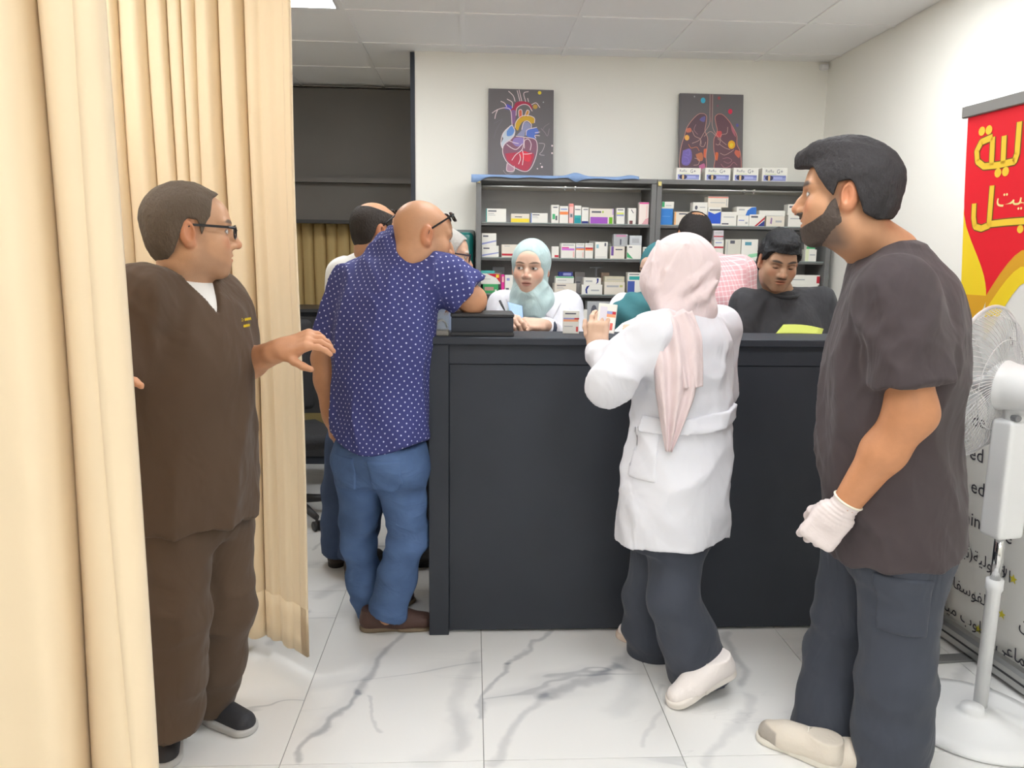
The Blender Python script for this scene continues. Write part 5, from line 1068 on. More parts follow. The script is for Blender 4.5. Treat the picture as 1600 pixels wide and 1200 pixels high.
# ------------------------------------------------------------------ 7: woman in pink headscarf and white coat, back to the camera
def pink_woman():
    e = person('woman in pink headscarf and white coat standing in front of the counter', (0.66, 2.5, 0))
    H = Head(at(1060, 428, 2.60), (-0.86, 0.48, -0.14), size=0.98, skin=(0.6, 0.4, 0.3), female=True)
    fw = nrm(V(-0.62, 0.78, 0)); rt = np.cross(fw, (0, 0, 1))
    nb = at(1074, 484, 2.58); ch = at(1068, 560, 2.56); wa = at(1064, 645, 2.55); hi = at(1054, 740, 2.54); he = at(1048, 832, 2.54)
    shL = at(1018, 520, 2.46); shR = at(1122, 512, 2.70); elL = at(952, 598, 2.42); wL = at(934, 545, 2.58); elR = at(1118, 610, 2.78); wR = at(1040, 560, 2.82)
    tor = LOFT([(he - V(0, 0, 0.03), 0.205, 0.175, 0.185), (hi, 0.200, 0.165, 0.185), (wa, 0.182, 0.15, 0.150), (ch, 0.185, 0.145, 0.14), (lp(ch, nb, 0.6), 0.162, 0.105, 0.12), (nb - V(0, 0, 0.01), 0.08, 0.07, 0.075)], fw)
    base = U(0.05, tor, CH([shL, nb - V(0, 0, 0.05), shR], [0.060, 0.062, 0.060], 0.04)).cutf(lambda P: 0.9 * (he[2] + 0.06 * ((P - he) @ V(1, 0, 0)) - P[:, 2]))
    slv = U(0.02, CH([shL, elL, lp(elL, wL, 0.80)], [0.070, 0.056, 0.046], 0.03).cut(lp(elL, wL, 0.92), wL - elL), CH([shR, elR, lp(elR, wR, 0.8)], [0.075, 0.066, 0.05], 0.03))
    coat = U(0.04, base, slv).disp(wr(0.006, (4, 4, 2.4), seed=91, hot=[(elL, .12), (lp(shL, elL, .5), .12), (wa, .14)]))
    surf('white_coat', coat, 0.007, m_coat, e)
    zb = wa[2]
    bt = S(lambda P: np.maximum(np.maximum(tor.off(0.013).f(P) + wr(0.006, (4, 4, 2.4), seed=91, hot=[(elL, .12), (lp(shL, elL, .5), .12), (wa, .14)])(P), -(tor.off(-0.01).f(P))), np.maximum(np.abs(P[:, 2] - zb - 0.015 * np.sin((P - wa) @ rt * 6)) - 0.026, (P - wa) @ fw - 0.02)), tor.lo, tor.hi)
    surf('back_belt', bt, 0.006, m_coat, e)
    surf('side_pocket', patch(coat, 0.005, at(994, 712, 2.37), V(0.055, 0.08, 0.092), frame((-0.55, -0.85, 0))), 0.006, m_coat, e)
    # scarf
    hood = U(0.035, EL((0, -0.016, 0.036), (0.092, 0.116, 0.104)), EL((0, -0.062, -0.005), (0.080, 0.082, 0.082)), EL((0, -0.005, -0.06), (0.082, 0.085, 0.07)), EL((0, 0.030, -0.012), (0.090, 0.084, 0.10)), EL((0, 0.06, -0.02), (0.07, 0.07, 0.09)), RC((0, 0.065, -0.045), (0, 0.075, -0.135), 0.052, 0.030), RC((0.0, -0.01, -0.09), (0.0, -0.02, -0.15), 0.080, 0.088))
    fold = [CH([V(*p) for p in q], [0.006, 0.013, 0.013, 0.008], 0.01) for q in (((-.055, .045, .118), (-.090, .058, .045), (-.092, .070, -.030), (-.045, .085, -.125)), ((-.070, -.050, .090), (-.094, .010, .010), (-.088, .045, -.070), (-.040, .070, -.130)), ((-.055, -.125, .010), (-.088, -.070, -.035), (-.088, .000, -.085), (-.045, .060, -.138)), ((-.04, -.14, -.04), (-.075, -.09, -.085), (-.085, -.02, -.125), (-.05, .04, -.15)))]
    hood = U(0.018, hood, *fold)
    hood = hood.disp(lambda P: 0.004 * np.sin(42 * (0.75 * P[:, 2] - 0.62 * P[:, 1]) + 2.2 * np.sin(13 * P[:, 1] + 6 * P[:, 2])) * smooth(0.10, 0.0, P[:, 2] - 0.4 * P[:, 1]), 0.01)
    wrap = CH([nb + rt * 0.085 - V(0, 0, 0.005), nb - fw * 0.055 - V(0, 0, 0.0), nb - rt * 0.085 - V(0, 0, 0.01), nb + fw * 0.05 - V(0, 0, 0.01)], [0.030, 0.028, 0.034, 0.05], 0.04).disp(lambda P: 0.005 * np.sin(70 * ((P - nb) @ nrm(V(0.4, -0.2, 0.8)))))
    surf('headscarf', U(0.06, H.S(hood), wrap), 0.005, m_pinkscarf, e)
    bk = nrm(V(-0.1, -1, 0.05))
    ribbon('scarf_tail', [at(1046, 486, 2.44), at(1052, 505, 2.40), at(1060, 560, 2.36), at(1056, 620, 2.345), at(1050, 665, 2.345), at(1045, 706, 2.35)], [0.06, 0.075, 0.075, 0.06, 0.035, 0.010], bk, m_pinkscarf, e, 0.009, 2.5)
    ribbon('scarf_tail', [at(1060, 490, 2.41), at(1074, 530, 2.375), at(1078, 575, 2.355), at(1080, 606, 2.35)], [0.045, 0.05, 0.045, 0.040], bk, m_pinkscarf, e, 0.008, 2.2, seed=2)
    ribbon('scarf_tail', [at(1124, 490, 2.62), at(1138, 530, 2.62), at(1141, 580, 2.62), at(1137, 616, 2.62)], [0.025, 0.034, 0.028, 0.020], nrm(V(0.9, -0.5, 0)), m_pinkscarf, e, 0.006, 1.8, seed=4)
    skf = flat((0.66, 0.44, 0.32))
    hL = hand(wL, (0.0, 0.05, 1.0), (-0.55, -0.83, 0.1), -1, (0.45, 0.5, 0.55, 0.6), thumb=(0.6, 0.75, -0.2), k=0.95)
    legs = [(at(1032, 842, 2.60), at(1010, 935, 2.66), at(1022, 1022, 2.72)), (at(1058, 842, 2.50), at(1052, 935, 2.44), at(1094, 1050, 2.48))]
    surf('body', [(H.S(U(0.03, H.skull(), H.neck(nb - V(0, 0, 0.02), 0.046, 0.055))), 0.006, H.color), (U(0.02, RC(lp(elL, wL, 0.3), wL, 0.036, 0.024), hL), 0.003, skf), (hand(wR, wR - elR, (0, 0, 1), -1, k=0.93), 0.005, skf), (core(nb - V(0, 0, 0.06), he + V(0, 0, 0.1), legs, 0.09), 0.014, skf)], 0, m_skin, e)
    surf('trousers', trousers(he + V(0, 0, 0.06), fw, legs, w=(0.175, 0.14, 0.15), r=(0.098, 0.080, 0.112), seed=23, amp=0.006), 0.008, m_scrub_nv, e)
    wh = srgb(236, 228, 224)
    shoe(e, atz(1150, 1080, 0), atz(1046, 1106, 0), wh, srgb(232, 224, 216), wid=0.046, sole_h=0.036, tilt=0.30, lace=wh)
    shoe(e, V(legs[0][2][0] + 0.06, legs[0][2][1] - 0.06, 0), V(legs[0][2][0] - 0.12, legs[0][2][1] + 0.13, 0), wh, srgb(226, 206, 190), wid=0.044, sole_h=0.034)
    MB().tube([wL + V(0.026 * math.cos(t), 0.026 * math.sin(t), 0.004) for t in np.linspace(0, 6.283, 24)[:-1]], 0.003, 6, closed=True).build('bracelet', mat('bracelet_pink', srgb(230, 200, 190), 0.4), e, True)
    return wL
wL7 = pink_woman()
# ------------------------------------------------------------------ medicine cartons
WH = srgb(232, 230, 222); CR = srgb(226, 218, 204); GY = srgb(176, 178, 180); TX = srgb(96, 98, 108); RED = srgb(190, 44, 60); BLU = srgb(52, 104, 190); NAV = srgb(50, 60, 130)
TEA = srgb(60, 170, 165); GRN = srgb(80, 178, 120); PUR = srgb(160, 90, 190); MAG = srgb(215, 80, 150); ORG = srgb(236, 140, 84); YEL = srgb(240, 216, 70); PNK = srgb(240, 190, 184); LIL = srgb(150, 156, 205)
NUM = ['first', 'second', 'third', 'fourth', 'fifth', 'sixth', 'seventh', 'eighth', 'ninth', 'tenth', 'eleventh', 'twelfth', 'thirteenth', 'fourteenth', 'fifteenth', 'sixteenth', 'seventeenth', 'eighteenth', 'nineteenth', 'twentieth']
def R(x0, y0, x1, y1, c): return ([(x0, y0), (x1, y0), (x1, y1), (x0, y1)], c)
def PG(c, *p): return (list(p), c)
TXL = [R(.10, .78, .52, .88, TX), R(.10, .62, .40, .67, GY), R(.10, .50, .46, .54, GY)]
def carton(lo, hi, base, prints, label, group, depth_face=-1, rot=0.0, tilt=0.0, cat='medicine box', name='medicine_box'):
    """lo, hi corners; the printed face is the one towards -y"""
    c = V((lo[0] + hi[0]) / 2, (lo[1] + hi[1]) / 2, lo[2]); w, d, h = (hi[0] - lo[0]), (hi[1] - lo[1]), (hi[2] - lo[2])
    side = tuple(np.array(base) * 0.93); mb = MB(); mb.box((-w / 2, -d / 2, 0), (w / 2, d / 2, h), base, bev=min(0.0012, w * 0.1))
    for k, (poly, col) in enumerate(prints):
        mb.add([(-w / 2 + 0.001 + x * (w - 0.002), -d / 2 - 0.0003 - 0.00015 * k, 0.001 + y * (h - 0.002)) for x, y in poly], [tuple(range(len(poly)))], col)
    mb.add([(w / 2 + 0.0003, -d / 2 + 0.002, h * 0.1), (w / 2 + 0.0003, d / 2 - 0.002, h * 0.1), (w / 2 + 0.0003, d / 2 - 0.002, h * 0.3), (w / 2 + 0.0003, -d / 2 + 0.002, h * 0.3)], [(0, 1, 2, 3)], GY)
    o = mb.build(name, m_carton); o.location = tuple(c); o.rotation_euler = (tilt, 0, rot); tag(o, label, cat, group); return o
def T(*p): return list(p)
ROWS = {  # (side, row): list of (x0, x1, ytop px or stack, base colour, prints, words, depth, level)
 ('left', 'upper'): (1.690, [
   (759, 791, 326, WH, TXL + T(R(0, 0, .04, 1, TEA)), 'wide off-white carton with teal spine'),
   (798, 827, 334, CR, T(R(0, 0, 1, .45, YEL), R(.2, .6, .6, .7, TX)), 'low yellow and cream carton'),
   (829, 856, 333, WH, TXL + T(R(0, 0, .05, 1, BLU)), 'low white carton with blue spine'),
   (861, 873, 320, WH, T(R(.2, .84, .8, .9, TX), R(.12, .2, .5, .5, GRN), R(.55, .15, .8, .4, TX)), 'tall white carton with green squares'),
   (874, 888, 322, WH, T(R(0, .5, 1, .68, ORG), R(.1, .8, .9, .85, BLU)), 'white carton with orange band'),
   (888.5, 896, 318, PNK, T(R(0, .85, 1, 1, srgb(235, 150, 140)), R(.1, .28, .9, .5, GY), R(.3, .32, .7, .46, TX)), 'narrow pink carton with eye picture'),
   (897, 908, 321, WH, T(R(0, 0, 1, .30, srgb(40, 150, 160)), R(0, .30, 1, .45, TEA), R(.1, .75, .9, .8, TX)), 'white carton with teal lower half'),
   (908.5, 919.5, 324, WH, T(R(0, 0, 1, .14, NAV), R(.2, .85, .9, .9, TX)), 'white carton with navy foot'),
   (920.5, 958.5, 326, CR, T(R(.03, 0, .76, .44, PUR), R(.82, 0, .96, .44, srgb(110, 180, 40)), R(.95, .6, 1, 1, srgb(190, 160, 210)), R(.08, .72, .48, .84, TX), R(.52, .72, .58, .86, srgb(160, 190, 60))), 'wide carton with purple band and green square'),
   (963, 976, 325, WH, T(R(0, .6, .9, .72, srgb(220, 225, 120)), R(0, .5, .9, .6, LIL), R(.1, .86, .8, .92, TX)), 'white carton with lilac and lime stripes'),
   (981, 993.5, 325, WH, T(R(.15, 0, .6, .22, srgb(120, 80, 80)), PG(TX, (.3, .9), (.4, .92), (.7, .7), (.6, .68))), 'white carton with dark brown square'),
   (998, 1013.5, 316, srgb(236, 222, 214), T(R(0, .93, 1, 1, MAG), R(.75, .3, .82, .85, PNK), PG(srgb(225, 170, 175), (.3, 0), (1, 0), (1, .3), (.7, .25))), 'tall blush carton with magenta top')]),
 ('left', 'second'): (1.485, [
   (753, 780, 384, WH, T(R(.08, .72, .45, .84, TX), PG(LIL, (0, .05), (1, .35), (1, .45), (0, .2))), 'white carton with pale wave at stack foot'),
   (784, 810, 382, CR, T(R(0, .12, .75, .28, RED), R(.15, .85, .5, .9, GY)), 'cream carton with red stripe'),
   (863, 874.5, 385, WH, T(R(.4, .05, 1, .25, RED),), 'white carton edge with red corner'),
   (877, 900, 380, WH, T(R(.05, .52, .95, .66, srgb(200, 120, 205)), R(.05, .66, .55, .74, MAG), R(.1, .85, .9, .92, GY), R(.85, .05, .95, .45, PNK)), 'white carton with magenta and violet stripes'),
   (901, 914.5, 380, WH, T(R(0, .55, 1, .66, ORG), R(0, .66, 1, .74, LIL), R(.1, .88, .9, .93, GY), R(.8, .05, .92, .4, PNK)), 'white carton with orange and lilac stripe'),
   (915, 928, 380, WH, T(R(0, .52, 1, .62, ORG), R(0, .62, 1, .72, RED), R(.1, .88, .9, .93, GY)), 'white carton with orange and red stripe'),
   (931, 951, 378, WH, T(R(.08, .62, .28, .85, srgb(150, 190, 200)), R(.75, .75, .88, .95, TX), R(.1, .08, .9, .1, GY)), 'square white carton with tiny blue mark'),
   (955, 978, 385, CR, T(R(.05, .25, .22, 1, srgb(110, 80, 150)), R(.35, .7, .85, .8, TX)), 'cream carton with purple left stripe'),
   (981, 1004, 383, WH, T(PG(GRN, (0, .5), (0, .1), (.45, 0)), R(.12, .82, .35, .9, TX)), 'white carton with green corner wedge'),
   (1007, 1022, 386, WH, TXL, 'white carton beside the teal headscarf')]),
 ('left', 'third'): (1.270, [
   (755, 780, 444, srgb(70, 160, 100), T(R(.1, .3, .7, .7, srgb(190, 150, 140)), R(.78, .15, .9, .4, WH)), 'low green carton at stack foot'),
   (784, 789.5, 429, srgb(225, 60, 150), T(R(.2, .6, .8, .9, PNK),), 'thin magenta carton'),
   (790, 803, 430, WH, T(R(.2, .7, .6, .85, LIL), R(.1, .2, .5, .3, TX)), 'white carton beside magenta one'),
   (868, 903, 443, CR, TXL, 'long cream carton at stack foot'),
   (912, 945, 445, WH, T(PG(NAV, (.2, .1), (.28, .05), (.26, .5), (.38, .95), (.24, .85), (.17, .5)), R(.45, .35, .85, .5, GY)), 'white carton with navy arc at stack foot'),
   (947, 980, 441, CR, T(R(.1, .6, .7, .75, GY), R(.75, .6, .9, .78, srgb(190, 190, 120))), 'cream carton with faint lettering'),
   (984, 1007, 426, WH, T(R(.1, .68, .9, .84, srgb(60, 165, 160)), R(0, 0, .5, .62, srgb(74, 94, 170)), R(.1, .9, .8, .94, TX)), 'tall white carton with teal bar and blue block')]),
 ('left', 'lowest'): (1.062, [
   (900, 930, 484, WH, T(R(.02, .55, .2, .95, GRN), R(.5, .1, 1, .3, RED)), 'white carton with green tab'),
   (921, 957, 471, GY, T(PG(TX, *[(0.3 + .14 * math.cos(a), .62 + .26 * math.sin(a)) for a in np.linspace(0, 6.0, 12)]),), 'grey carton with dark round mark'),
   (757, 790, 492, srgb(220, 150, 60), T(R(0, .4, 1, .6, WH),), 'orange flat carton')]),
 ('right', 'upper'): (1.690, [
   (1032, 1051, 326, srgb(60, 130, 205), T(R(.1, .5, .8, .55, srgb(90, 150, 215)),), 'blue leaning carton at stack foot'),
   (1053, 1081, 331, CR, T(R(0, 0, .07, 1, srgb(240, 170, 90)), R(.25, .8, .7, .9, TX)), 'cream carton with orange spine'),
   (1081.5, 1104.5, 333, WH, TXL, 'white carton under the ring logo carton'),
   (1105, 1126, 324, WH, T(PG(srgb(52, 92, 200), (0, .1), (1, .1), (1, .78), (.5, .64), (0, .78)), R(.1, .82, .95, .9, TX)), 'white carton with deep blue chevron'),
   (1126.5, 1151, 331, WH, T(R(.05, .08, .5, .18, TX), R(.15, .6, .85, .66, GY)), 'plain white carton with dark footer'),
   (1151.5, 1170, 337, WH, T(R(.1, .5, .6, .6, LIL), R(.7, .2, .9, .4, GY)), 'small white carton below the blue swoosh'),
   (1170.5, 1195, 335, WH, T(R(.1, .72, .55, .88, TX), PG(RED, (.35, 0), (.5, 0), (1, .62), (1, .8)), PG(NAV, (.55, 0), (1, 0), (1, .5))), 'white carton with red and navy diagonal'),
   (1197, 1226, 338, CR, T(PG(srgb(150, 120, 160), (.2, .3), (.3, .2), (.32, .8), (.24, .9)), R(.5, .4, .85, .6, GY)), 'cream carton with mauve arc'),
   (1231, 1261, 336, WH, T(R(.80, 0, .95, 1, PUR), R(.1, .65, .6, .75, GY)), 'white carton with violet end')]),
 ('right', 'second'): (1.485, [
   (1117.5, 1133, 375, WH, T(R(0, .6, 1, .68, RED), R(.1, .85, .8, .9, LIL), R(.1, .3, .9, .34, GY)), 'tall white carton with red line'),
   (1135, 1160, 374, srgb(214, 212, 200), T(R(.3, .8, .6, .95, TX), R(.1, .1, .14, .9, GY), PG(TX, (.5, .1), (.6, .2), (.8, .15), (.7, .05))), 'square ivory carton with grey seal'),
   (1161, 1187, 374, WH, T(R(.2, .72, .6, .88, srgb(90, 150, 170)), PG(srgb(150, 210, 170), (.2, .1), (.5, .3), (1, .35), (1, .2), (.6, .12))), 'square white carton with mint swirl'),
   (1247, 1252.5, 373, WH, T(R(0, .05, 1, .35, RED),), 'thin white carton with red foot'),
   (1262, 1280, 390, WH, T(R(0, 0, .3, 1, srgb(220, 226, 190)), R(.4, .5, .9, .6, GY)), 'white and lime carton at stack foot')]),
 ('right', 'third'): (1.270, [
   (1236, 1286, 446, WH, T(R(.9, 0, 1, .5, RED), R(.72, 0, .76, .7, GRN)), 'long white carton with green line'),]),
}
STACK = [  # on top of another carton: (x0,x1,ytop,ybottom px of its foot on the shelf plane, base, prints, label)
   (753, 776, 364.5, 383.5, WH, T(R(.08, .72, .45, .84, TX), PG(LIL, (0, .05), (1, .35), (1, .45), (0, .2))), 'white carton with pale wave, top of its stack at far left'),
   (960, 982, 366, 384.5, GY, T(R(.15, .8, .9, .95, srgb(200, 140, 170)), R(.45, .1, .55, .6, TX)), 'grey and rose carton on top of the purple striped carton'),
   (985, 1004, 368, 382.5, srgb(196, 200, 202), T(R(.2, .2, .8, .7, GY),), 'pale grey carton on top of the green wedge carton'),
   (752, 783, 427.5, 443.5, WH, T(PG(srgb(196, 40, 56), (.3, 1), (1, 1), (1, .1), (.8, .6)), R(.78, .62, .93, .92, YEL), R(.08, .45, .5, .5, GY)), 'white carton with red sweep and yellow seal at far left'),
   (752, 774, 423, 427, srgb(90, 185, 180), T(), 'flat teal carton lying on the red sweep carton'),
   (870, 899, 432, 442.5, WH, T(R(0, .82, 1, 1, GRN), R(.1, .4, .6, .5, GY)), 'white carton with green top strip beside the mint headscarf'),
   (875, 897, 425, 431.5, NAV, T(R(.3, .2, .9, .8, LIL),), 'flat navy carton on the green strip carton'),
   (915, 942, 434, 444.5, WH, T(PG(NAV, (.7, .05), (.85, .3), (.88, .9), (.76, .95), (.78, .4)), R(.1, .4, .5, .6, GY)), 'white carton with navy arc, on top of its twin'),
   (948, 979, 432, 440.5, srgb(206, 200, 176), T(R(.1, .4, .9, .5, GY),), 'beige carton on the faintly lettered cream carton'),
   (1033, 1052, 315, 325.5, WH, T(R(0, .2, .22, 1, GRN), R(.3, .4, .8, .5, GY)), 'white carton with green end on the blue carton'),
   (1081.5, 1104.5, 316, 332.5, WH, T(PG(TX, *[(0.22 + .10 * math.cos(a), .5 + .2 * math.sin(a)) for a in np.linspace(0, 5.4, 12)]), R(.45, .5, .85, .58, GY)), 'white carton with dark ring logo'),
   (1105, 1136.5, 307, 323.5, CR, T(R(0, .88, 1, .98, srgb(226, 120, 104)), R(.1, .4, .85, .46, GY), R(.9, .1, .94, .8, GY)), 'cream carton with red top edge above the blue chevron'),
   (1150, 1181, 323, 334.5, WH, T(PG(srgb(60, 116, 200), (.45, 0), (1, 0), (1, 1), (.75, .95), (.55, .6)), R(.1, .6, .4, .75, GY)), 'white carton with blue swoosh on the right cabinet'),
   (1186, 1226, 329, 337.5, WH, T(R(.05, .1, .95, .14, GY),), 'long plain white carton above the mauve arc carton'),
   (1230, 1254, 319, 335.5, WH, T(R(.08, .66, .55, .84, TX), PG(srgb(220, 130, 90), (.4, 0), (.52, 0), (1, .6), (1, .74)), PG(NAV, (.7, 0), (.9, 0), (1, .15), (1, .32))), 'white carton with orange and navy diagonal at far right'),
   (1116.5, 1132, 360, 374.5, srgb(206, 200, 206), T(R(0, .3, 1, .42, RED), R(.1, .7, .8, .8, GY)), 'small grey carton with red line on its stack'),
   (1263, 1277, 375, 389.5, WH, T(R(0, 0, .3, 1, srgb(190, 210, 170)), R(0, .05, 1, .28, GRN), R(.4, .6, .9, .75, GY)), 'white carton with green band on top of its stack'),
   (1240, 1288, 430, 445.5, WH, T(R(.9, .2, 1, .9, RED), R(.1, .5, .5, .6, GY)), 'long white carton with red end above the green line carton')]
BEHIND = [(921, 931, 376, 1.485, srgb(200, 202, 198), 'grey carton half hidden behind the square white carton'), (942, 956, 377, 1.485, srgb(196, 198, 194), 'grey carton behind the purple striped carton'),
   (770, 789, 417, 1.270, srgb(150, 152, 156), 'tall grey carton behind the magenta one'), (900, 916, 425, 1.270, srgb(170, 166, 164), 'tall grey carton behind the stacked navy arc cartons'),
   (942, 955, 426, 1.270, srgb(204, 178, 160), 'tan carton standing behind the cream cartons'), (903, 912, 472, 1.062, srgb(170, 172, 172), 'small grey carton on the lowest shelf in shadow'),
   (1134, 1142, 376, 1.485, srgb(180, 182, 176), 'slim grey carton behind the ivory carton')]
YF_ = YC + 0.024
for (side, row), (z, L) in ROWS.items():
    for k, (x0, x1, yt, base, pr, words) in enumerate(L):
        a = at(x0, 350, YF_); b = at(x1, 350, YF_); top = at((x0 + x1) / 2, yt, YF_)[2]; dp = min(0.10, max(0.045, (b[0] - a[0]) * 0.8))
        carton((a[0] + 0.0008, YF_ + 0.002, z), (b[0] - 0.0008, YF_ + 0.002 + dp, max(top, z + 0.03)), base, pr, '%s, %s shelf of the %s cabinet' % (words, row, side), 'cartons in the medicine cabinets', rot=0.03 * math.sin(k * 2.7))
for x0, x1, yt, yb, base, pr, label in STACK:
    a = at(x0, 350, YF_); b = at(x1, 350, YF_); t = at((x0 + x1) / 2, yt, YF_)[2]; z = at((x0 + x1) / 2, yb, YF_)[2]; dp = min(0.085, max(0.04, (b[0] - a[0]) * 0.7))
    mid = (a[0] + b[0]) / 2; best = None                         # foot rests on the carton below
    for o in bpy.data.objects:
        if o.name.startswith('medicine_box') and abs(o.location.x - mid) < o.dimensions.x * 0.5 + 0.004:
            tz = o.location.z + o.dimensions.z
            if abs(tz - z) < 0.045 and (best is None or abs(tz - z) < abs(best - z)): best = tz
    if best is not None: z = best + 0.0004
    carton((a[0], YF_ + 0.003, z), (b[0], YF_ + 0.003 + dp, max(t, z + 0.012)), base, pr, label, 'cartons in the medicine cabinets', rot=0.02 * math.sin(x0))
for x0, x1, yt, z, base, label in BEHIND:
    yb_ = YF_ + 0.125; a = at(x0, 350, yb_); b = at(x1, 350, yb_); t = at((x0 + x1) / 2, yt, yb_)[2]
    carton((a[0], yb_, z), (b[0], yb_ + 0.06, t), base, T(R(.15, .7, .8, .8, GY), R(.15, .5, .6, .55, TX)), label, 'cartons in the medicine cabinets')
# T-shaped clear price stand on the third shelf
e = tag(empty('price_stand', (at(931, 440, 4.78)[0], 4.78, 1.270)), 'small grey T-shaped stand behind the navy arc cartons', 'stand'); px = e.location.x
bx('post', (px - 0.006, 4.777, 1.272), (px + 0.006, 4.783, 1.425), mat('stand_grey', srgb(150, 154, 160), 0.3), e); bx('bar', (px - 0.04, 4.775, 1.425), (px + 0.04, 4.785, 1.434), mat('stand_grey'), e); bx('foot', (px - 0.03, 4.76, 1.270), (px + 0.03, 4.80, 1.274), mat('stand_grey'), e)
# four alike boxes on the cabinet top with lettering
for k, (x0, x1) in enumerate(((1056, 1094), (1101, 1140.5), (1145, 1184), (1190, 1229.5))):
    yf = YC + 0.02; a = at(x0, 288, yf); b = at(x1, 288, yf); z = ZT + 0.0262; w = b[0] - a[0]; h = at(x0, 262, yf)[2] - z
    c = V((a[0] + b[0]) / 2, yf + 0.04, z); e = tag(empty('reflux_medicine_box', c), 'white medicine box with lilac panel on the cabinet top, %s from the left' % NUM[k], 'medicine box', 'four alike boxes on the right cabinet top')
    bx('carton', (a[0], yf, z), (b[0], yf + 0.08, z + h), m_carton, e, bev=0.001, c=WH)
    mb = MB(); M = Matrix.Translation((a[0], yf, z)) @ Matrix(((1, 0, 0, 0), (0, 0, -1, 0), (0, 1, 0, 0), (0, 0, 0, 1)))
    def rr(x0_, y0_, x1_, y1_, c, l): mb.add([tuple(M @ Vector((w * x, h * y, l))) for x, y in ((x0_, y0_), (x1_, y0_), (x1_, y1_), (x0_, y1_))], [(0, 1, 2, 3)], c)
    rr(.06, .06, .94, .46, LIL, .0004); rr(.06, .30, .94, .46, srgb(120, 128, 188), .0006); rr(.45, .18, .8, .36, srgb(170, 176, 222), .0008)
    mb.add([tuple(M @ Vector((w * (.28 + .16 * math.cos(t)), h * (.26 + .20 * math.sin(t)), .001))) for t in np.linspace(0, 6.28, 17)[:-1]], [tuple(range(16))], srgb(60, 62, 92))
    rr(.24, .08, .32, .42, srgb(222, 190, 140), .0012); rr(.1, .52, .55, .56, srgb(200, 214, 160), .0004)
    text_mb(mb, 'Reflu', M @ Matrix.Translation((w * .12, h * .66, .0006)), h * .30, srgb(120, 122, 132), sx=1.05); text_mb(mb, 'G+', M @ Matrix.Translation((w * .56, h * .60, .0006)), h * .42, srgb(92, 96, 116), sx=.9)
    mb.build('print', m_print, e)

# ------------------------------------------------------------------ pictures leaning on the wall
def stroke(mb, pts, wd, c, M, lift, closed=False):
    P = np.array(pts, float); t = np.gradient(P, axis=0); t /= np.linalg.norm(t, axis=1)[:, None] + 1e-9; n = np.stack([-t[:, 1], t[:, 0]], 1); W = np.broadcast_to(np.asarray(wd, float), (len(P),))[:, None] / 2
    a, b = P + n * W, P - n * W; k = len(P); vs = [tuple(M @ Vector((x, y, lift))) for x, y in np.concatenate([a, b])]
    mb.add(vs, [(i, i + 1, i + 1 + k, i + k) for i in range(k - 1)], c)
def curve(pts, n=10):
    P = np.array(pts, float); P = np.vstack([2 * P[0] - P[1], P, 2 * P[-1] - P[-2]]); out = []
    for i in range(1, len(P) - 2):
        for t in np.linspace(0, 1, n, endpoint=False):
            a, b, c, d = P[i - 1:i + 3]; out.append(0.5 * (2 * b + (c - a) * t + (2 * a - 5 * b + 4 * c - d) * t * t + (3 * b - a - 3 * c + d) * t ** 3))
    out.append(P[-2]); return np.array(out)
def fill(mb, pts, c, M, lift): P = curve(list(pts) + [pts[0]], 6)[:-1]; mb.add([tuple(M @ Vector((x, y, lift))) for x, y in P], [tuple(range(len(P)))], c)
m_canvas = mat('canvas_charcoal', srgb(112, 108, 110), 0.55, 0.3)
def picture(name, x0, x1, label, yb=4.815, yt=4.888, z0=ZT + 0.028, z1=2.495):
    e = tag(empty(name, ((x0 + x1) / 2, yb, z0)), label, 'picture', 'canvas pictures on the cabinets'); w = x1 - x0; d = nrm(V(0, yt - yb, z1 - z0)); h = math.hypot(yt - yb, z1 - z0)
    nn = np.cross(V(1, 0, 0), d); M = Matrix(((1, d[0], nn[0], x0), (0, d[1], nn[1], yb), (0, d[2], nn[2], z0), (0, 0, 0, 1)))
    MB().box((0, 0, -0.022), (w, h, 0), M=M, bev=0.002).build('canvas', m_canvas, e)
    return e, M, w, h
p0 = at(763, 200, 4.85); p1 = at(865, 200, 4.85)
e, M, w, h = picture('heart_picture', p0[0], p1[0], 'dark canvas picture of a colourful anatomical heart', z0=ZT + 0.0345)
hp = lambda *pts: [((x - 153) / 680 * w, (1065 - y) / 960 * h) for x, y in pts]
mb = MB(); W_ = srgb(232, 214, 216); wd = 0.0042
fill(mb, hp((310, 640), (285, 700), (300, 740), (330, 700), (400, 640), (430, 580), (400, 490), (340, 540), (300, 600)), srgb(196, 206, 216), M, .0004)
fill(mb, hp((345, 560), (395, 500), (425, 545), (400, 600), (350, 610)), srgb(110, 150, 214), M, .0006)
fill(mb, hp((320, 700), (420, 620), (530, 620), (640, 640), (665, 700), (650, 800), (600, 930), (540, 990), (440, 950), (350, 880), (310, 800)), srgb(138, 96, 114), M, .0004)
fill(mb, hp((330, 800), (500, 780), (620, 790), (620, 860), (560, 975), (450, 945), (360, 880)), srgb(186, 66, 86), M, .0006)
fill(mb, hp((470, 790), (540, 770), (600, 820), (580, 880), (520, 860)), srgb(226, 62, 78), M, .0007)
fill(mb, hp((400, 680), (430, 630), (515, 630), (510, 700), (450, 720)), srgb(150, 130, 190), M, .0007)
fill(mb, hp((430, 520), (440, 460), (490, 400), (560, 385), (625, 410), (635, 460), (600, 470), (560, 440), (510, 455), (480, 500), (460, 550)), srgb(212, 170, 56), M, .0006)
fill(mb, hp((470, 420), (470, 340), (500, 335), (505, 400)), srgb(216, 110, 80), M, .0007); fill(mb, hp((530, 395), (555, 335), (575, 345), (562, 395)), srgb(204, 150, 70), M, .0007)
fill(mb, hp((450, 600), (500, 540), (520, 470), (570, 460), (595, 510), (540, 560), (525, 610)), srgb(150, 152, 186), M, .0008)
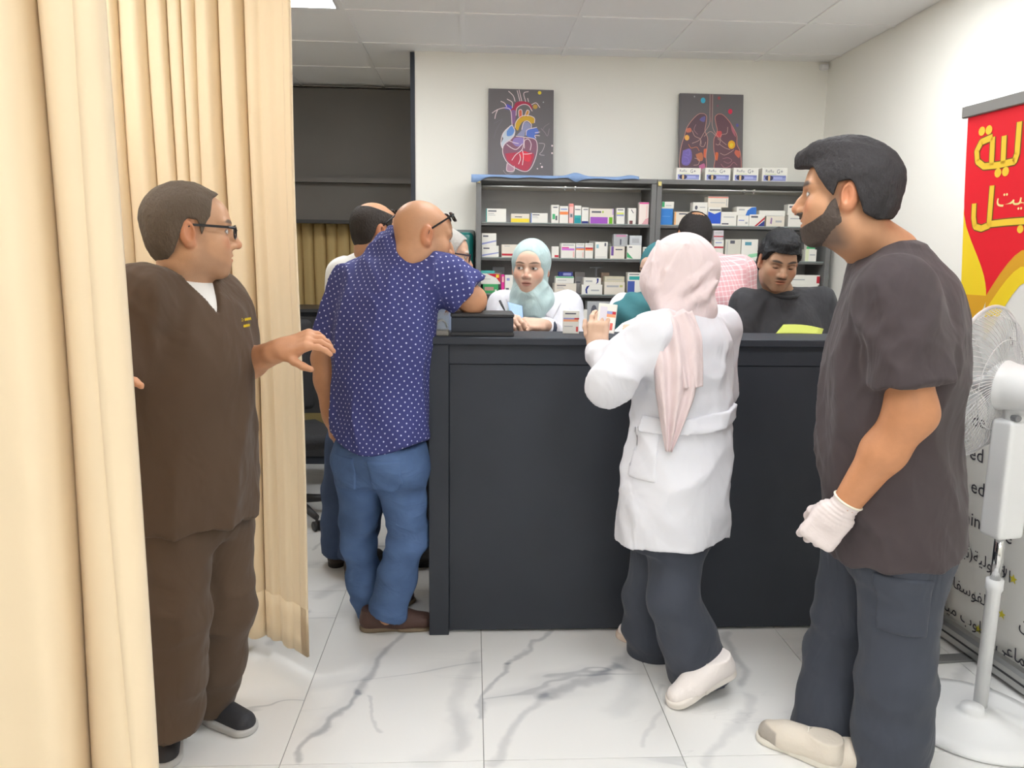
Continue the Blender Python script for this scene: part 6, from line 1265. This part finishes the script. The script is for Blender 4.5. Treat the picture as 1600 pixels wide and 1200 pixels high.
fill(mb, hp((545, 600), (560, 540), (650, 515), (680, 570), (640, 590), (645, 630), (590, 625)), srgb(92, 120, 200), M, .0006)
fill(mb, hp((400, 470), (385, 340), (330, 310), (350, 290), (410, 310), (440, 250), (520, 235), (590, 260), (610, 320), (560, 280), (500, 270), (450, 310), (440, 400), (420, 480)), srgb(176, 60, 84), M, .0005)
fill(mb, hp((392, 470), (385, 350), (420, 330), (440, 360), (425, 470)), srgb(140, 104, 150), M, .0006)
fill(mb, hp((320, 320), (345, 270), (400, 300), (380, 330)), srgb(96, 96, 196), M, .0007); fill(mb, hp((350, 900), (410, 920), (420, 985), (350, 985)), srgb(180, 140, 156), M, .0003)
for L in ([(300, 745), (285, 690), (300, 600), (340, 540), (400, 490)], [(400, 490), (430, 560), (400, 630), (320, 700), (305, 790), (350, 890), (450, 960), (540, 988), (600, 950), (650, 830), (665, 720), (640, 640), (530, 620), (440, 610)], [(525, 620), (520, 700), (500, 760), (440, 810), (400, 870)],
          [(510, 760), (520, 830), (510, 920)], [(515, 800), (560, 800), (610, 790)], [(480, 800), (490, 850), (470, 910)], [(530, 740), (530, 660), (570, 640), (600, 690), (590, 760)], [(345, 700), (400, 740), (450, 750), (510, 690)], [(370, 660), (420, 680), (470, 690)],
          [(430, 520), (440, 460), (490, 400), (560, 385), (630, 410), (635, 465)], [(500, 540), (520, 465), (560, 445), (600, 480), (600, 520)], [(545, 600), (560, 540), (660, 510)], [(640, 570), (690, 560)], [(650, 630), (640, 600), (690, 600)],
          [(400, 490), (385, 340), (330, 310), (250, 330), (190, 370)], [(345, 300), (320, 260), (280, 240)], [(250, 330), (230, 380), (220, 430)], [(440, 390), (450, 310), (510, 270), (570, 280), (610, 340)], [(430, 240), (410, 180), (360, 130)], [(480, 235), (450, 120)], [(500, 235), (470, 115)], [(540, 240), (520, 150), (570, 130)], [(570, 240), (560, 200)], [(600, 270), (650, 250), (690, 300)], [(345, 215), (400, 250), (400, 310)],
          [(350, 905), (350, 985), (420, 985), (425, 930)], [(470, 400), (470, 335), (500, 330), (505, 395)], [(530, 395), (555, 330), (578, 345), (560, 395)]):
    stroke(mb, curve(hp(*L)), wd, W_, M, .0011)
for L, c in (([(700, 520), (740, 560), (770, 600), (790, 520)], srgb(150, 136, 144)), ([(680, 680), (740, 690), (720, 760), (690, 800), (740, 810)], srgb(190, 176, 180)), ([(300, 440), (240, 540), (210, 640)], srgb(120, 116, 124)), ([(310, 980), (350, 1020), (420, 1000)], srgb(160, 150, 154)), ([(210, 480), (260, 450), (300, 430)], srgb(120, 116, 124)), ([(720, 540), (740, 500), (790, 465)], srgb(140, 130, 134))):
    stroke(mb, curve(hp(*L)), wd * .8, c, M, .0004)
for x, y, r, c in ((685, 140, 20, YEL), (715, 935, 11, W_), (700, 900, 6, W_), (668, 955, 7, W_), (820, 705, 10, W_), (820, 785, 10, W_), (455, 1062, 14, W_), (725, 240, 8, GY), (640, 290, 26, srgb(200, 160, 80))):
    mb.add([tuple(M @ Vector((*hp((x + r * math.cos(t), y + r * math.sin(t)))[0], .0009))) for t in np.linspace(0, 6.28, 9)[:-1]], [tuple(range(8))], c)
mb.build('print', m_print, e)
p0 = at(1062, 200, 4.85); p1 = at(1162, 200, 4.85)
e, M, w, h = picture('lungs_picture', p0[0], p1[0], 'dark canvas picture of colourful glowing lungs')
hp = lambda *pts: [((x - 158) / 702 * w, (1075 - y) / 985 * h) for x, y in pts]; mb = MB()
LL = [(430, 310), (455, 340), (450, 420), (440, 500), (470, 580), (465, 680), (455, 780), (460, 880), (430, 960), (320, 950), (200, 960), (165, 880), (170, 760), (185, 660), (215, 560), (240, 470), (300, 380), (370, 315)]
RL = [(580, 310), (550, 345), (560, 420), (575, 500), (540, 590), (540, 700), (555, 800), (545, 900), (570, 970), (700, 950), (830, 960), (845, 860), (830, 720), (795, 640), (790, 540), (740, 440), (690, 370), (630, 315)]
fill(mb, hp(*LL), srgb(104, 84, 92), M, .0004); fill(mb, hp(*RL), srgb(112, 84, 92), M, .0004)
for P, c in (([(200, 720), (280, 700), (300, 800), (260, 880), (190, 860)], srgb(122, 106, 176)), ([(340, 760), (410, 740), (420, 820), (370, 830)], srgb(190, 120, 90)), ([(230, 480), (280, 470), (290, 510), (240, 520)], srgb(206, 120, 100)), ([(430, 700), (460, 700), (455, 790), (430, 780)], srgb(216, 110, 80)),
             ([(570, 500), (620, 500), (620, 560), (565, 560)], srgb(210, 90, 90)), ([(560, 730), (590, 740), (580, 820), (555, 800)], srgb(214, 110, 70)), ([(780, 700), (830, 720), (820, 790), (770, 740)], srgb(206, 110, 90)), ([(720, 420), (760, 480), (780, 560), (740, 500)], srgb(180, 106, 120)), ([(380, 880), (440, 860), (440, 940), (390, 940)], srgb(196, 110, 150)), ([(400, 350), (440, 340), (430, 400), (380, 380)], srgb(112, 104, 160))): fill(mb, hp(*P), c, M, .0006)
for x, y, r, c in ((243, 578, 26, srgb(236, 176, 90)), (735, 645, 40, srgb(240, 176, 50)), (735, 650, 22, YEL), (415, 165, 26, srgb(80, 190, 220)), (715, 280, 24, srgb(226, 60, 90)), (590, 135, 16, srgb(170, 90, 90)), (795, 430, 16, srgb(100, 96, 160)), (320, 125, 8, GY), (575, 220, 10, srgb(150, 90, 110))):
    mb.add([tuple(M @ Vector((*hp((x + r * math.cos(t), y + r * 1.2 * math.sin(t)))[0], .0009))) for t in np.linspace(0, 6.28, 13)[:-1]], [tuple(range(12))], c)
LN = srgb(196, 160, 152)
stroke(mb, curve(hp(*(LL + [LL[0]]))), .0035, srgb(206, 150, 140), M, .0010); stroke(mb, curve(hp(*(RL + [RL[0]]))), .0035, srgb(212, 140, 130), M, .0010)
for L, c in (([(490, 95), (490, 300), (488, 420), (430, 520), (380, 600), (300, 640)], LN), ([(520, 95), (520, 300), (520, 440), (560, 530), (620, 600), (680, 650)], LN), ([(430, 560), (500, 505), (560, 550)], LN), ([(505, 100), (505, 400)], srgb(150, 100, 100)), ([(300, 500), (330, 560), (390, 590), (400, 650)], LN), ([(260, 650), (290, 690), (350, 680), (380, 720)], srgb(214, 130, 90)),
             ([(210, 860), (270, 850), (250, 800), (210, 790)], srgb(140, 124, 200)), ([(230, 730), (270, 710), (270, 770), (230, 760)], srgb(140, 124, 200)), ([(320, 880), (370, 870), (380, 820), (330, 800)], LN), ([(610, 740), (660, 760), (720, 730), (760, 700)], LN), ([(620, 860), (660, 900), (720, 880), (760, 840), (800, 870)], srgb(180, 120, 130)), ([(640, 800), (700, 790), (740, 820), (700, 850), (650, 830)], srgb(170, 120, 130)),
             ([(610, 600), (620, 540), (680, 520), (690, 450)], LN), ([(600, 640), (660, 680), (720, 700)], LN), ([(340, 430), (320, 490), (360, 540)], srgb(170, 130, 140)), ([(395, 600), (390, 660), (430, 670), (450, 620)], LN), ([(560, 640), (590, 650), (610, 610), (580, 580)], LN)):
    stroke(mb, curve(hp(*L)), .0030, c, M, .0011)
mb.build('print', m_print, e)

# ------------------------------------------------------------------ things on the counter and in hands
a = at(880, 519, 3.02); b = at(905, 519, 3.02); zt = at(890, 485, 3.02)[2]
carton((a[0], 3.02, 1.1882), (b[0], 3.05, zt), WH, T(R(0, .62, .7, .68, LIL), R(.7, .62, 1, .68, RED), R(0, .52, .95, .62, srgb(240, 170, 130)), R(.1, .84, .8, .9, TX), R(.82, .08, .95, .30, srgb(225, 90, 90)), R(.05, .3, .6, .33, GY)), 'upright white medicine box with orange stripe standing on the counter', 'boxes at the counter', rot=-0.08)
M = Matrix.Translation(Vector(at(944, 497, 2.60)))
def held(label, c, fwd, up, w, h, d, prints, base=WH):
    F = frame(fwd, up); o = carton((-w / 2, -d / 2, 0), (w / 2, d / 2, h), base, prints, label, 'boxes at the counter'); x, y, z = F[:, 0], F[:, 1], F[:, 2]
    o.matrix_world = Matrix(((-x[0], -y[0], z[0], c[0]), (-x[1], -y[1], z[1], c[1]), (-x[2], -y[2], z[2], c[2]), (0, 0, 0, 1))); return o
held('white medicine box held up by the woman in pink headscarf', at(945, 520, 2.585), (-0.25, -0.95, 0.12), (0.10, 0.05, 1), 0.062, 0.098, 0.022, T(R(.5, .55, 1, .66, srgb(240, 160, 120)), R(.5, .66, .8, .76, LIL), R(.8, .66, 1, .76, RED), R(.1, .3, .5, .9, srgb(220, 214, 224)), R(.75, .1, .9, .35, srgb(225, 110, 100))))
held('small white box in the hand of the woman in mint headscarf', at(803, 517, 3.235), (-0.2, -0.95, 0.1), (0.0, 0.1, 1), 0.05, 0.062, 0.022, T(R(.2, .3, .8, .4, GY),))
def sheet(name, label, pts, c, th=0.0012, cat='paper', bend=0.0):
    P = [np.asarray(p, float) for p in pts]; n = 8; vs = []; fs = []
    for i in range(n):
        for j in range(n):
            u, v = i / (n - 1), j / (n - 1); p = P[0] * (1 - u) * (1 - v) + P[1] * u * (1 - v) + P[2] * u * v + P[3] * (1 - u) * v; p = p + V(0, 0, bend * math.sin(u * 3.1) * (0.3 + v)); vs.append(p)
    for i in range(n - 1):
        for j in range(n - 1): fs.append((i * n + j, (i + 1) * n + j, (i + 1) * n + j + 1, i * n + j + 1))
    o = MB().add(vs, fs).build(name, mat(name + '_paper', c, 0.7), None, True, origin=P[0]); o.modifiers.new('t', 'SOLIDIFY').thickness = th; tag(o, label, cat); return o
sheet('yellow_paper', 'yellow green sheet on the counter before the young man in black', [at(1212, 521, 3.10), at(1284, 522, 3.10), at(1287, 514, 3.16), at(1224, 507, 3.16)], srgb(172, 180, 80), bend=0.006)
sheet('prescription', 'white printed sheet held by the woman in teal headscarf', [at(958, 518, 3.16), at(992, 520, 3.16), at(1000, 493, 3.22), at(972, 505, 3.22)], srgb(230, 228, 226))
sheet('blue_card', 'pale blue card in front of the woman in mint headscarf', [at(799, 497, 3.36), at(818, 503, 3.36), at(816, 478, 3.42), at(793, 472, 3.42)], srgb(150, 180, 222), cat='card')
pn = MB().tube([at(790, 488, 3.24), at(785, 478, 3.26), at(781, 470, 3.28)], [0.002, 0.005, 0.005], 8).build('pen', m_black, None, True); tag(pn, 'black pen in the writing hand behind the counter', 'pen')
# embroidery on the brown scrub top
mb = MB(); n1 = nrm(fw1 * 0.92 - rt1 * 0.4); c = nb1 + fw1 * 0.157 - rt1 * 0.092; c[2] = at(350, 505, 2.2)[2]
for _ in range(30):
    d = float(tor1.f(c[None])[0]); c = c - n1 * (d - 0.0075)
rx = nrm(np.cross((0, 0, 1), n1)); ux = np.cross(n1, rx); M = Matrix(((rx[0], ux[0], n1[0], c[0]), (rx[1], ux[1], n1[1], c[1]), (rx[2], ux[2], n1[2], c[2]), (0, 0, 0, 1)))
text_mb(mb, 'Dr.', M @ Matrix.Translation((-0.034, 0.004, 0.003)), 0.014, srgb(226, 196, 40))
for y0, x0, x1 in ((0.008, -0.012, 0.034), (-0.010, -0.022, 0.022)): stroke(mb, [(x, y0 + 0.0035 * math.sin(x * 900)) for x in np.linspace(x0, x1, 40)], 0.0035, srgb(226, 196, 40), M, 0.003)
mb.build('embroidery', m_print, e1)

# ------------------------------------------------------------------ pedestal fan
bs = atz(1531, 1102, 0.03); fx, fy = bs[0], bs[1]; e = tag(empty('pedestal_fan', (fx, fy, 0)), 'white pedestal fan with wire cage beside the banner', 'fan')
MB().lathe([(0.232, 0.0), (0.24, 0.006), (0.238, 0.016), (0.19, 0.026), (0.05, 0.030), (0.036, 0.040), (0.034, 0.055)], 56, M=Matrix.Translation((fx - 0.055, fy - 0.04, 0))).build('base', m_white, e, True)
zz = lambda py: at(1550, py, fy)[2]
MB().tube([(fx, fy, 0.03), (fx, fy, zz(925)), (fx, fy, zz(920)), (fx, fy, zz(905))], [0.021, 0.021, 0.0255, 0.0255], 20).build('pole', m_white, e, True)
MB().tube([(fx, fy, zz(905) - 0.005), (fx, fy, zz(830))], 0.0155, 20).build('inner_tube', m_chrome, e, True)
surf('control_box', BX(V(fx, fy, (zz(838) + zz(655)) / 2), V(0.050, 0.040, (zz(655) - zz(838)) / 2), frame((-0.2, 1, 0)), 0.012), 0.006, m_white, e)
fd = nrm(V(-0.52, 0.85, 0.06)); hc = V(fx + 0.005, fy - 0.03, zz(606)); F = frame(fd)
surf('neck', U(0.02, RC(V(fx, fy, zz(660)), V(fx, fy, zz(632)), 0.030, 0.028), RC(V(fx, fy, zz(640)), hc - V(0, 0, 0.05), 0.03, 0.035)), 0.005, m_white, e)
MB().lathe([(0.010, -0.012), (0.010, 0.012)], 14, M=Matrix.Translation((fx - 0.02, fy - 0.032, zz(650))) @ Matrix.Rotation(math.pi / 2, 4, 'X')).build('pivot_screw', mat('screw_grey', (0.25, 0.25, 0.26), 0.4), e)
surf('motor_housing', U(0.02, RC(hc - fd * 0.11, hc + fd * 0.05, 0.064, 0.074), EL(hc + fd * 0.07, V(0.078, 0.02, 0.078), F)), 0.006, m_white, e)
for k in range(3): bx('vent_slot', (hc[0] + 0.06 + 0.0, hc[1] - 0.082 + 0.0, hc[2] - 0.03 + 0.015 * k), (hc[0] + 0.085, hc[1] - 0.072, hc[2] - 0.026 + 0.015 * k), m_black, e)
cc = hc + fd * 0.13; RR = 0.24; m_wire = mat('cage_wire', srgb(206, 204, 204), 0.35, 0.5)
MB().tube([cc + RR * (math.cos(t) * F[:, 0] + math.sin(t) * F[:, 2]) for t in np.linspace(0, 6.283, 65)[:-1]], 0.006, 8, closed=True).build('cage_rim', m_wire, e, True)
for nm, sg in (('rear_grille', -1), ('front_grille', 1)):
    mb = MB()
    for k in range(72):
        t0 = 2 * math.pi * k / 72; pts = []
        for q in np.linspace(0.18, 1, 7):
            t = t0 + 0.5 * (1 - q) * sg; rr_ = RR * q; dp = sg * 0.065 * math.sqrt(max(0, 1 - q ** 2.6)); pts.append(cc + rr_ * (math.cos(t) * F[:, 0] + math.sin(t) * F[:, 2]) + fd * dp)
        mb.tube(pts, 0.0013, 4, cap=False)
    for q in (0.18, 0.6):
        mb.tube([cc + RR * q * (math.cos(t) * F[:, 0] + math.sin(t) * F[:, 2]) + fd * sg * 0.065 * math.sqrt(1 - q ** 2.6) for t in np.linspace(0, 6.283, 49)[:-1]], 0.0018, 5, closed=True)
    g = mb.build(nm, m_wire, e); g['kind'] = 'stuff'
for k in range(5):
    t0 = 2 * math.pi * k / 5 + 0.3; vs = []
    for q in np.linspace(0.2, 0.88, 8):
        for u in np.linspace(-0.5, 0.5, 5):
            t = t0 + u * (0.75 + 0.2 * q); vs.append(cc + RR * q * (math.cos(t) * F[:, 0] + math.sin(t) * F[:, 2]) + fd * (0.05 * u))
    o = MB().add(vs, [(i * 5 + j, i * 5 + j + 1, (i + 1) * 5 + j + 1, (i + 1) * 5 + j) for i in range(7) for j in range(4)]).build('blade', mat('blade_white', (0.75, 0.76, 0.76), 0.3, trans=0.0, alpha=0.45), e, True); o.modifiers.new('t', 'SOLIDIFY').thickness = 0.002
MB().lathe([(0.03, -0.02), (0.034, 0.0), (0.028, 0.02)], 20, M=Matrix.Translation(Vector(cc)) @ Matrix(((F[0, 0], F[0, 2], fd[0], 0), (F[1, 0], F[1, 2], fd[1], 0), (F[2, 0], F[2, 2], fd[2], 0), (0, 0, 0, 1)))).build('hub', m_white, e)
MB().tube(curve([V(fx + 0.045, fy, zz(790)), V(fx + 0.10, fy - 0.02, zz(800)), V(fx + 0.13, fy - 0.02, zz(860)), V(fx + 0.15, fy, zz(1000)), V(fx + 0.24, fy + 0.02, 0.02)]), 0.004, 6).build('power_cable', m_white, e, True)

# ------------------------------------------------------------------ roll-up banner along the right wall
A = atz(1457, 985, 0.0); A = V(A[0] + 0.02, A[1], 0); B = V(1.975, 1.98, 0); bd = nrm(B - A); bn = nrm(np.cross(bd, (0, 0, 1))); bn = bn if bn[0] < 0 else -bn
wB = float(np.linalg.norm(B - A)); bu = nrm(V(0, 0, 1) + bn * 0.055); bm = nrm(np.cross(bd, bu)); bm = bm if bm[0] < 0 else -bm
def bp(px, py):                          # photo point -> banner coordinates (along, up)
    d = _ray(px, py); p = CAM + d * (((A - CAM) @ bm) / (d @ bm)); return ((p - A) @ bd, (p - A) @ bu)
zT = bp(1508, 176)[1]
e = tag(empty('rollup_banner', A), 'red, yellow and white roll-up banner with Arabic lettering by the right wall', 'banner')
MBn = Matrix(((bd[0], bu[0], bm[0], A[0]), (bd[1], bu[1], bm[1], A[1]), (bd[2], bu[2], bm[2], A[2]), (0, 0, 0, 1))); MB0 = Matrix(((bd[0], 0, bn[0], A[0]), (bd[1], 0, bn[1], A[1]), (bd[2], 1, bn[2], A[2]), (0, 0, 0, 1)))
nsh = 24; vs = []; fs = []
edge = lambda v: 0.012 + 0.020 * math.sin((v / zT) * math.pi) ** 2
for i in range(nsh):
    for j in range(12):
        v = 0.075 + (zT - 0.02 - 0.075) * i / (nsh - 1); u0 = edge(v); vs.append(tuple(MBn @ Vector((u0 + (wB - 2 * u0) * j / 11, v, 0))))
fs = [(i * 12 + j, i * 12 + j + 1, (i + 1) * 12 + j + 1, (i + 1) * 12 + j) for i in range(nsh - 1) for j in range(11)]
MB().add(vs, fs).build('sheet', mat('banner_white', srgb(226, 224, 218), 0.5, 0.3), e, True).modifiers.new('t', 'SOLIDIFY').thickness = 0.0008
MB().box((-0.01, zT - 0.022, -0.012), (wB + 0.01, zT + 0.022, 0.012), M=MBn, bev=0.004).build('top_rail', m_steel, e)
MB().box((-0.02, 0.010, -0.055), (wB + 0.02, 0.085, 0.045), M=MB0, bev=0.012).build('base_cassette', m_steel, e)
MB().box((-0.022, 0.045, 0.0455), (wB + 0.022, 0.052, 0.047), M=MB0).build('cassette_groove', m_black, e)
for u in (0.22, wB - 0.18):
    MB().box((u - 0.028, 0.0, 0.0), (u + 0.028, 0.008, 0.20), M=MB0, bev=0.003).build('foot', mat('foot_grey', srgb(140, 140, 140), 0.4, metal=0.5), e)
MB().tube([MBn @ Vector((wB / 2, 0.03, -0.035)), MBn @ Vector((wB / 2, zT, -0.015))], 0.008, 8).build('support_pole', m_steel, e)
mb = MB(); RD = srgb(226, 30, 44); YL = srgb(238, 206, 40); YD = srgb(216, 160, 40)
def strip(pl, pr, c, lift):              # band between two boundary polylines given by (u, v)
    vs = [tuple(MBn @ Vector((u, v, lift))) for u, v in pl] + [tuple(MBn @ Vector((u, v, lift))) for u, v in pr]; n = len(pl); mb.add(vs, [(i, i + 1, n + i + 1, n + i) for i in range(n - 1)], c)
z_red = bp(1503, 325)[1]; tipu, tipv = bp(1541, 462); vv = np.linspace(zT - 0.02, tipv, 14)
lft = lambda v: edge(v) + (0 if v > z_red else (tipu - edge(v)) * smooth(z_red, tipv, v))
rgt = lambda v: wB - edge(v)
ylo = bp(1600, 408)[1]
def redlow(u): return tipv + (ylo + 0.05 - tipv) * math.sin(min(1, max(0, (u - tipu) / 0.20)) * math.pi / 2) if u > tipu else tipv
us = np.linspace(tipu, wB - 0.015, 24)
strip([(lft(v), v) for v in vv[vv >= tipv + 0.16]] + [(lft(tipv + 0.16), tipv + 0.16)], [(rgt(v), v) for v in vv[vv >= tipv + 0.16]] + [(rgt(tipv + 0.16), tipv + 0.16)], RD, 0.0008)
strip([(u, min(redlow(u), tipv + 0.16)) for u in us], [(u, max(tipv + 0.16, min(redlow(u), tipv + 0.16))) for u in us], RD, 0.0009)
l2 = np.linspace(z_red, tipv, 12)
l4 = np.linspace(tipv + 0.16, tipv, 8); strip([(lft(v), v) for v in l4], [(tipu, v) for v in l4], RD, 0.0008)
strip([(edge(v), v) for v in l2], [(lft(v), v) for v in l2], YL, 0.0008)
l3 = np.linspace(tipv, tipv - 0.20, 12)
strip([(edge(v), v) for v in l3], [(edge(v) + (tipu - edge(v)) * (1 - smooth(tipv, tipv - 0.22, v)) + 0.004, v) for v in l3], YD, 0.0010)
strip([(u, min(redlow(u), tipv + 0.16) - 0.14 + 0.10 * smooth(tipu, tipu + 0.3, u) - 0.03) for u in us], [(u, min(redlow(u), tipv + 0.16)) for u in us], YL, 0.0012)
strip([(u, min(redlow(u), tipv + 0.16) - 0.055) for u in us], [(u, min(redlow(u), tipv + 0.16)) for u in us], YD, 0.0013)
GLD = srgb(238, 196, 60); DK = srgb(120, 90, 40)
def word(paths, wpx):
    for P in paths:
        Q = np.array([bp(*p) for p in P]); Q = np.array([q for i in range(len(Q) - 1) for q in np.linspace(Q[i], Q[i + 1], 6)])
        stroke(mb, Q, wpx * 1.35, DK, MBn, .0016); stroke(mb, Q, wpx, GLD, MBn, .0022)
def dot(px, py, r, c=GLD):
    u, v = bp(px, py); mb.add([tuple(MBn @ Vector((u + r * math.cos(t), v + r * math.sin(t), .0022))) for t in np.linspace(0, 6.28, 13)[:-1]], [tuple(range(12))], c)
word([[(1552, 214), (1534, 222), (1527, 236), (1528, 252), (1538, 260), (1560, 258), (1586, 252), (1590, 240), (1594, 190)], [(1552, 214), (1550, 258)], [(1570, 212), (1568, 256)]], 0.022)
for p in ((1535, 205), (1546, 203), (1560, 270), (1572, 268)): dot(*p, 0.016)
word([[(1551, 290), (1546, 352), (1534, 357), (1524, 354), (1522, 340), (1523, 318)], [(1548, 350), (1575, 347), (1604, 345)]], 0.022); dot(1595, 358, 0.014)
def ar(s, px, py, size, c, align='LEFT', k=1.0):
    u, v = bp(px, py); text_mb(mb, s, MBn @ Matrix.Translation((u, v, .0022)), size, c, align=align, sx=k)
ar('\ufe96\ufef4\ufe92\ufedf\ufe8d', 1557, 323, 0.085, srgb(240, 224, 150))
INK = srgb(60, 58, 66)
for s, px, py, sz in (('ed Services', 1515, 716, .075), ('edical', 1517, 768, .075), ('c', 1588, 738, .075), ('ministry', 1500, 812, .075), ('dex', 1519, 664, .07), ('e', 1570, 846, .075)): ar(s, px, py, sz, INK)
ar('\u0629\u064a\u0644\u0645', 1510, 533, .10, srgb(120, 110, 108))
for s, px, py, sz in (('\ufee6\ufe97\ufeee\ufef4\ufee7)\ufe94\ufef4\ufedf\ufeed\ufeaa\ufedf\ufe8d', 1478, 853, .062), ('\ufead\ufef7\ufe8d', 1556, 898, .062), ('\ufe95\ufe8e\ufed4\ufeb3\ufeee\ufed4\ufedf\ufe8d \ufe94', 1472, 906, .064), ('\ufeaa\ufef4\ufee3 \ufe8f\ufeee\ufee0\ufecf', 1470, 948, .066), ('\ufef2\ufecb\ufe8e\ufee4\ufe98\ufe9f\ufef9\ufe8d', 1556, 1012, .068), ('\ufee6', 1592, 980, .07)): ar(s, px, py, sz, INK)
for px, py in ((1584, 905), (1566, 960), (1529, 983)):
    u, v = bp(px, py); mb.add([tuple(MBn @ Vector((u + (0.019 if k % 2 == 0 else 0.008) * math.sin(k * math.pi / 5), v + (0.019 if k % 2 == 0 else 0.008) * math.cos(k * math.pi / 5), .0022))) for k in range(10)], [tuple(range(10))], srgb(214, 200, 60))
mb.build('print', m_print, e)
